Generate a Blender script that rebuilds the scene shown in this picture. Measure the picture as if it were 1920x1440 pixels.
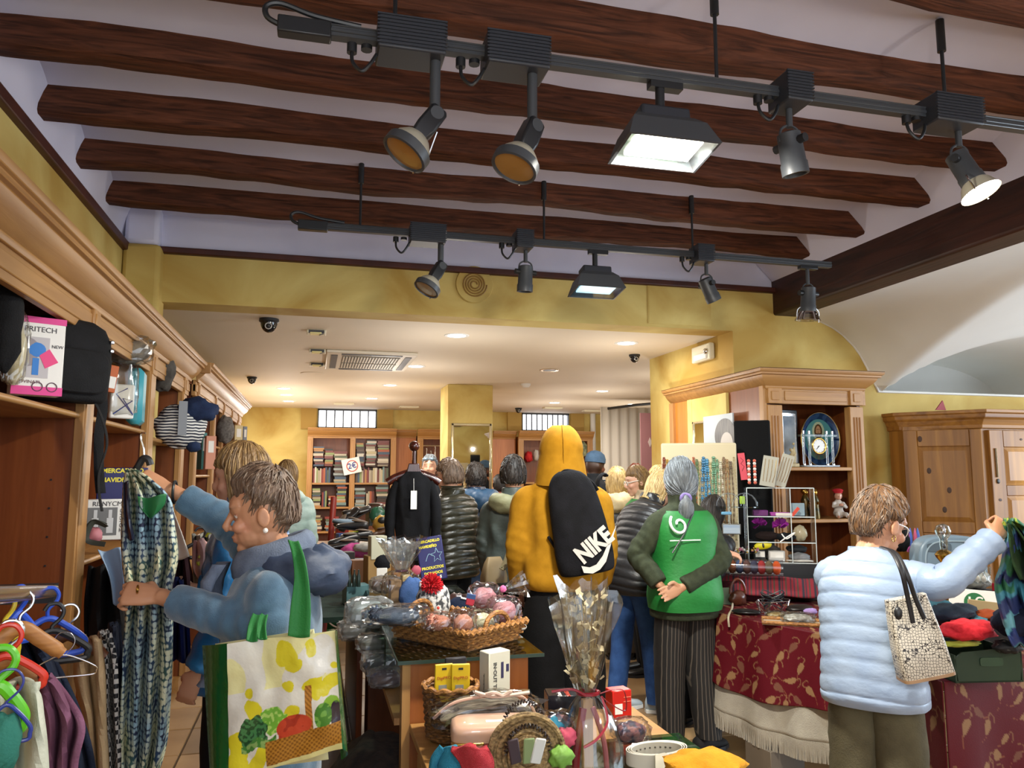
import bpy, bmesh, math, random
from mathutils import Vector as V, Matrix, Euler, noise
random.seed(7)
for o in list(bpy.data.objects): bpy.data.objects.remove(o)
SC = bpy.context.scene
COL = SC.collection
PI = math.pi
# ------------------------------------------------------------------ camera, world, lights, exposure
F = 1440.; CZ = 1.52
PITCH = math.radians(6.73); YAW = math.radians(14.3)
cd = bpy.data.cameras.new('camera'); cam = bpy.data.objects.new('camera', cd); COL.objects.link(cam)
cd.sensor_width = 36; cd.lens = 27.0; cd.clip_end = 100
cam.location = (0, 0, CZ); cam.rotation_euler = (PI/2+PITCH, 0, -YAW)
SC.camera = cam
w = bpy.data.worlds.new('world'); SC.world = w; w.use_nodes = True
w.node_tree.nodes['Background'].inputs[0].default_value = (0.80, 0.88, 1.0, 1)
w.node_tree.nodes['Background'].inputs[1].default_value = 1.75
SC.view_settings.view_transform = 'Standard'; SC.view_settings.look = 'None'
SC.view_settings.gamma = 1; SC.view_settings.use_curve_mapping = False
SC.view_settings.exposure = 0.48

def lamp(name, kind, loc, energy, col=(1, 1, 1), size=.2, aim=None, spot=None, shape=None, sy=None):
    l = bpy.data.lights.new(name, kind); l.energy = energy; l.color = col
    if kind == 'AREA':
        l.size = size
        if shape: l.shape = shape
        if sy: l.size_y = sy
    elif kind != 'SUN': l.shadow_soft_size = size
    if spot: l.spot_size = math.radians(spot); l.spot_blend = .6
    o = bpy.data.objects.new(name, l); o.location = loc; COL.objects.link(o)
    if aim: o.rotation_euler = (V(aim)-V(loc)).to_track_quat('-Z', 'Y').to_euler()
    return o
WARM = (1, .90, .76); NEUT = (1, .95, .88)
DOWN = [(1.10, 6.16), (2.60, 6.16), (1.0, 8.05), (3.93, 8.0), (.90, 9.86), (.80, 11.67), (-.43, 10.58), (-.43, 11.43),
        (-.43, 12.43), (3.79, 9.85), (3.67, 11.65), (4.99, 11.6), (-.43, 8.2)]
for x, y in DOWN[:-1]:
    lamp('downlight_lamp', 'AREA', (x, y, 2.63), 10, NEUT, .16, shape='DISK')
    lamp('ceiling_fill', 'POINT', (x, y, 1.95), 11, NEUT, .025)  # added fill point in mid-air below the downlight, no fitting, lifts the ceiling
lamp('flood_lamp_light', 'AREA', (1.12, 2.24, 2.585), 62, (1, .95, .84), .24, aim=(1.4, 3.4, .6), shape='RECTANGLE', sy=.12)
lamp('spot_lamp_light', 'SPOT', (2.29, 2.18, 2.47), 13, WARM, .05, aim=(2.75, 2.9, .3), spot=110)
lamp('far_flood_light', 'AREA', (1.52, 4.27, 2.555), 30, (.95, 1, 1), .22, aim=(1.5, 4.6, 0), shape='RECTANGLE', sy=.1)
lamp('shop_window_daylight', 'AREA', (7.6, 2.2, 1.9), 150, (.72, .86, 1.0), 2.4, aim=(4.5, 4.6, 2.3))
lamp('front_fill', 'POINT', (.2, -.5, 2.0), 34, WARM, .1)  # this and the next: unseen fill points added to brighten the front ceiling
lamp('front_fill', 'POINT', (3.0, .1, 2.0), 34, WARM, .1)

_f = V((math.sin(YAW)*math.cos(PITCH), math.cos(YAW)*math.cos(PITCH), math.sin(PITCH)))
_r = V((math.cos(YAW), -math.sin(YAW), 0)); _u = _r.cross(_f)
def W(px, py, X=None, Y=None, Z=None, d=None):
    """photo point on a known plane or distance -> room coordinates (metres)"""
    r = _f + (px-960)/F*_r + (720-py)/F*_u
    t = X/r.x if X is not None else Y/r.y if Y is not None else (Z-CZ)/r.z if Z is not None else d
    return V((0, 0, CZ)) + r*t

# ------------------------------------------------------------------ materials
def lin(h):
    if not isinstance(h, str): return (h[0], h[1], h[2], 1)
    h = h.lstrip('#'); c = [int(h[i:i+2], 16)/255 for i in (0, 2, 4)]
    return tuple([x/12.92 if x <= .04045 else ((x+.055)/1.055)**2.4 for x in c]+[1])
MATS = {}
def mat(name, c, c2=None, rough=.6, sc=(6, 6, 6), detail=4, bump=0, bsc=None, metal=0, spec=.5, sheen=0, coat=0,
        emis=None, es=1, attr=False, lo=.35, hi=.65, dist=0, alpha=None, trans=0):
    if name in MATS: return MATS[name]
    m = bpy.data.materials.new(name); m.use_nodes = True; MATS[name] = m
    nt = m.node_tree; N = nt.nodes; L = nt.links; b = N['Principled BSDF']
    b.inputs['Base Color'].default_value = lin(c); b.inputs['Roughness'].default_value = rough
    b.inputs['Metallic'].default_value = metal; b.inputs['Specular IOR Level'].default_value = spec
    if sheen: b.inputs['Sheen Weight'].default_value = sheen
    if coat: b.inputs['Coat Weight'].default_value = coat
    if trans: b.inputs['Transmission Weight'].default_value = trans
    if emis: b.inputs['Emission Color'].default_value = lin(emis); b.inputs['Emission Strength'].default_value = es
    if alpha is not None: b.inputs['Alpha'].default_value = alpha
    tc = None
    def tex(scale, det, ds=0):
        nonlocal tc
        if tc is None: tc = N.new('ShaderNodeTexCoord')
        mp = N.new('ShaderNodeMapping'); mp.inputs['Scale'].default_value = scale if hasattr(scale, '__len__') else (scale,)*3
        L.new(tc.outputs['Object'], mp.inputs[0])
        t = N.new('ShaderNodeTexNoise'); t.inputs['Scale'].default_value = 1; t.inputs['Detail'].default_value = det
        t.inputs['Distortion'].default_value = ds
        L.new(mp.outputs[0], t.inputs[0]); return t
    t = None
    if c2:
        t = tex(sc, detail, dist); rp = N.new('ShaderNodeValToRGB')
        rp.color_ramp.elements[0].color = lin(c); rp.color_ramp.elements[1].color = lin(c2)
        rp.color_ramp.elements[0].position = lo; rp.color_ramp.elements[1].position = hi
        L.new(t.outputs[0], rp.inputs[0]); L.new(rp.outputs[0], b.inputs['Base Color'])
    if attr:
        a = N.new('ShaderNodeVertexColor'); a.layer_name = 'Col'; L.new(a.outputs[0], b.inputs['Base Color'])
    if bump:
        t2 = tex(bsc, 3) if bsc else (t or tex(sc, detail))
        bp = N.new('ShaderNodeBump'); bp.inputs['Strength'].default_value = bump; bp.inputs['Distance'].default_value = .01
        L.new(t2.outputs[0], bp.inputs['Height']); L.new(bp.outputs[0], b.inputs['Normal'])
    return m
def clear(name, tint='#ffffff', amt=.10, rough=.08, milk=0, fres=True):
    """thin clear film or glass pane: see-through with real reflections"""
    if name in MATS: return MATS[name]
    m = bpy.data.materials.new(name); m.use_nodes = True; MATS[name] = m
    nt = m.node_tree; N = nt.nodes; L = nt.links; N.clear()
    out = N.new('ShaderNodeOutputMaterial'); tr = N.new('ShaderNodeBsdfTransparent'); gl = N.new('ShaderNodeBsdfGlossy')
    tr.inputs[0].default_value = lin(tint); gl.inputs['Roughness'].default_value = rough
    mx = N.new('ShaderNodeMixShader')
    if fres:
        lw = N.new('ShaderNodeLayerWeight'); lw.inputs[0].default_value = .35
        mm = N.new('ShaderNodeMath'); mm.operation = 'MULTIPLY_ADD'; mm.inputs[1].default_value = .55; mm.inputs[2].default_value = amt
        L.new(lw.outputs['Fresnel'], mm.inputs[0]); L.new(mm.outputs[0], mx.inputs[0])
    else: mx.inputs[0].default_value = amt
    L.new(tr.outputs[0], mx.inputs[1]); L.new(gl.outputs[0], mx.inputs[2])
    last = mx
    if milk:
        df = N.new('ShaderNodeBsdfDiffuse'); df.inputs[0].default_value = lin('#e8e8e8'); m2 = N.new('ShaderNodeMixShader'); m2.inputs[0].default_value = milk
        L.new(mx.outputs[0], m2.inputs[1]); L.new(df.outputs[0], m2.inputs[2]); last = m2
    L.new(last.outputs[0], out.inputs[0]); return m
def wood(name, c, c2, ax='Y', rough=.45, bump=.12, s=1.0, coat=0):
    k = {'X': (1.6*s, 26*s, 26*s), 'Y': (26*s, 1.6*s, 26*s), 'Z': (26*s, 26*s, 1.6*s)}[ax]
    return mat(name, c, c2, rough=rough, sc=k, detail=5, bump=bump, dist=.8, lo=.3, hi=.7, coat=coat)

# ------------------------------------------------------------------ geometry builder
class G:
    def __init__(s): s.v = []; s.f = []; s.m = []; s.c = []; s.mi = 0; s.col = None
    def add(s, vs, fs):
        n = len(s.v); s.v += [tuple(p) for p in vs]
        s.c += [s.col or (1, 1, 1, 1)]*len(vs)
        s.f += [tuple(i+n for i in f) for f in fs]; s.m += [s.mi]*len(fs); return s
    def slot(s, i): s.mi = i; return s
    def box(s, x0, y0, z0, x1, y1, z1, M=None):
        vs = [V((x, y, z)) for z in (z0, z1) for y in (y0, y1) for x in (x0, x1)]
        if M: vs = [M @ p for p in vs]
        return s.add(vs, [(0, 2, 3, 1), (4, 5, 7, 6), (0, 1, 5, 4), (2, 6, 7, 3), (0, 4, 6, 2), (1, 3, 7, 5)])
    def bx(s, c, d, M=None):
        return s.box(c[0]-d[0]/2, c[1]-d[1]/2, c[2]-d[2]/2, c[0]+d[0]/2, c[1]+d[1]/2, c[2]+d[2]/2, M)
    def rings(s, R, closed=False, cap=True, loop=True):
        n = len(R[0]); vs = [p for r in R for p in r]; fs = []
        k = len(R); top = k if closed else k-1
        for i in range(top):
            j = (i+1) % k
            for a in range(n if loop else n-1):
                b = (a+1) % n
                fs.append((i*n+a, i*n+b, j*n+b, j*n+a))
        if cap and not closed and loop:
            fs.append(tuple(range(n-1, -1, -1))); fs.append(tuple((k-1)*n+a for a in range(n)))
        return s.add(vs, fs)
    def tube(s, pts, r, n=8, cap=True, closed=False, flat=None):
        pts = [V(p) for p in pts]; k = len(pts); R = []; up = None
        for i, p in enumerate(pts):
            t = (pts[(i+1) % k]-pts[i-1]) if closed else (pts[min(i+1, k-1)]-pts[max(i-1, 0)])
            t = t.normalized() if t.length > 1e-9 else V((0, 0, 1))
            if up is None:
                up = V((0, 0, 1)) if abs(t.z) < .9 else V((0, 1, 0))
            u = up - t*up.dot(t)
            u = u.normalized() if u.length > 1e-6 else t.orthogonal().normalized()
            up = u; q = t.cross(u); rr = r[i] if hasattr(r, '__len__') else r
            f1, f2 = flat or (1, 1)
            R.append([p + (u*math.cos(a)*f1 + q*math.sin(a)*f2)*rr for a in [2*PI*j/n for j in range(n)]])
        return s.rings(R, closed, cap)
    def cyl(s, p0, p1, r0, r1=None, n=16, cap=True):
        return s.tube([p0, p1], [r0, r0 if r1 is None else r1], n, cap)
    def lathe(s, prof, n=24, M=None, cap=True):
        R = []
        for r, z in prof:
            ring = [V((r*math.cos(2*PI*a/n), r*math.sin(2*PI*a/n), z)) for a in range(n)]
            R.append([M @ p for p in ring] if M else ring)
        return s.rings(R, cap=cap)
    def sph(s, c, r, n=12, M=None):
        if not hasattr(r, '__len__'): r = (r, r, r)
        R = []; c = V(c)
        for i in range(n//2+1):
            t = PI*i/(n//2); t = min(max(t, .02), PI-.02)
            ring = [V((math.sin(t)*math.cos(2*PI*a/n)*r[0], math.sin(t)*math.sin(2*PI*a/n)*r[1], -math.cos(t)*r[2])) for a in range(n)]
            R.append([c + (M @ p if M else p) for p in ring])
        return s.rings(R)
    def grid(s, fn, nu, nv, col=None):
        base = len(s.v); vs = []; cs = []
        for j in range(nv+1):
            for i in range(nu+1):
                vs.append(V(fn(i/nu, j/nv)))
                if col: cs.append(col(i/nu, j/nv))
        fs = [(j*(nu+1)+i, j*(nu+1)+i+1, (j+1)*(nu+1)+i+1, (j+1)*(nu+1)+i) for j in range(nv) for i in range(nu)]
        s.add(vs, fs)
        if col: s.c[base:] = [tuple(lin(c)) if isinstance(c, str) else tuple(c) for c in cs]
        return s
    def quad(s, a, b, c, d): return s.add([a, b, c, d], [(0, 1, 2, 3)])
    def prism(s, pts, z0, z1, M=None):
        n = len(pts); A = [V((x, y, z0)) for x, y in pts]; B = [V((x, y, z1)) for x, y in pts]
        if M: A = [M @ p for p in A]; B = [M @ p for p in B]
        return s.add(A+B, [tuple(range(n-1, -1, -1)), tuple(range(n, 2*n))]+[(i, (i+1) % n, n+(i+1) % n, n+i) for i in range(n)])
    def xf(s, M, i0=0):
        for i in range(i0, len(s.v)): s.v[i] = tuple(M @ V(s.v[i]))
        return s
    def warp(s, fn, i0=0):
        for i in range(i0, len(s.v)): s.v[i] = tuple(fn(V(s.v[i])))
        return s

def mesh(name, g, mats, smooth=40):
    me = bpy.data.meshes.new(name); me.from_pydata(g.v, [], g.f)
    for m in (mats if isinstance(mats, (list, tuple)) else [mats]): me.materials.append(m)
    if any(g.m): me.polygons.foreach_set('material_index', g.m)
    if any(c != (1, 1, 1, 1) for c in g.c):
        ca = me.color_attributes.new('Col', 'FLOAT_COLOR', 'POINT')
        ca.data.foreach_set('color', [x for c in g.c for x in c])
    me.validate(); 
    if smooth:
        me.polygons.foreach_set('use_smooth', [True]*len(me.polygons))
        try: me.set_sharp_from_angle(angle=math.radians(smooth))
        except Exception: pass
    me.update(); return me
def obj(name, g, mats, parent=None, smooth=40, bevel=0, loc=None, rot=None, seg=2, solid=0):
    me = g if isinstance(g, bpy.types.Mesh) else mesh(name, g, mats, smooth)
    o = bpy.data.objects.new(name, me); COL.objects.link(o)
    if parent: o.parent = parent
    if loc is not None: o.location = loc
    if rot is not None: o.rotation_euler = rot
    if solid:
        b = o.modifiers.new('s', 'SOLIDIFY'); b.thickness = solid; b.offset = 0
    if bevel:
        b = o.modifiers.new('b', 'BEVEL'); b.width = bevel; b.segments = seg; b.limit_method = 'ANGLE'
    return o
def tag(o, label, cat, group=None):
    o['label'] = label; o['category'] = cat
    if group: o['group'] = group
    return o
def thing(name, label, cat, loc=(0, 0, 0), rz=0, group=None):
    o = bpy.data.objects.new(name, None); COL.objects.link(o); o.empty_display_size = .05
    o.location = loc; o.rotation_euler = (0, 0, rz) if not hasattr(rz, '__len__') else rz
    return tag(o, label, cat, group)
def solo(name, g, mats, label, cat, loc=(0, 0, 0), rz=0, group=None, **k):
    rot = (0, 0, rz) if not hasattr(rz, '__len__') else rz
    return tag(obj(name, g, mats, loc=loc, rot=rot, **k), label, cat, group)
def struct(o): o['kind'] = 'structure'; return o
def stuff(o): o['kind'] = 'stuff'; return o
def dup(root, loc, rz=None, label=None, group=None):
    r = root.copy(); COL.objects.link(r); r.location = loc
    if rz is not None: r.rotation_euler = (0, 0, rz) if not hasattr(rz, '__len__') else rz
    if label: r['label'] = label
    if group: r['group'] = group
    for ch in list(root.children):
        c = ch.copy(); COL.objects.link(c); c.parent = r
        for q in list(ch.children):
            e = q.copy(); COL.objects.link(e); e.parent = c
    return r
_ftxt = {}
def text(name, s, size, mats, parent=None, M=None, ext=.0006, align='CENTER', bold=0):
    c = bpy.data.curves.new(name, 'FONT'); c.body = s; c.size = size; c.extrude = ext; c.align_x = align; c.align_y = 'CENTER'; c.offset = bold
    c.resolution_u = 3
    t = bpy.data.objects.new('tmp', c); COL.objects.link(t)
    dg = bpy.context.evaluated_depsgraph_get(); me = bpy.data.meshes.new_from_object(t.evaluated_get(dg))
    bpy.data.objects.remove(t); bpy.data.curves.remove(c)
    me.materials.clear(); me.materials.append(mats); me.name = name
    o = bpy.data.objects.new(name, me); COL.objects.link(o)
    if parent: o.parent = parent
    if M: o.matrix_local = M
    return o
def remesh(g, vox, smooth=4, name='body', colfn=None, mats=None, fac=.5):
    me = mesh(name, g, [], 0); t = bpy.data.objects.new('tmp', me); COL.objects.link(t)
    r = t.modifiers.new('r', 'REMESH'); r.mode = 'VOXEL'; r.voxel_size = vox; r.use_smooth_shade = True
    if smooth:
        sm = t.modifiers.new('s', 'SMOOTH'); sm.iterations = smooth; sm.factor = fac
    dg = bpy.context.evaluated_depsgraph_get(); out = bpy.data.meshes.new_from_object(t.evaluated_get(dg))
    bpy.data.objects.remove(t); bpy.data.meshes.remove(me); out.name = name
    out.materials.clear()
    for m in (mats if isinstance(mats, (list, tuple)) else [mats]): out.materials.append(m)
    if colfn:
        ca = out.color_attributes.new('Col', 'FLOAT_COLOR', 'POINT'); buf = []
        for v in out.vertices: buf += list(colfn(v.co))[:3]+[1]
        ca.data.foreach_set('color', buf)
    out.polygons.foreach_set('use_smooth', [True]*len(out.polygons)); return out
def T(*p): return Matrix.Translation(V(p) if len(p) == 3 else V(p[0]))
def RZ(a): return Matrix.Rotation(a, 4, 'Z')
def RX(a): return Matrix.Rotation(a, 4, 'X')
def RY(a): return Matrix.Rotation(a, 4, 'Y')
def cat_rom(P, n):
    P = [V(p) for p in P]; Q = []
    for i in range(len(P)-1):
        p0 = P[max(i-1, 0)]; p1 = P[i]; p2 = P[i+1]; p3 = P[min(i+2, len(P)-1)]
        for k in range(n):
            t = k/n; Q.append(.5*((2*p1)+(p2-p0)*t+(2*p0-5*p1+4*p2-p3)*t*t+(3*p1-p0-3*p2+p3)*t**3))
    Q.append(P[-1]); return Q
def lerp_list(L, n):
    """resample rows of numbers smoothly"""
    return [tuple(q) for q in _cr(L, n)]
def _cr(P, n):
    Q = []; m = len(P[0])
    for i in range(len(P)-1):
        a = P[max(i-1, 0)]; b = P[i]; c = P[i+1]; d = P[min(i+2, len(P)-1)]
        for k in range(n):
            t = k/n
            Q.append([.5*(2*b[j]+(c[j]-a[j])*t+(2*a[j]-5*b[j]+4*c[j]-d[j])*t*t+(3*b[j]-a[j]-3*c[j]+d[j])*t**3) for j in range(m)])
    Q.append(list(P[-1])); return Q
def nz(p, s=1, seed=0): return noise.noise(V((p[0]*s+seed*7.3, p[1]*s-seed*3.1, p[2]*s+seed*1.7)))
# ------------------------------------------------------------------ shared materials
M_plaster = mat('yellow_plaster', '#b08d3e', '#d4bf74', rough=.75, sc=(1.3, 1.3, 1.6), detail=6, bump=.05, bsc=(30, 30, 30), dist=.6)
M_lav = mat('lavender_plaster', '#cbc9dc', '#d4d2e4', rough=.8, sc=(2, 2, 2))
M_cream = mat('cream_paint', '#dccfb9', '#e2d6c2', rough=.7, sc=(.8, .8, .8))
M_white = mat('white_plaster', '#dcdad4', '#e4e3de', rough=.8, sc=(1, 1, 1))
M_beam = mat('beam_wood', '#361d12', '#683c28', rough=.7, sc=(2.6, 34, 34), detail=8, bump=.9, dist=1.6, lo=.32, hi=.70, spec=.2)
M_gird = mat('girder_wood', '#26110c', '#3f1d13', rough=.55, sc=(20, 1.5, 20), detail=6, bump=.3, dist=1)
M_trim = mat('trim_wood', '#3b170e', '#4c2013', rough=.5)
M_oakY = wood('honey_wood_y', '#976a38', '#ad8048', 'Y')
M_oakX = wood('honey_wood_x', '#976a38', '#ad8048', 'X')
M_oakZ = wood('honey_wood_z', '#976a38', '#ad8048', 'Z')
M_inn = wood('inner_board', '#6b3413', '#7e431c', 'Z', rough=.4)
M_pine = wood('pine_wood', '#74491a', '#a06e2c', 'Z', rough=.5, s=.6)
M_pineX = wood('pine_wood_x', '#74491a', '#a06e2c', 'X', rough=.5, s=.6)
M_black = mat('black_metal', '#1d1f22', rough=.4, spec=.5)
M_dgrey = mat('dark_grey_metal', '#3a3d41', rough=.45)
M_chrome = mat('chrome', '#d9d9d9', rough=.18, metal=1)
M_brass = mat('brass', '#b08d46', rough=.25, metal=1)
M_glass = clear('pane_glass', '#e4efe9', .05, .02)
M_acryl = clear('clear_acrylic', '#f4f8f8', .07, .05)
M_cello = clear('cellophane', '#f6f6f4', .10, .10)
M_poly = clear('polythene', '#f0f2f2', .10, .18, milk=.10)
M_mirror = mat('mirror', '#d4d2c8', rough=.02, metal=1)
M_paper = mat('white_paper', '#e6e4de', rough=.7)
def flatm(h, rough=.6): return mat('paint_'+h, '#'+h, rough=rough)

YF = 5.42; ZT = 3.0; ZR = 2.66; ZC = 3.24; YB = 13.7; XW = -1.25
# ------------------------------------------------------------------ floor with separate tiles
fl = struct(obj('floor', G().box(-1.6, -2, -.06, 8.2, 14, -.012), mat('grout', '#54402a', rough=.9)))
TM = [mat('tile_%d' % i, a, b, rough=.42, sc=(3, 3, 3), detail=6, bump=.08) for i, (a, b) in enumerate(
    [('#7a5c3a', '#94754e'), ('#8a6944', '#a17e55'), ('#6f5436', '#876a48'), ('#937048', '#a8865c')])]
tg = [mesh('tile', G().prism([(-.222, -.222), (.222, -.222), (.222, .222), (-.222, .222)], -.012, 0), m, 0) for m in TM]
rnd = random.Random(3)
for i in range(13):
    for j in range(17):
        obj('tile', tg[rnd.randrange(4)], None, fl, loc=(-.9+i*.455, 1.3+j*.455, rnd.uniform(-.0015, .0015)), bevel=.004, seg=1)
struct(obj('floor_beyond', G().box(5, -2, -.012, 8.2, 14, 0).box(-1.6, 8.8, -.012, 5, 14, 0).box(-1.6, -2, -.012, 5, 1.06, 0), TM[1]))
# ------------------------------------------------------------------ walls
struct(obj('wall_left', G().box(XW-.15, -1.5, 0, XW, YB, ZT), M_plaster))
struct(obj('wall_left_upper', G().grid(lambda u, v: (XW-.02+.10*(v**2.2), -1.5+u*7.1, ZT+v*.34), 20, 6).box(XW-.4, -1.5, ZT, XW-.1, 5.6, 3.6), M_lav))
struct(obj('trim_1', G().box(XW-.02, -1.5, ZT-.035, XW+.035, YF, ZT+.025), M_trim, bevel=.008))
struct(obj('trim_2', G().box(XW, YF-.04, ZT-.015, 3.6, YF+.02, ZT+.03), M_trim, bevel=.008))
struct(obj('wall_column', G().box(XW, YF-.12, 0, -1.02, YF+.1, ZT+.02), M_plaster, bevel=.03))
struct(obj('wall_column_top', G().box(XW, YF-.10, ZT+.02, -1.04, YF+.1, ZC+.1), M_lav, bevel=.03))
struct(obj('wall_fascia', G().box(XW, YF, ZR, 3.2, YF+.25, ZT), M_plaster))
struct(obj('wall_fascia_upper', G().box(XW, YF+.01, ZT, 4.0, YF+.25, 3.5), M_lav))
# end wall to the right of the opening: straight left edge, top cut by the vault arc
ARC = [(3.62, 2.95), (3.79, 2.95), (3.80, 2.81), (3.871, 2.796), (4.0, 2.775), (4.12, 2.727), (4.22, 2.665), (4.316, 2.579), (4.38, 2.50), (4.435, 2.403), (4.503, 2.27), (4.534, 2.20), (4.60, 2.20), (8.2, 2.20)]
def arcz(x):
    for (a, b), (c, d) in zip(ARC, ARC[1:]):
        if a <= x <= c: return b+(d-b)*(x-a)/(c-a)
    return ARC[0][1] if x < ARC[0][0] else 2.20
g = G(); g.box(3.2, YF, 0, 3.62, YF+.9, ZT); g.box(3.2, YF+.9, 0, 3.5, 7.0, ZR+.1)
g.prism([(3.62, 0)]+[(8.2, 0)]+ARC[::-1], 0, .3, Matrix(((1, 0, 0, 0), (0, 0, 1, YF), (0, 1, 0, 0), (0, 0, 0, 1))))
struct(obj('wall_back_right', g, M_plaster, smooth=0))
struct(obj('trim_3', G().tube([(x, YF-.004, z+.008) for x, z in ARC[4:]], .011, 6), M_white))
# vault of the right bay with a lunette over the wardrobe
def lun(x):
    t = (x-5.62)/1.02
    return 2.20+.40*math.sqrt(max(0, 1-t*t)) if abs(t) < 1 else 2.20
def vz(x, y):
    t = min(max((YF-y)/2.6, 0), 1); b = arcz(x)
    top = 2.86+.12*math.sin(max(0, min(1, (x-3.8)/3))*PI)
    z = b+(top-b)*math.sin(t*PI/2)**.9
    return max(z, lun(x)) if YF-y < 1.6 else z
struct(obj('ceiling_vault', G().grid(lambda u, v: (3.80+u*4.3, YF-(v**1.5)*6.9, vz(3.80+u*4.3, YF-(v**1.5)*6.9)), 90, 90)
           .prism([(4.6, 2.19)]+[(4.60+k*.051, max(2.2, lun(4.60+k*.051))) for k in range(41)]+[(6.64, 2.19)], .80, .83,
                  Matrix(((1, 0, 0, 0), (0, 0, 1, YF), (0, 1, 0, 0), (0, 0, 0, 1)))), M_white))
struct(obj('wall_front', G().box(2.7, -1.75, 0, 8.2, -1.6, 3.6), M_plaster))
struct(obj('wall_right', G().box(8.05, 3.8, 0, 8.2, 14, 3.4).box(8.05, -1.5, 0, 8.2, 3.8, .9).box(8.05, -1.5, 2.9, 8.2, 3.8, 3.4), M_white))
struct(obj('ceiling_lunette', G().grid(lambda u, v: (4.60+u*2.04, YF-.01+v*.85, lun(4.60+u*2.04)), 48, 4).box(4.5, YF+.29, 2.17, 6.8, YF+.9, 2.199).box(4.4, YF+.8, 2.1, 6.9, YF+.9, 2.9), M_white))
# back room shell
ce = struct(obj('ceiling_back', G().box(XW, YF+.25, ZR, 8.2, YB+.2, ZR+.1), M_cream))
def wx(px, py, Y): return W(px, py, Y=Y)
wins = [(.02, 1.03), (3.68, 4.60)]
g = G(); g.box(XW, YB, 0, 8.2, YB+.2, 2.33)
xs = [XW, wins[0][0], wins[0][1], wins[1][0], wins[1][1], 8.2]
for a, b in ((0, 1), (2, 3), (4, 5)): g.box(xs[a], YB, 2.33, xs[b], YB+.2, ZR)
struct(obj('wall_back', g, M_plaster, smooth=0))
M_win = mat('daylit_pane', '#ffffff', emis='#f2f6ff', es=2.6)
for n, (a, b) in enumerate(wins):
    wn = struct(obj('window_%d' % (n+1), G().box(a, YB+.12, 2.34, b, YB+.13, 2.65), M_win))
    fr = G(); fr.box(a, YB-.01, 2.63, b, YB+.1, 2.66); fr.box(a, YB-.01, 2.33, b, YB+.1, 2.345); fr.box(a, YB-.01, 2.33, a+.02, YB+.1, 2.65); fr.box(b-.02, YB-.01, 2.33, b, YB+.1, 2.65)
    obj('window_frame', fr, M_dgrey, wn)
    for k in range(1, 9 if n else 7):
        x = a+(b-a)*k/(9 if n else 7); obj('window_bar', G().box(x-.011, YB+.05, 2.34, x+.011, YB+.06, 2.64), M_dgrey, wn)
    struct(obj('wall_window_reveal', G().box(a-.28, YB-.05, 2.3, a-.02, YB, ZR).box(b+.02, YB-.05, 2.3, b+.28, YB, ZR), mat('ochre', '#b08f4a', rough=.8)))
struct(obj('pipe', G().cyl((5.05, YB-.06, 0), (5.05, YB-.06, ZR), .05).cyl((2.75, YB-.06, 0), (2.75, YB-.06, ZR), .02), M_white))
# pillar
pil = struct(obj('wall_pillar', G().box(1.60, 9.55, 0, 2.18, 10.15, ZR), M_plaster, bevel=.006, seg=1))
# ------------------------------------------------------------------ main ceiling, beams, girder
YBm = [1.45, 2.03, 2.61, 3.19, 3.75, 4.33, 4.91]
def cz(x, y):
    k = (y-2.03)/.577; f = k-math.floor(k)
    return ZC+.05*math.sin(f*PI)
ceil = struct(obj('ceiling', G().grid(lambda u, v: (XW-.05+u*5.0, -1.5+v*7.0, cz(0, -1.5+v*7.0)), 6, 150), M_lav))
struct(obj('ceiling_over', G().box(XW-.4, -1.6, 3.5, 8.2, 5.8, 3.6), M_white))
for n, y in enumerate(YBm):
    rr = random.Random(n); R = []
    for i in range(61):
        x = XW-.05+i*(3.72-XW+.05)/60; ring = []
        wob = .03*nz((x*.9, n*3.1, 0)); hz = .122+.030*nz((x*.9, n*5.3, 4))+.008*nz((x*5, n, 2)); wy = .073+.016*nz((x*1.3, n*2.2, 9))+.005*nz((x*6, n, 7))
        for a in range(14):
            t = 2*PI*a/14; c = math.cos(t); s = math.sin(t)
            px = math.copysign(abs(c)**.42, c)*wy; pz = math.copysign(abs(s)**.42, s)*hz
            k = 1+.05*nz((x*6, c*2, s*2), 1, n)
            ring.append((x, y+wob+px*k, ZC+.02+pz*k))
        R.append(ring)
    obj('beam', G().rings(R), M_beam, ceil)
obj('girder', G().box(3.575, -1.5, 2.805, 3.80, YF+.1, 3.12), M_gird, ceil, bevel=.02)
struct(obj('ceiling_haunch', G().prism([(3.58, 3.08), (3.80, 3.08), (3.80, 3.5), (3.36, 3.5), (3.36, 3.30)], -1.5, YF, Matrix(((1, 0, 0, 0), (0, 0, 1, 0), (0, 1, 0, 0), (0, 0, 0, 1)))), M_lav, smooth=0))
# round spiral grille on the fascia
gr = thing('spiral_grille', 'round yellow painted speaker grille with spiral rings on the fascia wall', 'speaker', (1.094, YF, 2.905), (PI/2, 0, 0))
obj('backing_disc', G().lathe([(.005, .0), (.135, 0), (.14, .008), (.135, .016), (.005, .016)], 40), M_plaster, gr)
pts = [((.018+.075*t/4)*math.cos(2*PI*t), (.018+.075*t/4)*math.sin(2*PI*t), .017) for t in [i/24 for i in range(97)]]
obj('spiral_ring', G().tube(pts, .0065, 6), mat('grille_ochre', '#8f6b2c', rough=.6), gr)
solo('access_panel', G().box(-.27, 0, -.15, .27, .006, .15).box(-.262, -.002, -.142, .262, .001, .142), [M_plaster], 'flush square access hatch in the yellow fascia near its right end', 'hatch', (2.74, YF-.006, 2.835))

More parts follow.
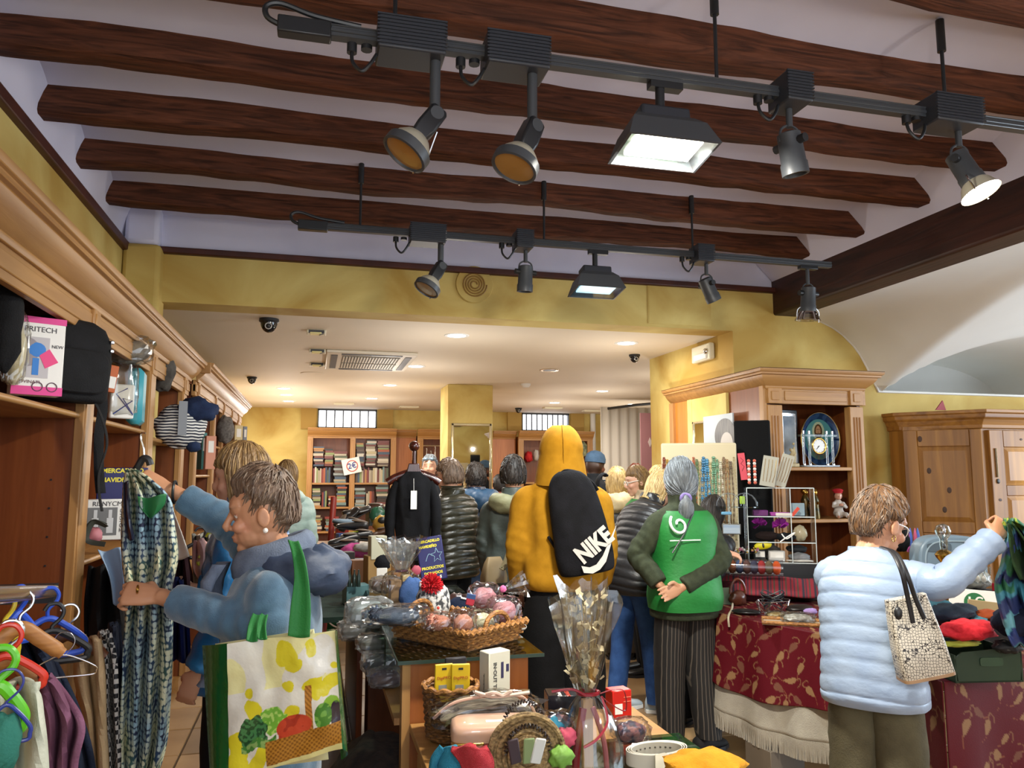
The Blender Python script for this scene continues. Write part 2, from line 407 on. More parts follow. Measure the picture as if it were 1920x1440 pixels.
# ------------------------------------------------------------------ joinery helpers
def cornice_geo(length, prof, ax='Y'):
    """profile (out, z) swept along +Y (out = +X) or along +X (out = -Y)"""
    g = G()
    R = []
    for t in (0, length):
        R.append([(o, t, z) if ax == 'Y' else (t, -o, z) for o, z in prof])
    return g.rings(R)
CPROF = [(0, -.062), (.012, -.062), (.018, -.05), (.018, -.042), (.028, -.035), (.06, -.005), (.078, .02), (.082, .032), (.10, .036), (.10, .05), (.112, .055), (.118, .068), (.118, .08), (0, .08)]
def cabinet_left(name, label, y0, y1, stiles, xf, ztop, shelves, low):
    t = thing(name, label, 'cabinet', (xf, y0, 0)); L = y1-y0
    obj('cornice', cornice_geo(L, [(o, z+ztop-.08) for o, z in CPROF]), M_oakY, t, bevel=.002, seg=1)
    obj('frieze_board', G().box(-.03, 0, ztop-.245, 0, L, ztop-.13).box(-.02, 0, ztop-.215, .006, L, ztop-.16), M_oakY, t, bevel=.003, seg=1)
    obj('back_panel', G().box(-.345, 0, .05, -.33, L, ztop-.15), M_inn, t)
    obj('top_board', G().box(-.34, 0, ztop-.16, -.02, L, ztop-.13), M_inn, t)
    obj('plinth', G().box(-.34, 0, 0, -.02, L, .10), M_oakY, t)
    for y, wd in stiles:
        obj('stile', G().box(-.03, y-y0-wd/2, .1, .004, y-y0+wd/2, ztop-.24).box(-.02, y-y0-wd/2+.015, .1, .009, y-y0-.012, ztop-.24), M_oakZ, t, bevel=.003, seg=1)
        b = obj('frieze_block', G().box(-.02, y-y0-wd*.36, ztop-.255, .013, y-y0+wd*.36, ztop-.125).box(0, y-y0-wd*.2, ztop-.225, .018, y-y0+wd*.2, ztop-.155), M_oakZ, t, bevel=.003, seg=1)
        pn = obj('side_panel', G().box(-.335, y-y0-wd/2+.012, .1, -.02, y-y0+wd/2-.012, ztop-.16), M_inn, t)
        for k in range(6):
            obj('peg_hole', G().cyl((-.10, y-y0-wd/2+.009, .95+k*.11), (-.10, y-y0-wd/2+.013, .95+k*.11), .004, n=8), M_black, pn)
    for a, b, z in shelves:
        obj('shelf', G().box(-.335, a-y0, z-.024, -.02, b-y0, z).cyl((-.02, a-y0, z-.012), (-.02, b-y0, z-.012), .012, n=10), M_oakY, t)
    return t
cabinet_left('display_cabinet', 'long honey wood wall cabinet with open bays, the near one at the left edge', 1.2, 5.93,
             [(1.35, .15), (2.35, .15), (3.44, .14), (4.65, .17), (5.74, .17)], -.90, 2.33,
             [(2.42, 3.37, 1.765), (3.51, 4.57, 1.765), (3.51, 4.57, 1.17), (4.73, 5.66, 1.735)], 0)
cabinet_left('display_cabinet', 'far honey wood wall cabinet with narrow bays, behind the first one along the left wall', 5.99, 9.6,
             [(6.12, .13), (7.15, .15), (7.78, .10), (8.5, .10), (9.2, .12)], -.865, 2.34,
             [(6.19, 7.07, 1.52), (7.2, 7.73, 1.78), (7.83, 8.45, 1.78), (8.55, 9.14, 1.75), (6.19, 7.07, 1.05)], 0)
obj('end_return', G().box(-.16, -.02, 2.26, .10, 0, 2.34), M_oakX, bpy.data.objects['display_cabinet.001'], bevel=.004)

# ------------------------------------------------------------------ back wall bookcases
YK = 13.30
def bookcase(name, label, px0, px1, stiles, shelves, ztop=2.30):
    X = lambda px: W(px, 880, Y=YK).x
    x0 = X(px0); t = thing(name, label, 'bookcase', (x0, YK, 0)); L = X(px1)-x0
    obj('cornice', cornice_geo(L, [(o, z+ztop-.08) for o, z in CPROF], 'X'), M_oakX, t, bevel=.002, seg=1)
    obj('frieze_board', G().box(0, 0, ztop-.17, L, .03, ztop-.1), M_oakX, t, bevel=.003, seg=1)
    obj('back_panel', G().box(0, .36, 0, L, .38, ztop-.1), M_inn, t)
    obj('plinth', G().box(0, 0, 0, L, .03, .12), M_oakX, t)
    for a, b in stiles:
        obj('stile', G().box(X(a)-x0, -.005, .1, X(b)-x0, .03, ztop-.14).box((X(a)+X(b))/2-x0-.02, -.01, .12, (X(a)+X(b))/2-x0+.02, 0, ztop-.2), M_oakZ, t, bevel=.003, seg=1)
        obj('side_panel', G().box(X(a)-x0+.03, .02, .1, X(b)-x0-.03, .37, ztop-.1), M_inn, t)
    for z in shelves: obj('shelf', G().box(0.02, .015, z-.03, L-.02, .37, z), M_oakX, t)
    return t, X
bk, BX = bookcase('bookcase', 'honey wood bookcase full of stacked books under the left window', 575, 742, [(575, 585.5), (655.5, 665.5), (732, 742)], [1.385, .985, .585])
bookcase('bookcase', 'narrow honey wood bookcase partly hidden behind the yellow pillar', 782, 900, [(782, 793), (850, 860), (890, 900)], [1.385])
bookcase('bookcase', 'honey wood open bookcase under the right window behind the hooded man', 972, 1112, [(972, 982), (1038, 1046), (1102, 1112)], [1.385, .985])
for px0, px1, lb in ((742, 782, 'reddish wood filler panel between the book bookcase and the pillar'), (928, 972, 'reddish wood filler panel right of the mirror pillar')):
    x0 = BX(px0); x1 = BX(px1)
    t = thing('filler_panel', lb, 'panel', (x0, YK+.2, 0))
    obj('board', G().box(0, 0, 0, x1-x0, .03, 2.2), wood('filler_red', '#a05f2c', '#b4703a', 'Z'), t)
    obj('cornice', cornice_geo(x1-x0, [(o, z+2.22) for o, z in CPROF], 'X'), M_oakX, t)
# mirror on the pillar
mr = thing('wall_mirror', 'tall mirror with pale frame on the front of the yellow pillar', 'mirror', (1.905, 9.545, 0))
obj('mirror_pane', G().box(-.235, -.012, .5, .235, -.004, 2.14), M_mirror, mr)
for a in ((-.262, -.018, .5, -.225, 0, 2.165), (.225, -.018, .5, .262, 0, 2.165), (-.262, -.018, 2.128, .262, 0, 2.165)):
    obj('bevel_strip', G().box(*a), mat('mirror_bevel', '#cfc6a6', rough=.12, metal=.8), mr, bevel=.01)

# ------------------------------------------------------------------ right corner cabinet with side panelling
cc = thing('corner_cabinet', 'honey wood corner cabinet with fluted posts holding the plate and clock', 'cabinet', (3.20, 4.98, 0))
ZK = 2.29; XL, XR = 0.0, .815
obj('cornice', G().rings([[(-o, 1.52, z+ZK-.08), (-o, -o, z+ZK-.08), (.82+o, -o, z+ZK-.08), (.82+o, .40, z+ZK-.08)] for o, z in CPROF], cap=False, loop=False), M_oakX, cc, smooth=20)
obj('cornice_top', G().prism([(-.118, -.118), (.938, -.118), (.938, .40), (-.02, .40), (-.02, 1.52), (-.118, 1.52)], ZK-.004, ZK+.001), M_oakX, cc, smooth=0)
obj('frieze_board', G().box(0, 0, ZK-.25, .85, .03, ZK-.13).box(.15, -.006, ZK-.225, .68, 0, ZK-.155), M_oakX, cc, bevel=.003, seg=1)
for a, b in ((0, .125), (.70, .82)):
    s_ = obj('post', G().box(a, -.006, 0, b, .06, ZK-.26), M_oakZ, cc, bevel=.004, seg=1)
    for k in range(3):
        x = a+(b-a)*(.3+.2*k); obj('flute', G().cyl((x, -.006, .4), (x, -.006, ZK-.34), .007, n=8), wood('flute_wood', '#85582a', '#9a6a36', 'Z'), s_)
    obj('rosette_block', G().box(a+.004, -.016, ZK-.25, b-.004, .03, ZK-.135).box(a+.03, -.022, ZK-.225, b-.03, 0, ZK-.16), M_oakZ, cc, bevel=.003, seg=1)
obj('back_panel', G().box(.06, .40, 0, .80, .42, ZK-.2), M_inn, cc)
obj('inner_side', G().box(.02, .03, 0, .05, .42, ZK-.2), M_inn, cc)
obj('inner_side', G().box(.79, .03, 0, .82, .42, ZK-.2), M_inn, cc)
obj('top_board', G().box(.02, .03, ZK-.2, .82, .42, ZK-.17), M_inn, cc)
for z in (1.575, 1.195, .80): obj('shelf', G().box(.10, -.0, z-.026, .76, .40, z), M_oakX, cc, bevel=.004)
obj('side_panel', G().box(-.02, .03, 0, .0, .50, ZK-.1), M_inn, cc)
obj('side_stile', G().box(-.03, -.0, 0, .0, .05, ZK-.12), M_oakZ, cc)
obj('mirror_surround', G().box(-.045, .50, 0, 0, .56, ZK-.12).box(-.045, 1.08, 0, 0, 1.16, ZK-.12).box(-.044, .561, 1.97, 0, 1.079, ZK-.121).box(-.04, .561, 0, -.03, 1.079, 1.2), M_plaster, cc, smooth=0)
obj('end_panel', G().box(-.02, 1.16, 0, 0, 1.5, ZK-.1), wood('orange_board', '#b4641c', '#c4742a', 'Z'), cc)
obj('end_stile', G().box(-.045, 1.44, 0, 0, 1.52, ZK-.12), M_oakZ, cc)
sm = thing('wall_mirror', 'framed mirror set in yellow surround on the side of the corner cabinet', 'mirror', (3.162, 4.98, 0))
obj('mirror_pane', G().box(0, .57, 1.2, .008, 1.07, 1.96), M_mirror, sm)
for a in ((-.008, .555, 1.2, .008, .585, 1.975), (-.008, 1.055, 1.2, .008, 1.085, 1.975), (-.008, .555, 1.95, .008, 1.085, 1.975)):
    obj('bevel_strip', G().box(*a), mat('mirror_bevel', '#cfc6a6'), sm, bevel=.006)
# rear right: white curtain board and mauve board
solo('white_backdrop', G().grid(lambda u, v: (u*.95, .02*math.sin(u*40), v*2.5), 60, 2), mat('backdrop_white', '#cfc8bb', rough=.8), 'tall white hanging backdrop behind the women at the rear right', 'backdrop', (4.20, 11.0, .05), solid=.01)
mb = thing('mauve_board', 'mauve display board with pale diamond shapes behind the corner cabinet', 'board', (4.52, 10.2, 0))
obj('board', G().box(-.02, 0, 0, .34, .02, 2.4), mat('mauve', '#9a6a6c', rough=.7), mb)
for k, (x, z, a, b) in enumerate(((.17, 1.50, .09, .20), (.12, 1.98, .03, .07))):
    obj('diamond', G().prism([(x-a, z), (x, z-b), (x+a, z), (x, z+b)], -.006, .001, Matrix(((1, 0, 0, 0), (0, 0, 1, 0), (0, 1, 0, 0), (0, 0, 0, 1)))), mat('pale_diamond', '#c9b9b0'), mb)
solo('curtain_rail', G().tube([(4.3, 10.95, 2.52), (4.6, 10.6, 2.55), (5.1, 10.2, 2.58)], .02), M_black, 'black rail above the white backdrop at the rear right', 'rail')
lb = thing('letter_box', 'white wall box with two dark slots behind the blue cap man', 'box', (5.35, YB-.25, 1.28))
obj('case', G().box(-.28, 0, -.25, .28, .2, .25), M_paper, lb, bevel=.01)
for z in (-.1, .08):
    obj('slot', G().box(-.2, -.006, z-.03, .12, 0, z+.03), M_dgrey, lb); obj('slot', G().box(.15, -.006, z-.04, .23, 0, z+.04), M_dgrey, lb)

# ------------------------------------------------------------------ pine wardrobe at right
wd = thing('pine_wardrobe', 'knotty pine wardrobe with chamfered corner and panelled doors by the right wall', 'wardrobe', (4.98, 4.80, 0))
K0 = (-.42, .40); K1 = (-.04, .02)
cdir = V((K1[0]-K0[0], K1[1]-K0[1], 0)); cl = cdir.length; ca = math.atan2(cdir.y, cdir.x)
MC = T(K0[0], K0[1], 0) @ RZ(ca)
def fpanel(x0, x1, z0, z1, st, M, parent, m=M_pine):
    p = obj('door_frame', G().box(x0, -.012, z0, x0+st, .02, z1, M).box(x1-st, -.012, z0, x1, .02, z1, M).box(x0, -.012, z1-st, x1, .02, z1, M).box(x0, -.012, z0, x1, .02, z0+st, M), m, parent, bevel=.004, seg=1)
    return p
obj('carcass', G().prism([K0, K1, (1.3, .02), (1.3, .55), (-.42, .55)], 0, 1.9), M_pine, wd, smooth=0)
obj('cornice', G().rings([[(x, y, z) for x, y in ((-.42-o*.6, .42+o*.1), (-.04-o*.3, .02-o*.9), (1.35, .02-o), (1.35, .56), (-.42-o*.6, .56))] for o, z in
    ((0, 1.87), (.02, 1.875), (.025, 1.90), (.05, 1.94), (.075, 1.955), (.08, 1.985), (.10, 1.99), (.10, 2.015), (0, 2.015))]), M_pineX, wd, smooth=0, bevel=.003, seg=1)
fr = obj('corner_frame', G().box(.0, -.014, .1, .10, .01, 1.87, MC).box(cl-.08, -.014, .1, cl, .01, 1.87, MC).box(.101, -.013, 1.74, cl-.081, .01, 1.869, MC).box(.101, -.013, 1.07, cl-.081, .01, 1.16, MC), M_pine, wd, bevel=.004, seg=1)
for z0, z1 in ((1.16, 1.74), (.3, 1.07)):
    p = obj('raised_panel', G().rings([[MC @ V(q) for q in ((.10+i, -o, z0+i), (cl-.08-i, -o, z0+i), (cl-.08-i, -o, z1-i), (.10+i, -o, z1-i))] for i, o in ((0, 0), (.012, .004), (.035, .012))]), M_pine, wd, smooth=0)
for x0, x1 in ((.0, .62), (.63, 1.28)):
    fp = obj('door', G().box(x0, -.012, .12, x0+.13, .025, 1.86).box(x1-.1, -.012, .12, x1, .025, 1.86).box(x0+.131, -.011, 1.73, x1-.101, .02, 1.859).box(x0+.131, -.011, 1.36, x1-.101, .02, 1.44).box(x0+.131, -.011, .85, x1-.101, .02, .94), M_pine, wd, bevel=.004, seg=1)
    for z0, z1 in ((1.44, 1.73), (.94, 1.36), (.2, .85)):
        obj('raised_panel', G().rings([[(x0+.13+i, -o, z0+i), (x1-.1-i, -o, z0+i), (x1-.1-i, -o, z1-i), (x0+.13+i, -o, z1-i)] for i, o in ((0, 0), (.012, .004), (.035, .014))]), wood('pine_light', '#8a5a20', '#b27d34', 'Z', s=.6), fp, smooth=0)
    obj('hinge_rod', G().cyl((x0+.045, -.02, 1.50), (x0+.045, -.02, 1.72), .007, n=8), M_chrome, fp)
    obj('key_plate', G().sph((x0+.05, -.018, 1.47), (.014, .008, .02), 8), M_dgrey, fp)
for x, z, r in ((.06, 1.33, .016), (.05, 1.62, .011), (.57, 1.55, .013), (.30, 1.79, .012), (.07, 1.05, .014)):
    obj('wood_knot', G().sph((x, -.013, z), (r, .0015, r*.7), 12), mat('knot_brown', '#3f2410', rough=.6), wd)
for u_, z in ((.17, 1.55), (.30, 1.40), (.12, 1.80), (.26, 1.25)):
    obj('wood_knot', G().sph((u_, -.012 if z < 1.74 else -.016, z), (.016, .0015, .024), 12).xf(MC), mat('knot_brown', '#3f2410'), wd)

# ------------------------------------------------------------------ rear ceiling fittings
M_lens = mat('downlight_lens', '#ffffff', emis='#fff6e6', es=9)
dl = None
names = ['nearest left downlight above the pink hats', 'nearest right downlight beside the emergency light', 'downlight just right of the air conditioner', 'downlight beside the smoke detector above the corner cabinet',
         'downlight in the second row left of the pillar', 'downlight in the far row left of the pillar', 'nearest of three downlights in line on the left', 'middle of three downlights in line on the left', 'farthest of three downlights in line on the left',
         'downlight in third row right of the pillar', 'downlight above the right window', 'far downlight near the white backdrop']
for (x, y), nm in zip(DOWN, names):
    if dl is None:
        dl = thing('downlight', 'round lit recessed '+nm, 'ceiling light', (x, y, ZR), 0, 'recessed downlights in the back ceiling')
        obj('trim_ring', G().lathe([(.075, -.004), (.10, -.006), (.105, 0), (.075, 0)], 28, cap=False), M_white, dl)
        obj('lens', G().lathe([(.001, -.002), (.082, -.003)], 28, cap=False), M_lens, dl)
    else: dup(dl, (x, y, ZR), label='round lit recessed '+nm)
ul = thing('downlight', 'round unlit recessed downlight in front of the pillar', 'ceiling light', (2.46, 8.0, ZR), 0, 'recessed downlights in the back ceiling')
obj('trim_ring', G().lathe([(.075, -.004), (.10, -.006), (.105, 0), (.075, 0)], 28, cap=False), M_brass, ul)
obj('lens', G().lathe([(.001, -.002), (.082, -.003)], 28, cap=False), M_dgrey, ul)
for x, y, lb in ((3.87, 8.92, 'round flat white ceiling speaker above the hooded man'), (-.06, 8.92, 'round flat white ceiling speaker behind the air conditioner')):
    solo('ceiling_speaker', G().lathe([(.001, -.008), (.10, -.008), (.13, -.006), (.135, 0)], 28), M_cream, lb, 'speaker', (x, y, ZR))
for x, y, lb in ((-.02, 6.23, 'small white emergency light with arrow sticker, nearest of a row of three'), (-.01, 7.2, 'small white emergency light, middle of a row of three'), (-.01, 8.09, 'small white emergency light, farthest of a row of three')):
    e = thing('emergency_light', lb, 'emergency light', (x, y, ZR), 0, 'emergency lights on the back ceiling')
    obj('case', G().box(-.075, -.05, -.03, .075, .05, 0), mat('case_ivory', '#d9d2b8', rough=.5), e, bevel=.006)
    obj('diffuser', G().box(-.05, -.055, -.034, .04, .03, -.02), mat('diffuser_yellow', '#e6dc9a', rough=.3), e, bevel=.004)
    obj('arrow_mark', G().prism([(-.06, -.052), (.06, -.052), (.045, -.047), (-.04, -.047)], -.03, -.004).prism([(.03, -.052), (.06, -.052), (.02, .02)], -.0365, -.034), M_dgrey, e)
for x, y, z, n, lb in ((-.36, 5.84, ZR, 1.0, 'black dome camera under the fascia at left'), (-.75, 9.44, ZR, .8, 'small black dome camera above the far left cabinet'), (2.93, 6.75, ZR, .75, 'black dome camera beside the right downlight'), (3.365, 12.75, ZR, .85, 'far black dome camera above the right window')):
    c = thing('dome_camera', lb, 'security camera', (x, y, z), 0, 'dome cameras')
    obj('base_ring', G().lathe([(.001, -.0), (.07*n, 0), (.072*n, -.02*n), (.06*n, -.03*n)], 24), M_black, c)
    dm = obj('dome', G().lathe([(.06*n*math.cos(a), -.028*n-.075*n*math.sin(a)) for a in [i*PI/2/8 for i in range(9)]], 24), mat('dome_black', '#141416', rough=.12), c)
    Md = RX(math.radians(40)) @ T(0, 0, 0)
    obj('lens_ring', G().tube([(.022*n*math.cos(a), -.058*n, -.062*n+.022*n*math.sin(a)) for a in [i*2*PI/16 for i in range(16)]], .004*n, 6, closed=True), mat('lens_ring', '#b9b4ac', rough=.3), dm)
    obj('lens', G().sph((0, -.055*n, -.062*n), .016*n, 10), M_black, dm)
ac = thing('air_conditioner', 'square ceiling cassette air conditioner with louvres and two grilles', 'air conditioner', (.49, 7.72, ZR))
obj('panel', G().box(-.42, -.58, -.03, .42, .58, 0), mat('ac_white', '#d8cfbd', rough=.45), ac, bevel=.01)
for s in (-1, 1):
    obj('flap', G().box(s*.345-.03, -.45, -.036, s*.345+.03, .45, -.028), M_dgrey, ac); obj('flap', G().box(-.28, s*.50-.035, -.036, .28, s*.50+.035, -.028), M_dgrey, ac)
    gl = obj('grille', G().box(-.27, s*.21-.19, -.034, .27, s*.21+.19, -.028), mat('grille_dark', '#5c584c', rough=.6), ac)
    for k in range(20): obj('louvre', G().box(-.262+k*.0276, s*.21-.18, -.040, -.250+k*.0276, s*.21+.18, -.033), mat('ac_white', '#d8cfbd'), gl)
el = thing('emergency_light', 'white wall emergency light with two lamps high on the yellow column', 'emergency light', (3.195, 5.86, 2.545), 0)
obj('case', G().box(-.05, -.16, -.07, 0, .16, .07), mat('case_ivory', '#d9d2b8'), el, bevel=.012)
obj('diffuser', G().box(-.065, -.12, -.06, -.04, .10, -.005), M_paper, el, bevel=.01)
obj('lamp_head', G().sph((-.055, -.11, .0), .028, 10), M_chrome, el)
solo('smoke_detector', G().lathe([(.001, -.05), (.04, -.045), (.06, -.02), (.065, 0)], 20), M_paper, 'small round smoke detector on the ceiling above the pillar gap', 'smoke detector', (2.55, 9.3, ZR))
solo('ceiling_box', G().box(-.1, -.05, -.05, .1, .05, 0), mat('case_ivory', '#d9d2b8'), 'ivory box fitting on the ceiling just above the corner cabinet downlight', 'box', (3.65, 7.36, ZR), bevel=.01)
for x, y, lb in ((.42, 12.6, 'flat ivory vent on the ceiling near the left window'), (1.5, 12.9, 'flat ivory vent on the ceiling left of the pillar'), (3.9, 12.5, 'flat ivory vent on the ceiling before the right window'), (4.75, 12.9, 'flat ivory vent on the ceiling right of the right window')):
    solo('ceiling_vent', G().box(-.16, -.08, -.025, .16, .08, 0).box(-.13, -.055, -.03, .13, .055, -.02), mat('case_ivory', '#d9d2b8'), lb, 'vent', (x, y, ZR), bevel=.006, group='flat vents on the back ceiling')
hk = solo('ceiling_hook_ring', G().tube([(.028*math.cos(a), 0, .028*math.sin(a)) for a in [i*2*PI/16 for i in range(16)]], .011, 8, closed=True), M_black, 'black ring fixed to the white vault under the dark girder', 'ring', W(1791, 517, Y=4.3))

# ------------------------------------------------------------------ lighting tracks
M_ribs = mat('ribbed_black', '#2a2d34', rough=.45)
M_bowl = mat('reflector_bowl', '#b9b39f', rough=.3, metal=.3)
M_amber = mat('amber_lens', '#a0763e', rough=.15, coat=.5)
M_hot = mat('lamp_glow', '#ffffff', emis='#fff4da', es=30)
M_hot2 = mat('lamp_glow_cool', '#ffffff', emis='#bfe8ff', es=3)
def track(label, x0, x1, y, z, rods):
    t = thing('lighting_track', label, 'light track', (x0, y, z)); L = x1-x0
    obj('rail', G().box(0, -.018, -.02, L, .018, .02).box(0, -.022, -.008, L, -.016, .004).box(0, -.021, .012, L, -.017, .018), M_dgrey, t, bevel=.002, seg=1)
    obj('end_feed', G().box(-.13, -.024, -.03, .03, .024, .024), M_black, t, bevel=.005)
    obj('feed_cable', G().tube(cat_rom([(-.12, 0, .0), (-.16, 0, .02), (-.165, 0, .055), (-.12, 0, .07), (-.02, 0, .045), (.12, 0, .03)], 6), .009, 8), M_black, t)
    for x in rods:
        obj('rod', G().cyl((x-x0, 0, .02), (x-x0, 0, 3.26-z), .007, n=8).cyl((x-x0, 0, 3.15-z), (x-x0, 0, 3.28-z), .016, n=10), M_black, t)
    return t
T1Y, T1Z, T2Y, T2Z = 2.31, 2.885, 4.25, 2.885
tk1 = track('near black lighting track hanging under the beams', -.02, 3.3, T1Y, T1Z, [.205, 1.335, 2.31])
tk2 = track('far black lighting track hanging before the yellow fascia', .0, 3.24, T2Y, T2Z, [.205, 1.28, 2.25])
def gearbox(t, x0, x1, s=1):
    b = obj('gear_box', G().box(x0, -.075, -.055, x1, .055, .055), M_ribs, t, bevel=.006)
    for k in range(9): obj('rib', G().box(x0-.003, -.080, -.045+k*.0115, x1+.003, -.07, -.040+k*.0115), M_ribs, b)
    obj('plug', G().cyl((x0-.075, 0, -.02), (x0-.075, 0, -.05), .016, n=10).cyl((x0-.03, 0, -.02), (x0-.03, 0, -.035), .018, n=10), M_black, t)
    obj('cable', G().tube(cat_rom([(x0-.075, 0, -.045), (x0-.072, -.01, -.085), (x0-.045, -.02, -.115), (x0-.02, -.02, -.09), (x0+.0, -.01, -.05)], 5), .006, 7), M_black, t)
def dish(t, tilt, az, p, s=1.0, lit=False):
    """AR111-type head: knuckle housing, bowl reflector with rim and lens; p = knuckle position"""
    Mh = T(p) @ RZ(az) @ RX(tilt) @ Matrix.Scale(s, 4)
    obj('knuckle', G().cyl((-.03, 0, 0), (.03, 0, 0), .022, n=14).xf(Mh), M_dgrey, t)
    obj('lamp_housing', G().rings([[(x*sx, y*sy+oy, z) for x, y in ((-1, -1), (1, -1), (1, 1), (-1, 1))] for z, sx, sy, oy in ((.03, .02, .022, 0), (.015, .027, .03, 0), (-.06, .032, .032, 0), (-.10, .03, .026, 0))]).xf(Mh), M_black, t, bevel=.008)
    bw = obj('bowl', G().lathe([(.02, -.085), (.045, -.10), (.062, -.122), (.07, -.145)], 26, cap=False).xf(Mh), M_bowl, t)
    obj('rim', G().lathe([(.070, -.140), (.076, -.142), (.076, -.172), (.068, -.174), (.066, -.165)], 28, cap=False).xf(Mh), M_dgrey, t)
    obj('lens', G().lathe([(.001, -.168), (.068, -.166)], 26, cap=False).xf(Mh), M_hot if lit else M_amber, t)
    obj('clip_wire', G().tube([(.03, -.035, -.02), (.045, -.06, -.10), (.05, -.06, -.165), (.03, -.055, -.185)], .0028, 6).xf(Mh), M_chrome, t)
def spot_at(px, py, kx, ky, TY, TZ, label, tilt, az, s=1.0, box=(-.10, .10)):
    c = W(px, py, Y=TY); t = thing('track_spotlight', label, 'spotlight', (c.x, TY, TZ-.01))
    gearbox(t, box[0], box[1]); k = W(kx, ky, Y=TY-.02)-V((c.x, TY, TZ-.01))
    obj('arm', G().cyl((k.x, -.02, -.05), (k.x, -.02, k.z), .017, n=12), M_dgrey, t)
    dish(t, tilt, az, (k.x, -.02, k.z), s); return t
spot_at(768, 120, 815, 218, T1Y, T1Z, 'first unlit dish spotlight from the left on the near track', .60, 1.72, 1.0, (-.105, .105))
spot_at(962, 143, 998, 240, T1Y, T1Z, 'second unlit dish spotlight from the left on the near track', .45, 1.95, 1.0, (-.10, .105))
spot_at(800, 452, 826, 500, T2Y, T2Z, 'unlit dish spotlight at the left of the far track', .55, 1.9, 1.0, (-.10, .10))
# flood lamps
def flood(px, TY, TZ, label, lit, w=.33, tilt=.5):
    c = W(px, 300, Y=TY); t = thing('floodlight', label, 'floodlight', (c.x, TY, TZ))
    obj('stem', G().cyl((0, 0, -.02), (0, 0, -.14), .016, n=12).box(-.04, -.018, -.045, .08, .018, -.02), M_black, t)
    Mh = T(0, 0, -.15) @ RX(-.15)
    obj('driver_box', G().box(-.09, -.05, -.05, .09, .05, .02).xf(Mh), M_ribs, t, bevel=.01)
    w2 = w/2
    obj('hood', G().rings([[(x*a, y*b, z) for x, y in ((-1, -1), (1, -1), (1, 1), (-1, 1))] for z, a, b in ((-.02, w2*.62, .05), (-.05, w2*.80, .075), (-.135, w2, .10), (-.137, w2*.94, .092), (-.07, w2*.75, .07))], cap=False).xf(Mh), M_dgrey, t, smooth=0)
    gl = obj('glass', G().box(-w2*.94, -.092, -.136, w2*.94, .092, -.132).xf(Mh), M_acryl, t)
    obj('glowing_tube', G().box(-w2*.72, -.06, -.118, w2*.72, .06, -.11).xf(Mh), lit, t)
    return t
flood(1240, T1Y, T1Z, 'bright lit rectangular floodlight on the near track', M_hot)
flood(1113, T2Y, T2Z, 'dark rectangular floodlight with pale bluish lamp on the far track', M_hot2, .30)
def can(px, TY, TZ, label, az, tilt=.35, big=False, lit=False, box=None, s=1.0):
    c = W(px, 300, Y=TY); t = thing('track_spotlight', label, 'spotlight', (c.x, TY, TZ))
    if box: gearbox(t, *box)
    else: obj('adapter', G().box(-.06, -.02, -.04, .07, .02, -.015), M_black, t, bevel=.004)
    kz = -.16*s
    obj('stem', G().cyl((0, 0, -.03), (0, 0, kz+.06), .012, n=10), M_dgrey, t)
    obj('fork', G().tube(cat_rom([(0, 0, kz+.07), (-.035, 0, kz+.05), (-.042, 0, kz)], 4), .005, 6).tube(cat_rom([(0, 0, kz+.07), (.035, 0, kz+.05), (.042, 0, kz)], 4), .005, 6), M_dgrey, t)
    Mh = T(0, 0, kz) @ RZ(az) @ RX(tilt) @ Matrix.Scale(s, 4)
    obj('can', G().lathe([(.025, .035), (.036, .03), (.038, -.06), (.041, -.065), (.041, -.10), (.034, -.10), (.03, -.06)], 22).xf(Mh), M_dgrey, t)
    obj('pivot_knob', G().cyl((-.058, 0, 0), (.058, 0, 0), .014, n=10).xf(Mh), M_black, t)
    if big:
        obj('bowl', G().lathe([(.034, -.085), (.05, -.105), (.062, -.135), (.066, -.14)], 24, cap=False).xf(Mh), clear('bowl_glass', '#cfd2d4', .25, .1) if not lit else M_bowl, t)
        obj('lens', G().lathe([(.001, -.128), (.058, -.13)], 24, cap=False).xf(Mh), M_hot if lit else M_amber, t)
        for sx in (-1, 1): obj('side_wire', G().tube(cat_rom([(sx*.04, 0, -.07), (sx*.068, 0, -.09), (sx*.07, 0, -.145)], 4), .003, 6).xf(Mh), M_chrome, t)
    else: obj('lens', G().lathe([(.001, -.088), (.034, -.09)], 20, cap=False).xf(Mh), mat('spot_lens', '#55524a', rough=.1), t)
    return t
can(1483, T1Y, T1Z, 'small black can spotlight beside the bright floodlight on the near track', -1.3, .2, box=(-.05, .05), s=1.15)
can(1800, T1Y, T1Z, 'lit spotlight with silver side wires at the right end of the near track', PI+.5, .42, True, True, box=(-.16, .05), s=1.1)
can(985, T2Y, T2Z, 'small black can spotlight left of the round grille on the far track', .2, .1, box=(-.07, .03), s=1.15)
can(1318, T2Y, T2Z, 'small black can spotlight right of the far floodlight', -1.4, .5, box=(-.09, .02), s=1.15)
can(1504, T2Y, T2Z, 'unlit clear bowl spotlight with wires at the right end of the far track', .1, .1, True, False, s=1.25)
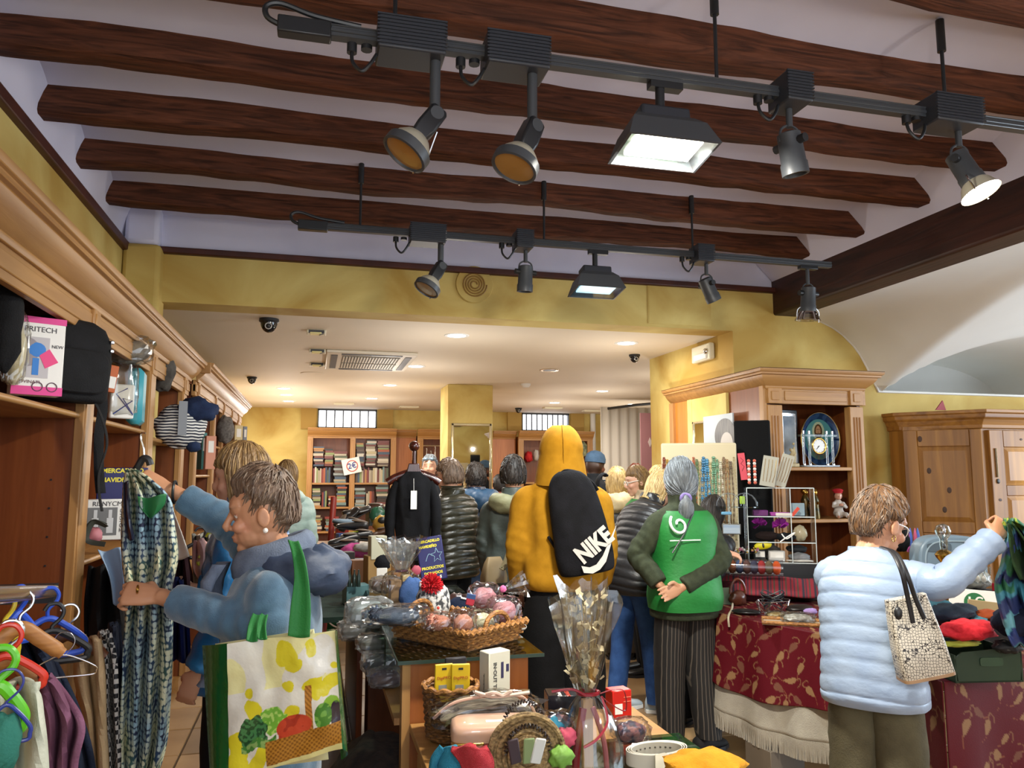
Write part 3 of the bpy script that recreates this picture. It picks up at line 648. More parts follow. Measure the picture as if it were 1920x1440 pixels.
# ------------------------------------------------------------------ people
M_skin = mat('skin', '#c9957a', rough=.5, attr=True, bump=.03, bsc=(160, 160, 160))
def fab(name, c, c2=None, rough=.9, bump=.25, s=60, sheen=.0): return mat(name, c, c2 or c, rough=rough, sc=(s/4,)*3, bump=bump, bsc=(s*3,)*3, sheen=sheen, spec=.25)
def nylon(name, c, c2=None, rough=.38): return mat(name, c, c2 or c, rough=rough, sc=(8, 8, 8), bump=.18, bsc=(38, 38, 60))
def hairm(name, c, c2): return mat(name, c, c2, rough=.5, sc=(90, 90, 14), detail=3, bump=.4, bsc=(160, 160, 30), lo=.3, hi=.7)
HR = (.079, .098, .117)
def sstep(a, b, x):
    t = min(max((x-a)/(b-a), 0), 1); return t*t*(3-2*t)
def hand_geo(g, side, wrist, d, n, curl=.5, s=1.0, spread=0.0, thumb=.5):
    """palm, four unequal fingers and a side thumb; d = finger direction, n = palm normal (towards the palm)"""
    d = V(d).normalized(); n = (V(n)-d*V(n).dot(d)).normalized(); t = d.cross(n)*side   # t = thumb side
    P = lambda a, b, c: V(wrist)+d*(a*s)+t*(b*s)+n*(c*s)
    R = []
    for a, wd, th in ((-.03, .026, .019), (0, .028, .018), (.03, .038, .016), (.065, .042, .0145), (.092, .040, .012), (.098, .030, .007)):
        R.append([P(a, wd*math.cos(q), th*math.sin(q)) for q in [2*PI*k/12 for k in range(12)]])
    g.rings(R)
    for b, L, cu in ((.034, .072, .85), (.0115, .080, 1.0), (-.0115, .075, 1.1), (-.034, .060, 1.25)):
        a = .085; c = 0.0; ang = 0.08; pts = [P(.07, b*.95, 0)]; pts.append(P(a, b, 0)); aa = a; cc = 0.
        for seg, f in ((.45, .7), (.31, 1.0), (.24, .8)):
            ang += curl*cu*f; aa += L*seg*math.cos(ang); cc += L*seg*math.sin(ang)
            pts.append(P(aa, b*(1+spread*(aa-a)*8), cc))
        g.tube(pts, [.0090*s, .0088*s, .0083*s, .0076*s, .006*s], 8)
    tp = [P(.008, .018, .004), P(.03, .043, .012), P(.055, .058-.02*thumb, .022+.02*thumb), P(.08, .060-.035*thumb, .030+.025*thumb)]
    g.tube(tp, [.015*s, .013*s, .0105*s, .008*s], 8)
def person(label, x, y, rz, h, coat, trous, shoes=None, hair=None, arms=None, lean=0, head=(0, 0, 0), skin='#d2a084', vox=.015, legs=None,
           face=False, male=False, fat=1.0, hem=.78, z0=0, curl=(.5, .5), hn=(None, None), hd=(None, None), collar=True, group=None, neckcol=None, brow='#4a3526', sidelean=0, hscale=1.0):
    t = thing('person', label, 'person', (x, y, z0), rz, group)
    s = h/1.70; Wi = (T(x, y, z0) @ RZ(rz)).inverted()
    def bend(p):
        p = V(p); k = sstep(.84*s, 1.12*s, p.z); o = V((0, 0, .92*s))
        M = T(o) @ RY(sidelean*k) @ RX(-lean*k) @ T(-o); return M @ p
    shx = (.180 if male else .152)*s*(.5+.5*fat)
    nk = bend((0, -.015*s, 1.44*s)); hc0 = bend((0, .012*s, 1.585*s))
    MH = T(nk) @ RZ(head[0]) @ RY(head[2]) @ RX(-head[1]-lean*.6) @ T((0, .03*s, .14*s)) @ Matrix.Scale(s*hscale, 4)
    # ---- arms
    sh = {sd: bend((sd*shx, -.01*s, 1.338*s)) for sd in (-1, 1)}
    el, wr = {}, {}
    for i, sd in enumerate((-1, 1)):
        a = (arms or (None, None))[i]
        if a is None: el[sd] = bend((sd*(shx+.05*s), -.02*s, 1.10*s)); wr[sd] = bend((sd*(shx+.035*s), .09*s, .87*s))
        elif a == 'fwd': el[sd] = bend((sd*(shx+.05*s), .0, 1.12*s)); wr[sd] = bend((sd*(shx-.05*s), .26*s, 1.12*s))
        else: el[sd] = Wi @ V(a[0]); wr[sd] = Wi @ V(a[1])
    # ---- body: one continuous surface
    g = G(); i0 = len(g.v)
    g.sph((0, -.008, .012), (.076, .094, .106), 20); g.sph((0, .030, -.05), (.054, .060, .062), 16); g.sph((0, .068, -.098), (.024, .022, .02), 12)
    g.sph((0, .06, .035), (.058, .035, .04), 12)
    g.tube([(0, .084, .022), (0, .098, 0), (0, .1115, -.022), (0, .104, -.036)], [.010, .0105, .0135, .011], 8)
    for q in (-1, 1):
        g.sph((q*.012, .094, -.031), .0095, 8); g.sph((q*.040, .066, -.028), (.022, .024, .022), 10); g.sph((q*.03, .078, .036), (.024, .014, .009), 8)
        g.rings([[(q*(.074+o*.9), -.008+r*.020*math.cos(a)-o*.3, -.012+r*.033*math.sin(a)) for a in [2*PI*k/10 for k in range(10)]] for o, r in ((-.01, .7), (.004, .85), (.012, 1.0), (.017, .85))])
    g.sph((0, .088, -.058), (.025, .012, .007), 10); g.sph((0, .086, -.070), (.021, .012, .008), 10)
    g.tube([(0, -.005, -.05), (0, -.022, -.12), (0, -.03, -.21)], [.056, .054, .066], 16)
    g.xf(MH, i0)
    R = []
    for z, a, b, oy in lerp_list([(.86, .15, .11, -.01), (.98, .14, .10, 0), (1.08, .125, .095, 0), (1.22, .14, .105, 0), (1.36, .15, .09, -.01), (1.43, .09, .06, -.015), (1.46, .05, .05, -.015)], 3):
        R.append([bend((a*s*math.cos(q), (b*math.sin(q)+oy)*s, z*s)) for q in [2*PI*k/20 for k in range(20)]])
    g.rings(R)
    L = legs or {}
    foot = {sd: V(L.get(sd, (sd*.095*s, 0, 0))) for sd in (-1, 1)}; fa = {sd: L.get(('a', sd), sd*-.12) for sd in (-1, 1)}
    kn = {}
    for sd in (-1, 1):
        hp = V((sd*.085*s, 0, .88*s)); an = foot[sd]+V((0, -.03*s, .085*s)); kn[sd] = (hp+an)/2+V((0, .02*s, .0))
        if ('k', sd) in L: kn[sd] = V(L[('k', sd)])
        g.tube(cat_rom([hp, kn[sd], an], 4), [.075*s, .07*s, .065*s, .058*s, .05*s, .046*s, .042*s, .036*s, .033*s], 12)
        g.tube(cat_rom([sh[sd]*.7+V((0, 0, sh[sd].z))*.3, sh[sd], el[sd], wr[sd]], 4), [.05*s, .05*s, .05*s, .05*s, .048*s, .045*s, .042*s, .04*s, .038*s, .035*s, .03*s, .026*s, .025*s], 12)
        Mf = T(foot[sd]) @ RZ(fa[sd]); g.rings([[Mf @ V((xx*s*w2, yy*s, zz*s*hh+.012)) for xx, zz in [(.036*math.cos(q), .03+.03*math.sin(q)) for q in [2*PI*k/10 for k in range(10)]]] for yy, w2, hh in ((-.075, .6, .9), (-.05, .9, 1.2), (0, .9, 1.3), (.06, 1.1, .9), (.12, 1.1, .6), (.155, .6, .4))])
        i = 0 if sd < 0 else 1
        dd = (wr[sd]-el[sd]).normalized(); d2 = (Wi.to_3x3() @ V(hd[i])).normalized() if hd[i] is not None else dd
        nn = (Wi.to_3x3() @ V(hn[i])) if hn[i] is not None else V((-sd, 0, 0.2))
        hand_geo(g, sd, wr[sd]+d2*.012*s, d2, nn, curl[i], s)
    MHi = MH.inverted(); sk = V(lin(skin)[:3]); lip = V(lin('#9c5047')[:3]); bro = V(lin(brow)[:3]); blush = V(lin('#c47d68')[:3])
    def colfn(p):
        q = MHi @ p; c = sk.copy()
        if q.y > .03 and -.13 < q.z < .12:
            k = math.exp(-((q.x/.024)**2+((q.z+.064)/.008)**2)); c = c.lerp(lip, .75*k) if q.y > .07 else c
            for e in (-1, 1):
                k = math.exp(-(((q.x-e*.033)/.02)**4+((q.z-.034)/.0045)**2)); c = c.lerp(bro, .7*k)
                k = math.exp(-(((q.x-e*.044)/.02)**2+((q.z+.03)/.02)**2)); c = c.lerp(blush, .45*k)
        return c
    obj('body', remesh(g, vox*s, 3, 'body', colfn, M_skin), None, t)
    if face:
        for e in (-1, 1):
            ey = obj('eye', G().sph(MH @ V((e*.031, .0660, .008)), (.0125*s,)*3, 12), mat('eye_white', '#d8d2cc', rough=.2), t)
            obj('iris', G().sph(MH @ V((e*.031, .0742, .006)), (.0056*s,)*3, 8), mat('iris', '#3a2a20', rough=.15), ey)
            i = len(g.v); obj('eyelid', G().tube([MH @ V((e*.031+.016*c, .0765-.007*abs(c), .0135-.004*abs(c)-.001)) for c in (-1, -.5, 0, .5, 1)], .0028*s, 6), mat('lid', '#a87660', rough=.5), ey)
    # ---- trousers
    if trous:
        tr = G(); bag = trous.get('w', 1.0); ln = trous.get('len', .07); RW = random.Random(int(x*97+y*31))
        if trous.get('skirt'):
            R = []
            for z, a in lerp_list([(ln, .30*bag), (.35, .27*bag), (.65, .215*bag), (.9, .17*bag), (1.0, .15*bag)], 4):
                R.append([(a*s*math.cos(q)*(1+.05*math.sin(q*7+z*2)*(1.1-z)), a*s*.8*math.sin(q)*(1+.05*math.sin(q*9)*(1.1-z)), z*s) for q in [2*PI*k/40 for k in range(40)]])
            tr.rings(R)
        else:
            for sd in (-1, 1):
                hp = V((sd*.09*s, -.005, .90*s)); an = foot[sd]+V((0, -.03*s, ln*s)); path = cat_rom([hp+V((-sd*.02*s, 0, -.01*s)), kn[sd], an], 13); n = len(path); R = []
                for i, p in enumerate(path):
                    u = i/(n-1); r = (.112*(1-u)+.075*u)*s*(1+(bag-1)*sstep(.05, .3, u))*(.80+.20*sstep(0, .10, u))*(trous.get('flare', 1)*u+1-u)
                    if i == n-1: p = p+V((0, 0, -.004))
                    R.append([p+V((math.cos(q)*r*(1+.06*nz((math.cos(q)*2, math.sin(q)*2, u*16), 1, sd*3+x)), math.sin(q)*r*1.05*(1+.06*nz((math.cos(q)*2, math.sin(q)*2, u*16), 1, sd+y)), 0)) for q in [2*PI*k/28 for k in range(28)]])
                tr.rings(R)
            R = []
            for z, a, b in lerp_list([(.80, .13, .11), (.84, .175, .125), (.92, .185, .130), (1.0, .165, .115), (1.06, .15, .105)], 3):
                R.append([bend((a*s*.94*math.cos(q), b*s*.94*math.sin(q)-.005, z*s)) for q in [2*PI*k/32 for k in range(32)]])
            tr.rings(R)
        obj('trousers' if not trous.get('skirt') else 'skirt', tr, trous['m'], t, smooth=60)
    if shoes:
        for sd in (-1, 1):
            Mf = T(foot[sd]) @ RZ(fa[sd]); sg = G()
            prof = [(-.095, .5, .055), (-.085, .85, .09), (-.05, .95, .10), (0, 1.0, .085), (.05, 1.12, .062), (.11, 1.18, .048), (.155, 1.0, .04), (.178, .5, .026)]
            sg.rings([[Mf @ V((.043*w2*math.cos(q)*s, yy*s, (.008+hh*(.5+.5*math.sin(q)))*s)) for q in [2*PI*k/14 for k in range(14)]] for yy, w2, hh in prof])
            so = obj('shoe', sg, shoes['m'], t, smooth=60)
            obj('sole', G().rings([[Mf @ V((.046*w2*math.cos(q)*s, yy*1.03*s, zz*s)) for yy, w2, q in [(-.095, .0, 0), (-.085, .85, 0), (0, 1, 0), (.11, 1.2, 0), (.165, .8, 0), (.182, 0, 0), (.165, -.8, 0), (.11, -1.2, 0), (0, -1, 0), (-.085, -.85, 0)]] for zz in (0, .022)]), shoes.get('sole', M_black), so, smooth=0)
    # ---- coat
    if coat:
        kind = coat['k']; cg = G(); pit = coat.get('pitch', .075); amp = coat.get('amp', .013)*s
        rows = coat.get('rings') or [(hem-.002, .20, .165, .0), (hem+.07, .205, .170, -.01), (.95, .195, .16, -.012), (1.08, .180, .148, -.005), (1.20, .190, .150, -.005), (1.30, .198, .142, -.01), (1.37, .190, .120, -.012), (1.415, .145, .095, -.015), (1.445, .088, .08, -.012)]
        if collar: rows = rows+[(1.475, .078, .080, -.005), (1.505, .080, .082, .0)]
        fx = fat*(1.08 if male else 1.0); R = []
        for z, a, b, oy in lerp_list(rows, 9 if coat.get('vox', 1) else 15):
            ring = []
            for k in range(44):
                q = 2*PI*k/44; c = math.cos(q); sn = math.sin(q)
                ex = .82; px = math.copysign(abs(c)**ex, c)*a*s*fx; py = math.copysign(abs(sn)**ex, sn)*b*s*(fat**.7)
                nrm = V((c, sn, 0))
                if kind == 'puffer':
                    zz = z+.010*math.sin(q*2+x)+.006*nz((q, z*3, 1)); ridge = abs(math.sin(PI*zz/pit))**coat.get('ex', .5)
                    dd = amp*(ridge-.6)+amp*.5*nz((c*5, sn*5, z*22), 1, x)*ridge
                else:
                    dd = amp*.9*nz((c*2.2, sn*2.2, z*5), 1, x)+amp*.5*nz((c*4, sn*4, z*13), 1, y)
                ring.append(bend((px+nrm.x*dd, py+nrm.y*dd+oy*s, z*s)))
            R.append(ring)
        cg.rings(R)
        for sd in (-1, 1):
            S0 = sh[sd]*.55+bend((0, -.01*s, 1.37*s))*.45
            path = cat_rom([S0, sh[sd]+(el[sd]-sh[sd])*.04, (sh[sd]+el[sd])/2, el[sd], (el[sd]+wr[sd])/2, wr[sd]-(wr[sd]-el[sd]).normalized()*coat.get('end', .012)], 9); n = len(path)
            acc = 0; rad = []; sw = coat.get('sw', 1.0)
            R0 = []
            # ring frames
            up = None
            for i, p in enumerate(path):
                tt = (path[min(i+1, n-1)]-path[max(i-1, 0)]).normalized()
                if up is None: up = tt.orthogonal().normalized()
                u_ = (up-tt*up.dot(tt)).normalized(); up = u_; q_ = tt.cross(u_)
                if i: acc += (p-path[i-1]).length
                f = i/(n-1); r = ((.062+.020*sstep(0, .22, f))*(1-f)+.056*f)*s*sw*(1 if f < .3 else 1)
                r *= 1 - coat.get('cuff', .10)*sstep(.93, 1, f)
                ring = []
                for k in range(24):
                    a_ = 2*PI*k/24; nr = u_*math.cos(a_)+q_*math.sin(a_)
                    if kind == 'puffer': dd = amp*.9*(abs(math.sin(PI*acc/(pit*.9)))**.5-.6)+amp*.5*nz((nr.x*3, nr.y*3, acc*24), 1, sd+x)
                    else:
                        eb = math.exp(-((f-.6)/.22)**2); dd = amp*(.5*nz((nr.x*2, nr.y*2, acc*7), 1, sd+y)+ (.45*math.sin(acc*130+3*math.sin(a_))*eb*coat.get('fold', 1)))
                    ring.append(p+nr*(r+dd))
                R0.append(ring)
            cg.rings(R0)
        co = obj(coat.get('n', 'coat'), cg, coat['m'], t, smooth=75) if coat.get('vox', 1) == 0 else obj(coat.get('n', 'coat'), remesh(cg, coat.get('vox', .012 if vox > .009 else .007)*s, coat.get('sm', 3), 'coat', None, coat['m']), None, t)
        if coat.get('hood'):
            hg = G(); hm = coat['hood']; R = []
            for i in range(43):
                a_ = -2.5+5.0*i/42; wgt = math.cos(a_/2)**2
                c_ = V((.115*math.sin(a_)*s, (-.09-.07*wgt)*s+.10*(1-wgt)*s, (1.42-.03*wgt)*s)); rr = (.034+.036*wgt)*s*coat.get('hs', 1)*(.93+.09*abs(math.sin(i*.45))**.6)
                tn = V((math.cos(a_), math.sin(a_)*.8, 0)).normalized(); nn = V((0, 0, 1)); bb = tn.cross(nn)
                R.append([bend(c_+(bb*math.cos(q)+nn*math.sin(q)*.92)*rr*(1+.26*nz((i*.25, q*1.3, x))+.16*abs(nz((i*.5, q*3, y))))) for q in [2*PI*k/24 for k in range(24)]])
            hg.rings(R); obj('hood', hg, hm, t, smooth=70)
    # ---- hair
    if hair: hair_fn(t, MH, s, hair, hair.get('n', 250))
    t['_'] = 0; del t['_']
    return t, MH, s, bend, Wi
def hair_fn(t, MH, s, H, N):
    st = H['st']; th = H.get('th', .13); low = H.get('low', -.62); line = H.get('line', .42); stretch = H.get('stretch', 1.0); seed = H.get('seed', 1)
    side = H.get('side', .10)
    def surf(d, off=0):
        # d: unit direction in head frame
        fy = d.y; z = d.z
        front = sstep(side, side+.22, fy)                     # 1 in face direction
        ear = H.get('ear', low); sd_ = sstep(-.62, -.30, fy); lim = line*front+(1-front)*(ear*sd_+low*(1-sd_))                          # lowest z with hair
        m = sstep(lim-.08, lim+.10, z)
        bulk = 1+th*m+(-.10)*(1-m)
        if st == 'curly': bulk += m*(.07*nz((d.x*7, d.y*7, d.z*7), 1, seed)+.05*nz((d.x*15, d.y*15, d.z*15), 1, seed))
        elif st == 'short': bulk += m*(.035*nz((d.x*5, d.y*5, d.z*5), 1, seed)+.02*nz((d.x*16, d.y*16, d.z*6), 1, seed)+H.get('top', .05)*max(0, d.z))
        else: bulk += m*(.02*nz((d.x*9, d.y*9, d.z*2), 1, seed)+.015*nz((d.x*22, d.y*22, d.z*2), 1, seed))
        zz = d.z*HR[2]; hx = d.x*HR[0]; hy = d.y*HR[1]-.008
        if stretch > 1 and d.z < 0 and m > .1:
            k = math.sqrt(max(1e-4, 1-d.z*d.z)); kk = min(max(k, .86)/k, 2.2); hx *= 1+(kk-1)*m; hy *= 1+(kk-1)*m; zz *= 1+(stretch-1)*m
        p = V((hx, hy, zz+.012))*1.0
        return V((p.x*(bulk+off), p.y*(bulk+off), (p.z-.012)*(bulk+off)+.012)), m
    nu, nv = 44, 30; vs = []
    for j in range(nv+1):
        ph = -PI/2+PI*j/nv
        for i in range(nu):
            a = 2*PI*i/nu; d = V((math.cos(ph)*math.cos(a), math.cos(ph)*math.sin(a), math.sin(ph))); vs.append(MH @ surf(d)[0])
    fs = [(j*nu+i, j*nu+(i+1) % nu, (j+1)*nu+(i+1) % nu, (j+1)*nu+i) for j in range(nv) for i in range(nu)]
    g = G().add(vs, fs); ms = H['m'] if isinstance(H['m'], (list, tuple)) else [H['m']]
    rnd = random.Random(seed); flow = H.get('flow', (0, -.3, -1)); cr = V(H.get('crown', (0, -.35, .95))).normalized()
    for k in range(N):
        a = rnd.uniform(0, 2*PI); zz = rnd.uniform(low-.05, 1); c = math.sqrt(max(0, 1-min(zz*zz, 1))); d = V((c*math.cos(a), c*math.sin(a), zz))
        m0 = surf(d)[1]
        if m0 < .45: continue
        tang = (d-cr).normalized() if (d-cr).length > .05 else V((0, 0, -1))
        tang = (tang+V(flow)*H.get('fw', .5)+V((rnd.gauss(0, 1), rnd.gauss(0, 1), rnd.gauss(0, 1)))*H.get('mess', .18))
        pts = []; L = rnd.uniform(.5, 1.0)*H.get('len', .75); dd = d.copy()
        for q in range(6):
            tq = (tang-dd*tang.dot(dd)); tq = tq.normalized() if tq.length > 1e-4 else tq
            p, mm = surf(dd, .012+.05*H.get('lift', .3)*(q/5)**1.5)
            pts.append(MH @ p); dd = (dd+tq*L/5).normalized()
        g.mi = k % len(ms)
        g.tube(pts, [.0026*s, .0034*s, .0032*s, .0026*s, .0018*s, .0006*s], 4, cap=False)
    g.mi = 0
    if 'tail' in H:
        pts = [MH @ V(p) for p in H['tail']]; n = len(pts)
        rr = H.get('tr', [.02]*n)
        cp = cat_rom(pts, 5); rs = [q[0] for q in _cr([[r] for r in rr], 5)]
        g.tube(cp, [r*s for r in rs], 16)
        for k in range(90):
            a = rnd.uniform(0, 2*PI); off = [V((math.cos(a), math.sin(a)*.6, 0))]; q0 = []
            for i, p in enumerate(cp):
                q0.append(p+MH.to_3x3() @ (off[0]*rs[i]*rnd.uniform(.98, 1.06)))
            g.mi = k % len(ms); g.tube(q0, .002*s, 4, cap=False)
    return obj('hair', g, ms, t, smooth=80)

HB = [hairm('hair_brown', '#3a2618', '#6b4a30'), hairm('hair_brown2', '#5a3d26', '#86623f')]
HG = [hairm('hair_grey', '#4a4d50', '#6e7478'), hairm('hair_grey2', '#5d6670', '#8f969a')]
HBl = [hairm('hair_blond', '#9a7c4c', '#c9ae78'), hairm('hair_blond2', '#b99b60', '#dcc592')]
HDk = [hairm('hair_dark', '#15110f', '#2a221d'), hairm('hair_dark2', '#1f1815', '#3a2e26')]
HDB = [hairm('hair_darkblond', '#5c4428', '#8a6b42'), hairm('hair_darkblond2', '#6f5433', '#a5854f')]
HSB = [hairm('hair_saltbrown', '#4a372a', '#77604d'), hairm('hair_saltbrown2', '#3a2b22', '#8d7864')]
M_btr = fab('black_trouser', '#0a0a0b', '#101012'); M_shoe = mat('black_leather', '#141312', rough=.4)
def at(px, d): p = W(px, 890, d=d); return p.x, p.y

# P1 blue fleece woman holding the dress
M_fleece = fab('blue_fleece', '#3f5a70', '#4d6a80', bump=.15, s=90, sheen=.4); M_navyq = nylon('navy_quilt', '#263248', '#324058', .6); M_denim = fab('dark_denim', '#1c2433', '#252f42')
x1, y1 = at(517, 2.22)
blue, MH1, s1, bend1, Wi1 = person('woman in blue fleece coat with short brown hair and pearl earring', x1, y1, 1.50, 1.525,
    dict(k='fleece', m=M_fleece, amp=.012, sw=.93, cuff=.0, end=.05, n='fleece_coat', hood=M_navyq, hs=1.12, rings=[(.70, .19, .155, 0), (.80, .20, .16, -.01), (.95, .19, .15, -.012), (1.08, .178, .145, -.005), (1.20, .188, .15, -.005), (1.30, .190, .138, -.01), (1.37, .180, .115, -.012), (1.415, .135, .092, -.015), (1.45, .082, .08, -.012)]),
    dict(m=M_denim), dict(m=M_shoe), dict(st='short', m=HSB, th=.12, low=-.50, line=.62, ear=.16, top=.14, side=.16, n=650, mess=.35, fw=.8, flow=(0, .7, -.3), len=.55, lift=1.2, seed=4),
    arms=((W(495, 1178, d=2.02), W(300, 1118, d=2.12)), (W(432, 985, d=2.42), W(318, 918, d=2.42))), head=(.05, .18, 0), skin='#b98563', vox=.0042, hscale=1.0, face=True, curl=(.95, 1.05),
    hd=((-1, .15, .12), (-.95, .0, .45)), hn=((0, .75, -.6), (.3, .55, -.75)), collar=False, brow='#5a4434')
el = obj('earring', G().sph(MH1 @ V((-.088, -.012, -.052)), .0075, 12), mat('pearl', '#e8e0d4', rough=.15, coat=1), blue)
sc = G()   # scarf
R = []
for i in range(25):
    a = 2*PI*i/24; c = bend1((.098*s1*math.cos(a), (.098*math.sin(a)-.005)*s1, (1.435+.03*math.cos(a)*0-.03*math.sin(a))*s1)); tn = V((-math.sin(a), math.cos(a), 0)); bb = V((math.cos(a), math.sin(a), 0))
    R.append([c+(bb*math.cos(q)*.032+V((0, 0, 1))*math.sin(q)*.055)*s1*(1+.15*nz((a*2, q, 3))) for q in [2*PI*k/12 for k in range(12)]])
sc.rings(R)
sc.rings([[bend1(((-.02+xx)*s1, (.15+.03*math.sin(i)+yy)*s1, (1.42-.05*i)*s1)) for xx, yy in [((.05+.006*i)*math.cos(q), .022*math.sin(q)+.012*math.sin(3*q+i)) for q in [2*PI*k/14 for k in range(14)]]] for i in range(8)])
obj('scarf', sc, fab('grey_scarf', '#6b7688', '#566072', s=70), blue, smooth=70)
obj('bracelet', G().tube([W(318, 918, d=2.42).lerp(W(345, 932, d=2.42), .35)+V((.0, .034*math.cos(a), .034*math.sin(a))) for a in [2*PI*i/18 for i in range(18)]], .0045, 6, closed=True).xf(Wi1), M_black, blue)
obj('ring', G().tube([W(258, 1105, d=2.10)+V((0, .011*math.cos(a), .011*math.sin(a))) for a in [2*PI*i/14 for i in range(14)]], .002, 5, closed=True).xf(Wi1), M_brass, blue)
# P2 behind
x, y = at(470, 2.95)
p2 = person('woman with dark blond bob in bright blue jacket behind the fleece coat', x, y, 1.25, 1.63, dict(k='puffer', m=nylon('bright_blue', '#1f5f94', '#2b70a6', .25), pitch=.09), dict(m=M_btr), dict(m=M_shoe),
    dict(st='long', m=HDB, th=.17, low=-1.2, line=.30, side=.30, stretch=1.35, n=420, mess=.10, fw=1.0, flow=(0, 0, -1), len=1.2, lift=.1, seed=9), head=(.15, .15, 0), face=True, vox=.012, arms=(None, 'fwd'))
# P3 mint
x, y = at(538, 6.2)
person('person in pale mint hooded puffer seen from behind near the bookcase', x, y, -.25, 1.62, dict(k='puffer', m=nylon('mint', '#8fa9a2', '#a4bab3', .5), hood=nylon('mint', '#8fa9a2'), hs=1.25, pitch=.11, amp=.016), dict(m=M_btr), dict(m=M_shoe),
    dict(st='long', m=HDB, th=.14, low=-1.2, line=.4, stretch=1.2, n=160, mess=.05, fw=1, flow=(0, 0, -1), len=1, lift=.05), fat=1.1)
# P4 hooded man
M_must = fab('mustard_fleece', '#a0700f', '#ae7c18', s=90, bump=.1)
x4, y4 = at(1052, 4.30)
hm, MH4, s4, bend4, Wi4 = person('tall person in mustard yellow hoodie with hood up seen from behind', x4, y4, -.22, 1.75,
    dict(k='fleece', m=M_must, amp=.02, n='hoodie', sw=1.12, cuff=.22, fold=.4, rings=[(.87, .165, .14, 0), (.92, .20, .165, -.005), (1.02, .195, .16, -.01), (1.15, .192, .155, -.005), (1.27, .203, .15, -.005), (1.35, .20, .13, -.01), (1.40, .172, .11, -.012), (1.435, .125, .092, -.012), (1.47, .085, .082, -.005)]),
    dict(m=M_btr, w=1.30, flare=1.25), dict(m=M_shoe), None, male=True, skin='#8a5a42', vox=.013, collar=False)
R = []
for i in range(22):
    f = i/21; z = -.165+f*.315; pr = lambda q: 1
    w_ = .128*math.sqrt(max(0, 1-((z-.0)/.165)**2))*.95+.0 if z > 0 else .118+.03*(-z/.165)
    R.append([MH4 @ V((w_*math.cos(q)*(1+.025*nz((q, z*9, 2))), -.012-.02*max(0, z)*3*0+w_*1.10*math.sin(q)*(1+.03*nz((q*1.3, z*12, 5)))-.012, z+.012+.012*math.sin(q)*(1-f))) for q in [2*PI*k/32 for k in range(32)]])
obj('hood', G().rings(R), M_must, hm, smooth=80)
obj('hood_seam', G().tube([MH4 @ V((0, -.165*math.cos(a)*.93-.02, .162*math.sin(a)+.015)) for a in [-.5+2*i/14 for i in range(15)]], .0022, 5), M_must, hm)
# P5 green vest lady
M_vest = nylon('green_vest', '#17702b', '#1c7c33', .6); M_olive = fab('olive_knit', '#2f3526', '#3b412f', s=120, bump=.4)
M_pin = mat('pinstripe', '#1d1b1a', '#26231f', rough=.8)
nt = M_pin.node_tree; wv = nt.nodes.new('ShaderNodeTexWave'); wv.bands_direction = 'X'; wv.inputs['Scale'].default_value = 17; tc = nt.nodes.new('ShaderNodeTexCoord'); nt.links.new(tc.outputs['Object'], wv.inputs[0])
rp = nt.nodes.new('ShaderNodeValToRGB'); rp.color_ramp.elements[0].position = .86; rp.color_ramp.elements[0].color = lin('#1d1b1a'); rp.color_ramp.elements[1].position = .97; rp.color_ramp.elements[1].color = lin('#5e564c')
nt.links.new(wv.outputs[0], rp.inputs[0]); nt.links.new(rp.outputs[0], nt.nodes['Principled BSDF'].inputs['Base Color'])
x5, y5 = at(1276, 4.42)
g5, MH5, s5, bend5, Wi5 = person('woman with grey ponytail in green volunteer vest, hands clasped behind her back', x5, y5, .05, 1.59,
    dict(k='fleece', m=M_olive, amp=.010, n='sweater', sw=1.0, cuff=.05), dict(m=M_pin, w=1.0, len=.10), dict(m=mat('suede_black', '#131213', rough=.8)),
    dict(st='long', m=HG, th=.13, low=-.75, line=.35, n=420, mess=.03, fw=.9, flow=(0, -1, -.55), len=.9, lift=.02, crown=(0, .5, .85),
         tail=[(0, -.10, -.075), (0, -.135, -.095), (0, -.14, -.135), (.0, -.13, -.18), (.0, -.125, -.215)], tr=[.022, .020, .036, .034, .012]),
    arms=((W(1196, 1040, d=4.30), W(1238, 1098, d=4.18)), (W(1350, 1050, d=4.30), W(1278, 1102, d=4.16))), curl=(.55, .35), hd=((.8, .0, -.45), (-.85, 0, -.25)), hn=((0, -.3, 1), (0, -1, .2)),
    head=(-.35, .12, 0), vox=.0046, hscale=1.14, skin='#b98868', legs={-1: (-.085, 0.05, 0), 1: (.10, -.03, 0), ('a', 1): -1.2, ('a', -1): -.25})
R = []
for z, a, b, oy in lerp_list([(.83, .20, .165, -.01), (.90, .208, .172, -.014), (.98, .20, .166, -.014), (1.10, .190, .158, -.008), (1.20, .192, .157, -.006), (1.30, .190, .15, -.01), (1.37, .172, .126, -.012), (1.41, .138, .10, -.014)], 6):
    R.append([bend5((math.copysign(abs(math.cos(q))**.8, math.cos(q))*a*s5*1.07, (math.copysign(abs(math.sin(q))**.8, math.sin(q))*b*1.12+oy)*s5*(1+.02*nz((q*2, z*7, 4))+.012*math.sin(z*40+q*3)*(z < 1.05)), z*s5)) for q in [2*PI*k/44 for k in range(44)]])
obj('vest', G().rings(R, cap=False), M_vest, g5, smooth=70)
obj('scrunchie', G().tube([MH5 @ V((.024*math.cos(a), -.137-.004*math.sin(3*a), -.097+.022*math.sin(a))) for a in [2*PI*i/20 for i in range(20)]], .0095, 8, closed=True), fab('lilac', '#7d6fa6', '#8f80b8'), g5)
back = lambda xx, z, o=.0: bend5((xx*s5, (-.168-o-.012+.004*abs(xx))*s5*(1-.25*max(0, (z-1.28)/.13)), z*s5))
lg = G(); pts = [back(.02+r*math.cos(a)-.045, 1.285+r*math.sin(a), .008) for a, r in [(-1.2+i*.33-3.4, .058-.0012*i) for i in range(18)]]
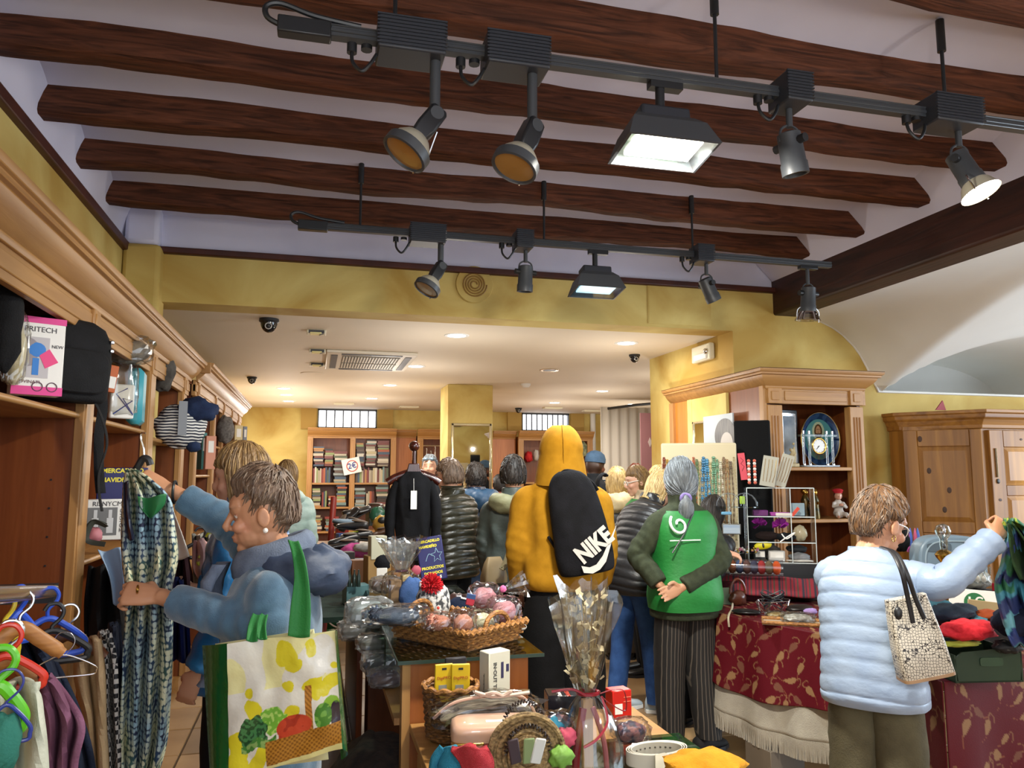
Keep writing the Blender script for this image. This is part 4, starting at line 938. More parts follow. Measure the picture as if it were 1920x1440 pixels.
lg.tube([back(-.115+r*math.cos(a), 1.335+r*math.sin(a), .016) for a, r in [(2.3+i*.27, .062-.0018*i) for i in range(27)]], .0075, 6)
obj('spiral_emblem', lg, mat('print_white', '#e4ece4', rough=.6), g5)
obj('printed_line', G().tube([back(-.19+i*.02, 1.245, .016) for i in range(11)], .0032, 5), mat('print_white', '#e4ece4'), g5)
obj('strap', G().tube([back(-.01-i*.021, 1.40-i*.028, .019) for i in range(9)], .0045, 6), M_black, g5)
# P6 pale blue puffer lady
M_ice = nylon('ice_puffer', '#889bb6', '#97a8be', .42); M_khaki = fab('khaki_trouser', '#4d4735', '#5a543f')
x6, y6 = at(1618, 2.92)
p6, MH6, s6, bend6, Wi6 = person('woman in pale blue quilted jacket with short brown hair and glasses reaching to the right', x6, y6, -.80, 1.45,
    dict(k='puffer', m=M_ice, pitch=.066, amp=.011, ex=.30, vox=0, n='quilted_jacket', sw=1.02, cuff=.02, rings=[(.815, .205, .172, 0), (.845, .21, .18, -.01), (.88, .206, .178, -.014), (1.02, .200, .172, -.012), (1.15, .205, .170, -.01), (1.27, .205, .16, -.012), (1.35, .185, .132, -.014), (1.405, .14, .10, -.014), (1.44, .09, .085, -.01), (1.462, .078, .078, -.004)]),
    dict(m=M_khaki, w=1.12), dict(m=M_shoe), dict(st='short', m=[HB[1], HSB[0], HSB[1]], th=.19, low=-.66, line=.42, ear=.06, top=.06, side=.22, n=700, mess=.42, fw=.7, flow=(0, .3, -.6), len=.6, lift=.9, seed=12),
    arms=((W(1580, 1130, d=3.15), W(1640, 1150, d=3.3)), (W(1768, 1092, d=2.74), W(1866, 1008, d=2.80))), curl=(.4, 1.05), hd=(None, (.75, .25, .55)), hn=(None, (-.2, .8, -.5)),
    lean=.12, collar=False, head=(-.65, .30, 0), vox=.0046, hscale=1.14, face=True, skin='#bd8765', fat=1.02)
gl = G()
for e in (-1, 1): gl.tube([MH6 @ V((e*(.033+.022*math.cos(a)), .098-.012*abs(math.cos(a))*(1 if e*math.cos(a) > 0 else .3), .002+.018*math.sin(a))) for a in [2*PI*i/16 for i in range(16)]], .0018, 5, closed=True); gl.tube([MH6 @ V((e*.056, .092, .010)), MH6 @ V((e*.078, .05, .012)), MH6 @ V((e*.084, -.01, .008))], .0024, 6)
obj('glasses', gl, mat('pale_frame', '#d8d0c4', rough=.3), p6)
obj('earring', G().tube([MH6 @ V((.09, -.012+.009*math.cos(a), -.055+.011*math.sin(a))) for a in [2*PI*i/12 for i in range(12)]], .002, 5, closed=True), M_brass, p6)
# P7 .. background shoppers
x, y = at(848, 6.0)
person('person in dark olive shiny puffer with short curly brown hair beside the black jumper', x, y, .55, 1.62, dict(k='puffer', m=nylon('olive_puffer', '#25241a', '#36352a', .32), pitch=.055, amp=.016, vox=0, ex=.4), dict(m=M_btr), dict(m=M_shoe),
    dict(st='curly', m=HSB, th=.24, low=-.55, line=.35, n=260, mess=.5, len=.4, lift=.6, seed=3), head=(.4, .1, 0), fat=1.1)
x, y = at(892, 6.7)
person('person in long blue puffer with hood and dark curly hair, left of the beige handbag', x, y, .1, 1.60, dict(k='puffer', m=nylon('blue_puffer', '#26344a', '#34455e', .34), hood=nylon('blue_puffer2', '#23425f', '#2c4f6e', .45), hs=1.5, pitch=.10, amp=.016, vox=0, ex=.4), dict(m=M_btr), dict(m=M_shoe),
    dict(st='curly', m=HDk, th=.22, low=-.6, line=.35, n=260, mess=.6, len=.4, lift=.6, seed=5), hem=.45, fat=1.12)
x9, y9 = at(962, 5.4)
person('person in grey green hooded jacket with tousled dark hair behind the mustard hoodie', x9, y9, -.35, 1.62, dict(k='fleece', m=nylon('greygreen', '#3a4240', '#4a5450', .5), hood=nylon('stone_hood', '#8d8c6a', '#7c7d60', .6), hs=1.1, amp=.014), dict(m=M_btr), dict(m=M_shoe),
    dict(st='short', m=HDk, th=.22, low=-.5, line=.40, top=.10, n=320, mess=.6, len=.5, lift=1, seed=6), fat=1.08)
x, y = at(806, 8.3)
p10 = person('grey haired man with sunglasses pushed up on his head behind the black jumper', x, y, PI-.3, 1.72, dict(k='fleece', m=fab('dark_jumper', '#22262c')), dict(m=M_btr), dict(m=M_shoe), dict(st='short', m=HG, th=.07, low=-.4, line=.55, n=120, seed=8), male=True, face=True, vox=.012)
sg = G()
for e in (-1, 1): sg.sph(p10[1] @ V((e*.036, .088, .085)), (.03, .02, .02), 10)
sg.tube([p10[1] @ V((e, .02, .07)) for e in (-.085, .085)], .004, 6)
obj('sunglasses', sg, mat('sun_lens', '#8fa6b8', rough=.08, metal=.6), p10[0])
x, y = at(1112, 7.4)
p11 = person('man in denim blue baseball cap and dark jacket facing right', x, y, -1.25, 1.73, dict(k='fleece', m=fab('charcoal', '#1d2025')), dict(m=M_btr), dict(m=M_shoe), None, male=True, skin='#3b261c', head=(0, .1, 0))
cap = G().lathe([(.093, .0), (.094, .04), (.08, .08), (.045, .108), (.001, .118)], 24).xf(p11[1] @ T(0, -.005, .03) @ Matrix.Diagonal((.95, 1.12, 1, 1)))
brim = G(); brim.rings([[p11[1] @ V((xx*w_, .085+yy, .032+zz-.02*abs(xx)*8)) for xx, zz in ((-1, .004), (1, .004), (1, -.002), (-1, -.002))] for yy, w_ in ((0, .075), (.05, .07), (.08, .045))])
cp_ = obj('cap', cap, fab('denim_cap', '#3d5570', '#4a6480'), p11[0]); obj('brim', brim, fab('denim_cap', '#3d5570'), cp_)
x, y = at(1158, 6.6)
person('woman with pale blond curls in dark coat and cream scarf behind the backpack', x, y, -.3, 1.55, dict(k='puffer', m=nylon('greycoat', '#2b2b2d', '#38383a', .5), hood=fab('cream_scarf', '#c9b48c', '#dac8a2'), hs=1.4, pitch=.1), dict(m=fab('brown_trouser', '#3d3226')), dict(m=M_shoe),
    dict(st='curly', m=HBl, th=.34, low=-.9, line=.2, stretch=1.2, n=380, mess=.4, len=.6, lift=.5, seed=2), fat=1.1, lean=.1)
x, y = at(1203, 6.1)
p13 = person('woman volunteer with glasses in green vest over yellow polo neck facing left', x, y, 1.35, 1.585, dict(k='fleece', m=fab('cream_knit', '#b5a184', '#c4b193')), dict(m=M_btr), dict(m=M_shoe),
    dict(st='long', m=HDB, th=.12, low=-.7, line=.38, n=280, mess=.05, flow=(0, -1, -.3), fw=.9, len=.9, lift=.05, seed=5, tail=[(0, -.10, -.02), (0, -.14, -.03), (0, -.155, -.09), (0, -.14, -.15)], tr=[.02, .025, .032, .01]), face=True, vox=.010, head=(.1, .2, 0), skin='#d3a287')
MHx = p13[1]; gl = G()
for e in (-1, 1): gl.tube([MHx @ V((e*(.033+.024*math.cos(a)), .098, .004+.018*math.sin(a))) for a in [2*PI*i/12 for i in range(12)]], .003, 5, closed=True); gl.tube([MHx @ V((e*.057, .095, .010)), MHx @ V((e*.084, -.01, .012))], .004, 6)
obj('glasses', gl, mat('pale_frame', '#d8d0c4'), p13[0])
obj('polo_neck', G().lathe([(.068, 1.40), (.064, 1.43), (.062, 1.47), (.06, 1.49)], 20).xf(Matrix.Scale(p13[2], 4)), fab('yellow_knit', '#c2a320', '#cfb22e'), p13[0])
vg = G(); vg.rings([[(a*.93*math.cos(q), a*.72*math.sin(q)-.008, z*.93) for q in [2*PI*k/32 for k in range(32)]] for z, a in ((.9, .222), (1.1, .21), (1.28, .215), (1.38, .19), (1.43, .125))], cap=False)
obj('vest', vg, M_vest, p13[0], smooth=70)
x, y = at(1192, 7.1)
person('person with auburn hair just visible above the woman with glasses', x, y, PI, 1.60, dict(k='fleece', m=fab('mauve_top', '#6a4a50')), dict(m=M_btr), dict(m=M_shoe), dict(st='curly', m=[hairm('auburn', '#4a1f14', '#7a3a28')], th=.16, low=-.5, line=.4, n=100, seed=7), face=True)
x, y = at(1236, 6.6)
person('blond person with bright green collar left of the grey ponytail', x, y, .3, 1.58, dict(k='fleece', m=fab('bright_green', '#3f9a2e', '#4cae38')), dict(m=M_btr), dict(m=M_shoe), dict(st='long', m=HBl, th=.16, low=-.9, line=.3, stretch=1.1, n=200, mess=.1, fw=1, flow=(0, 0, -1), len=1, seed=3))
x16, y16 = at(1184, 5.15)
person('woman in black quilted jacket, blue jeans and white trainers bending over', x16, y16, -1.15, 1.60, dict(k='puffer', m=nylon('black_puffer', '#19191b', '#262628', .4), pitch=.05, amp=.010, sw=1.05, vox=0, ex=.4), dict(m=fab('blue_jeans', '#2c4a7d', '#3a5c94', s=70), w=.80), dict(m=mat('trainer', '#a9b4ba', rough=.5), sole=M_paper),
    dict(st='long', m=HBl, th=.16, low=-1.0, line=.3, stretch=1.15, n=260, mess=.1, fw=1, flow=(0, 0, -1), len=1, seed=13), lean=.40, hem=.80, arms=(None, 'fwd'), legs={-1: (-.10, -.05, 0), 1: (.11, .10, 0), ('a', 1): -.8, ('a', -1): -.3}, head=(-.2, .3, 0), fat=1.05)
x, y = at(1294, 4.84)
person('dark haired person reaching out just right of the green vest', x, y, -1.0, 1.44, dict(k='puffer', m=nylon('black_puffer', '#19191b', '#262628'), pitch=.06), dict(m=M_btr), dict(m=M_shoe),
    dict(st='long', m=HDk, th=.18, low=-.9, line=.35, stretch=1.1, n=220, mess=.1, fw=1, flow=(0, 0, -1), len=1, seed=21), lean=.55, arms=(None, (W(1338, 1045, d=4.6), W(1358, 1034, d=4.5))), vox=.010, hd=(None, (.8, -.25, -.25)), hn=(None, (0, .3, -1)), curl=(.5, .7))
x, y = at(938, 8.4)
person('person in coral red top at the edge of the yellow pillar', x, y, .4, 1.50, dict(k='fleece', m=fab('coral', '#b03a48', '#c04452')), dict(m=M_btr), dict(m=M_shoe), dict(st='short', m=HDk, th=.16, n=80, seed=4))
# ------------------------------------------------------------------ goods helpers
def fc(p, extra=0): return -math.atan2(p[0], p[1])+extra
def ext(px0, py0, px1, py1, d):
    """base point, width and height of something seen at distance d"""
    return W((px0+px1)/2, py1, d=d), (px1-px0)*d/F, (py1-py0)*d/F
def blob(w, dp, h, seed=0, n=22, amp=.18, fq=2.2, fold=0, flat=.0):
    g = G(); R = []
    for i in range(n//2+1):
        t = PI*i/(n//2); t = min(max(t, .05), PI-.05); ring = []
        for k in range(n):
            a = 2*PI*k/n; p = V((math.sin(t)*math.cos(a), math.sin(t)*math.sin(a), -math.cos(t)))
            r = 1+amp*noise.noise(p*fq+V((seed*3.7, seed, -seed)))+amp*.5*noise.noise(p*fq*2.4+V((seed, seed*2, 5)))
            if fold: r += fold*math.sin(p.x*9+p.z*6+seed+3*noise.noise(p*2))
            q = p*r; z = q.z*.5+.5
            ring.append((q.x*w/2, q.y*dp/2, max(z, flat)*h))
        R.append(ring)
    return g.rings(R)
def crinkle(w, dp, h, seed=0, n=26, amp=.10):
    g = G(); R = []
    for i in range(n//2+1):
        t = PI*i/(n//2); t = min(max(t, .06), PI-.06); ring = []
        for k in range(n):
            a = 2*PI*k/n; p = V((math.sin(t)*math.cos(a), math.sin(t)*math.sin(a), -math.cos(t)))
            p = V([math.copysign(abs(c)**.62, c) for c in p])
            r = .92+amp*1.6*abs(noise.noise(p*2.6+V((seed, 0, 0))))+amp*1.5*abs(noise.noise(p*6.5+V((0, seed, 0))))*(.4+abs(p.x))+amp*.5*noise.noise(p*14+V((seed, seed, 0)))
            q = p*r; ring.append((q.x*w/2, q.y*dp/2, max(0, q.z*.5+.5)*h))
        R.append(ring)
    return g.rings(R)
def lump(name, label, cat, loc, w, dp, h, m, seed=1, rz=0, group=None, amp=.18, fold=0, n=24, flat=.0):
    return solo(name, blob(w, dp, h, seed, n, amp, fold=fold, flat=flat), m, label, cat, loc, rz, group, smooth=80)
def bagged(name, label, cat, loc, w, dp, h, m, seed=1, rz=0, group=None, film=None, inner=None):
    t = thing(name, label, cat, loc, rz, group)
    obj('contents', inner or blob(w*.84, dp*.84, h*.86, seed, 22, .2), m, t, smooth=80)
    obj('clear_wrapper', crinkle(w, dp, h, seed, 32), film or M_poly, t, smooth=0); return t
def carton(name, label, cat, loc, w, dp, h, m, rz=0, group=None, bevel=.003):
    t = thing(name, label, cat, loc, rz, group); obj('body', G().box(-w/2, -dp/2, 0, w/2, dp/2, h), m, t, bevel=bevel, seg=1); return t
FRONT = lambda x, y, z: T(x, y, z) @ RX(PI/2)          # text standing upright facing -Y
def sheet(pts, d, nu=24, nv=30, amp=.012, fr=3, seed=0, thick=.006):
    """hanging cloth: rows of (left px, right px, y px) at distance d, with vertical folds"""
    rows = _cr([list(r)+[dd] for r, dd in zip(pts, d if hasattr(d, '__len__') else [d]*len(pts))], max(2, nv//(len(pts)-1)))
    g = G(); R = []
    for j, (a, b, y, dd) in enumerate(rows):
        R.append([W(a+(b-a)*i/nu, y+4*math.sin(i*.5+seed), d=dd+amp*2*math.sin(i/nu*PI*2*fr+seed+j*.06)+amp*noise.noise(V((i*.22, j*.12, seed)))*1.6) for i in range(nu+1)])
    return g.rings(R, loop=False, cap=False)
def c3(h): return flatm(h)
# ------------------------------------------------------------------ left: items in the wall cabinet
def backpack_left():
    p = W(118, 752, d=2.92); t = thing('shoulder_bag', 'black zipped laptop backpack with long hanging strap on the left shelf', 'bag', p, .85)
    m = fab('black_canvas', '#121213', '#19191b', bump=.3)
    obj('body', G().rings([[(x*.165*k, y*.075*k2, z) for x, y in [(math.copysign(abs(math.cos(q))**.5, math.cos(q)), math.copysign(abs(math.sin(q))**.6, math.sin(q))) for q in [2*PI*i/28 for i in range(28)]]] for z, k, k2 in ((0, .86, .8), (.015, .95, 1), (.15, 1, 1.08), (.24, .98, .95), (.29, .86, .7), (.315, .6, .4))]), m, t, smooth=60)
    obj('front_pocket', G().rings([[(x*.12*k, -.085+o, z) for x, z in [(math.copysign(abs(math.cos(q))**.5, math.cos(q)), .11+.085*k*math.copysign(abs(math.sin(q))**.5, math.sin(q))) for q in [2*PI*i/24 for i in range(24)]]] for k, o in ((1, .015), (1, -.006), (.93, -.014))]), m, t, smooth=50)
    for z in (.235, .20): obj('zip_pull', G().box(.135, -.07, z, .15, -.05, z+.014), M_chrome, t, bevel=.003)
    obj('strap', G().tube(cat_rom([(.10, -.02, .03), (.13, -.05, -.06), (.15, -.06, -.16), (.145, -.03, -.27), (.16, -.02, -.36), (.168, -.03, -.42)], 6), .022, 8, flat=(.15, 1)), m, t)
    obj('strap', G().tube(cat_rom([(.16, .03, .12), (.185, .03, .0), (.17, .02, -.12), (.165, .0, -.26), (.165, -.02, -.35)], 6), .022, 8, flat=(.15, 1)), m, t)
backpack_left()
def hairdryer_box():
    p = W(64, 742, d=2.72); t = carton('product_box', 'white and pink hair dryer box beside the black backpack on the left shelf', 'box', p, .155, .07, .275, M_paper, .50)
    obj('top_band', G().box(-.079, -.037, .255, .079, .037, .277), c3('d8428c'), t); obj('bottom_band', G().box(-.0785, -.0365, .0, .0785, -.03, .03), c3('d8428c'), t)
    text('printed_word', 'PRITECH', .026, c3('3a3a40'), t, FRONT(.0, -.0362, .232))
    text('printed_word', 'NEW', .016, c3('3a3a40'), t, FRONT(.055, -.0362, .175)); text('printed_word', 'COVINATI', .016, c3('7a5a60'), t, FRONT(-.03, -.0362, .045))
    f = obj('printed_photo', G().box(-.07, -.0362, .06, .03, -.035, .205), c3('b9b4b6'), t)
    obj('printed_face', G().sph((-.035, -.036, .14), (.032, .0012, .042), 16).sph((-.045, -.0362, .18), (.036, .0014, .022), 16), c3('8d8488'), f)
    obj('printed_dryer', G().sph((-.01, -.0366, .16), (.03, .0012, .026), 14).box(-.02, -.0375, .07, .0, -.0362, .13), c3('2f78c4'), f); obj('printed_nozzle', G().prism([(0, .14), (.03, .165), (.06, .12), (.02, .095)], 0, .0014, FRONT(0, -.0362, 0)), c3('e0457f'), f)
    for x in (-.0, .045): obj('printed_circle', G().tube([(x+.016*math.cos(a), -.037, .03+.016*math.sin(a)) for a in [2*PI*i/18 for i in range(18)]], .0018, 5, closed=True), c3('5a3a4a'), t)
hairdryer_box()
p = W(22, 722, d=2.62); bagged('gift_packet', 'tall cream packet in crinkled clear film at the far left of the shelf', 'packet', p, .08, .05, .26, fab('cream_cloth', '#c9bf9c', '#d6cdb0'), 3, .5, film=M_cello)
p = W(2, 700, d=2.45); lump('hanging_bag', 'black drooping bag at the left picture edge on the shelf', 'bag', p, .10, .08, .36, fab('black_canvas', '#121213'), 4, .4)
p = W(236, 682, d=3.85); bagged('crumpled_bag', 'crumpled clear cellophane bundle at the top of the second bay', 'packet', p, .25, .16, .15, fab('grey_tissue', '#6d655c', '#8b847a'), 7, .4, film=M_cello)
t = carton('packet', 'orange and white packet leaning against the stile by the backpack', 'packet', W(201, 735, d=3.62), .06, .02, .13, c3('b5561d'), (0, .12, .6)); obj('label_patch', G().box(-.02, -.012, .02, .025, -.010, .075), M_paper, t)
p = W(226, 785, d=3.8); t = thing('gift_bag', 'clear bag with white paper drawn in blue lines, beside the teal folder', 'packet', p, .45)
obj('contents', G().box(-.055, -.02, 0, .055, .02, .17), M_paper, t, bevel=.008); obj('clear_wrapper', crinkle(.15, .07, .30, 5), M_cello, t, smooth=30)
obj('drawn_line', G().tube([(-.04, -.022, .02), (.045, -.022, .09), (.0, -.022, .10), (.05, -.022, .02), (-.03, -.022, .12), (.02, -.022, .15)], .003, 5), c3('2c3f8a'), t)
t = carton('folder', 'teal ring folder standing in the second bay of the near cabinet', 'folder', W(253, 797, d=4.0), .075, .20, .29, mat('teal', '#3f98a6', rough=.4), .12, bevel=.02)
# striped tops in third bay
m_st = mat('stripes', '#101a30'); nt = m_st.node_tree; wv = nt.nodes.new('ShaderNodeTexWave'); wv.bands_direction = 'Z'; wv.inputs['Scale'].default_value = 17; wv.inputs['Distortion'].default_value = 2.5; wv.inputs['Detail'].default_value = 1
tc = nt.nodes.new('ShaderNodeTexCoord'); rp = nt.nodes.new('ShaderNodeValToRGB'); rp.color_ramp.interpolation = 'CONSTANT'; rp.color_ramp.elements[0].color = lin('#131b30'); rp.color_ramp.elements[1].color = lin('#d4d2cc'); rp.color_ramp.elements[1].position = .5
nt.links.new(tc.outputs['Object'], wv.inputs[0]); nt.links.new(wv.outputs[0], rp.inputs[0]); nt.links.new(rp.outputs[0], nt.nodes['Principled BSDF'].inputs['Base Color'])
p = W(335, 842, d=4.75); t = thing('striped_top', 'navy and white striped top draped over the shelf edge in the third bay', 'clothing', p, .35)
obj('striped_body', blob(.30, .16, .27, 3, 28, .22, fold=.03), m_st, t, smooth=80); obj('navy_yoke', blob(.26, .17, .15, 8, 24, .25, fold=.05).xf(T(.10, .0, .17)), fab('navy_jersey', '#1a2440', '#22304e'), t, smooth=80)
obj('navy_cuff', blob(.09, .08, .07, 2, 16).xf(T(.08, -.03, -.02)), fab('navy_jersey', '#1a2440'), t, smooth=80); obj('swing_tag', G().box(-.03, -.10, .08, .02, -.095, .29), c3('7e8288'), t)
lump('dark_garment', 'dark crumpled garment hanging above the striped top in the third bay', 'clothing', W(303, 735, d=4.7), .14, .12, .24, fab('grey_black', '#3a3632', '#55504a'), 9, fold=.05)
# sign and gift box on the low shelf
M_navy = mat('sign_navy', '#14175a', rough=.45); M_yel = mat('sign_yellow', '#e6d83c', rough=.5)
def star_line(parent, cx, cz, s, y):
    pts = []
    for i in range(11):
        r = s if i % 2 == 0 else s*.45; a = PI/2+i*PI/5; pts.append((cx+r*math.cos(a)*.8, y, cz+r*math.sin(a)))
    obj('star_outline', G().tube(pts, .0016, 5), mat('sign_cyan', '#9cc6d8', rough=.5), parent)
    obj('trail_line', G().tube(cat_rom([(cx-s*1.6, y, cz-s*.6), (cx-s*1.1, y, cz+s*.3), (cx-s*.6, y, cz+.0)], 5), .0014, 5), mat('sign_cyan', '#9cc6d8'), parent)
def sign(label, p, w, h, rot):
    t = thing('shop_sign', label, 'sign', p, rot); obj('board', G().box(-w/2, 0, 0, w/2, .012, h), M_navy, t, bevel=.004)
    text('lettering', 'MERCADILLO', w*.135, M_yel, t, FRONT(0, -.001, h*.90), bold=.001); text('lettering', 'NAVIDEÑO', w*.135, M_yel, t, FRONT(-w*.08, -.001, h*.90-w*.20), bold=.001)
    return t
sign('dark blue Christmas market sign on the low shelf behind the dress', W(228, 938, d=3.55), .21, .15, .25)
sg = sign('dark blue Christmas market sign with star outline leaning behind the red pompom hat', W(815, 1088, d=4.0), .135, .225, (-.12, -.16, -.15))
star_line(sg, .03, .125, .038, -.002)
text('lettering', 'PRODUCTOS', .019, M_yel, sg, FRONT(.0, -.001, .065), bold=.0008); text('lettering', 'DONADOS', .019, M_yel, sg, FRONT(.0, -.001, .038), bold=.0008); text('lettering', 'S', .02, M_paper, sg, FRONT(.035, -.001, .014), bold=.001)
t = carton('gift_box', 'white perfume gift box with grey bottles printed on it, below the blue sign', 'box', W(197, 1012, d=3.35), .155, .05, .175, M_paper, .30)
text('printed_word', 'RISNYCM', .028, c3('4a4a4e'), t, FRONT(.0, -.0265, .155)); text('printed_word', 'TOKYO', .03, c3('4a4a4e'), t, FRONT(.062, -.0265, .085) @ RZ(PI/2)); text('printed_word', 'NYC', .012, c3('4a4a4e'), t, FRONT(.062, -.0265, .03) @ RZ(PI/2))
ph = obj('printed_photo', G().box(-.075, -.0262, .02, .04, -.025, .14), c3('6d6d6d'), t)
for x in (-.045, .012): obj('printed_bottle', G().box(x-.013, -.0275, .03, x+.013, -.026, .095).box(x-.007, -.0275, .095, x+.007, -.026, .13), c3('c4c4c4'), ph, bevel=.002)
bw = lump('ribbon_gift', 'small pink soap with dark ribbon bow in front of the white gift box', 'gift', W(176, 1020, d=3.2), .06, .05, .07, c3('b06a72'), 5)
obj('ribbon_bow', G().tube(cat_rom([(-.04, -.02, .05), (0, -.03, .10), (.05, -.02, .075), (0, -.03, .09), (-.02, -.03, .02), (.05, -.03, .0)], 6), .012, 6, flat=(.2, 1)), c3('33362c'), bw)
solo('paper_sheet', sheet([(322, 324, 958), (322, 340, 1000), (325, 356, 1046)], 2.9, 8, 12, .01, .5), mat('white_paper', '#e6e4de'), 'white curled paper sheet just right of the held dress', 'paper', solid=.002)
solo('blister_pack', sheet([(183, 225, 1030), (205, 232, 1080), (212, 236, 1132)], 2.75, 10, 14, .006, .5), mat('pale_blue_card', '#8aa6c4', rough=.4), 'pale blue curved cardboard packet hanging under the low shelf', 'packet', solid=.003)
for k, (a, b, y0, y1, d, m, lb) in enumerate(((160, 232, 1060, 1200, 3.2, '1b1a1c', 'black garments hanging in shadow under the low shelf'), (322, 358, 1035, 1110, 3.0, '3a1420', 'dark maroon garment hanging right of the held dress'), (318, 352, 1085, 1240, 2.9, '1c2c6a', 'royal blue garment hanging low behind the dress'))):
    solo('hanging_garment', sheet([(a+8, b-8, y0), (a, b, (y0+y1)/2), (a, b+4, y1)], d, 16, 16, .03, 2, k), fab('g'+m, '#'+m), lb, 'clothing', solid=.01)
# far cabinet contents
for k, (a, b, y0, y1, d, c, lb) in enumerate(((371, 379, 812, 880, 6.3, '3f7a76', 'thin teal box standing in the far cabinet'), (379, 396, 818, 880, 6.3, 'c98a70', 'peach coloured box standing in the far cabinet'), (434, 448, 798, 842, 7.6, 'cbb98a', 'cream illustrated book in the narrow bay of the far cabinet'), (450, 457, 800, 840, 8.2, '7d8490', 'grey box in the last bay of the far cabinet'))):
    B, w_, h_ = ext(a, y0, b, y1, d); c = carton('boxed_item', lb, 'box', B, w_*1.1, .14, h_, c3(c), .5); obj('label_patch', G().box(-w_*.3, -.072, h_*.5, w_*.3, -.0705, h_*.85), M_paper, c)
lump('grey_bundle', 'grey knitted bundle high in the far cabinet', 'clothing', W(421, 832, d=7.1), .16, .14, .26, fab('grey_knit', '#5a5652', '#777370', s=200), 6)
# ------------------------------------------------------------------ rail with hangers and clothes at lower left
M_hw = wood('hanger_wood', '#94602c', '#b27c42', 'X', s=2)
def hanger(label, px, py, d, wpx, m, rz=0, drop=.09, hook=True, r=.008, kind='bar'):
    """hook point at px,py"""
    p = W(px, py, d=d); w2 = wpx*d/F/2; t = thing('clothes_hanger', label, 'hanger', p, rz, 'hangers on the left rail')
    if kind == 'wood':
        obj('yoke', G().tube(cat_rom([(-w2, 0, -drop*1.35), (-w2*.5, 0, -drop*.95), (0, 0, -drop*.62), (w2*.5, 0, -drop*.95), (w2, 0, -drop*1.35)], 6), [.012]*2+[.016]*21+[.012]*2, 10, flat=(1, .6)), m, t)
    else:
        obj('yoke', G().tube(cat_rom([(-w2, 0, -drop*1.5), (-w2*.5, 0, -drop), (0, 0, -drop*.7), (w2*.5, 0, -drop), (w2, 0, -drop*1.5), (w2*1.02, 0, -drop*1.75), (w2*.9, 0, -drop*1.95), (0, 0, -drop*1.95), (-w2*.9, 0, -drop*1.95), (-w2*1.02, 0, -drop*1.75)], 5), r, 8, closed=False), m, t)
    obj('hook', G().tube(cat_rom([(0, 0, -drop*.65), (0, 0, -.03), (.018, 0, -.012), (.022, 0, .006), (.010, 0, .022), (-.010, 0, .022), (-.02, 0, .008)], 5), .0035 if kind == 'wood' else r*.6, 7), M_chrome if kind == 'wood' else m, t); return t
rl = thing('clothes_rail', 'chrome flat arm rail holding the hangers at lower left', 'rail', W(105, 1108, d=2.15))
ra = W(105, 1108, d=2.15); rb = W(-60, 1120, d=1.15)
obj('rail_bar', G().tube([(0, 0, 0), tuple((rb-ra)*.5), tuple(rb-ra)], .016, 10, flat=(1, .5)), M_chrome, rl, smooth=60); obj('bracket', G().box(-.25, -.02, -.03, 0, .02, .02), M_black, rl)
hanger('wooden hanger with pale varnish in front of the chrome rail', 40, 1128, 1.65, 150, M_hw, .5, kind='wood')
hanger('blue plastic hanger nearest the cabinet stile', 92, 1120, 1.95, 130, mat('hanger_blue', '#2f55c4', rough=.3), .6, .075)
hanger('blue tubular hanger at the front of the rail', 36, 1120, 1.75, 70, mat('hanger_blue', '#2f55c4'), 1.1, .05, r=.009)
hanger('yellow plastic hanger by the blue one', 12, 1135, 1.7, 60, mat('hanger_yellow', '#d2b928', rough=.3), 1.1, .06)
hanger('red plastic hanger above the off-white trousers', 15, 1195, 1.5, 120, mat('hanger_red', '#c23322', rough=.3), .2, .05)
hanger('bright green plastic hanger at the left picture edge', 2, 1240, 1.35, 80, mat('hanger_green', '#58b31c', rough=.3), .2, .06, r=.011)
hanger('dark blue wire hanger below the green one', 15, 1282, 1.32, 80, mat('hanger_navy', '#28357e', rough=.3), .3, .05, r=.0035)
hanger('brown wooden hanger over the cream trousers', 130, 1150, 2.05, 130, wood('hanger_brown', '#4e2a14', '#6a3c20', 'X'), .3, kind='wood')
hanger('second brown wooden hanger lower left under the navy jacket', 20, 1185, 1.6, 130, M_hw, .2, kind='wood')
hanger('black plastic hanger with clips in the middle of the rail', 100, 1150, 1.9, 120, M_black, .4, .06)
hanger('thin silver wire hanger over the check jacket', 120, 1205, 1.8, 110, M_chrome, .2, .04, r=.002)
m_chk = mat('houndstooth', '#d0ccc6'); nt = m_chk.node_tree; ck = nt.nodes.new('ShaderNodeTexChecker'); ck.inputs['Scale'].default_value = 75; ck.inputs[1].default_value = lin('#17181c'); ck.inputs[2].default_value = lin('#b9b5ae'); tc = nt.nodes.new('ShaderNodeTexCoord'); nt.links.new(tc.outputs['Object'], ck.inputs[0]); nt.links.new(ck.outputs[0], nt.nodes['Principled BSDF'].inputs['Base Color'])
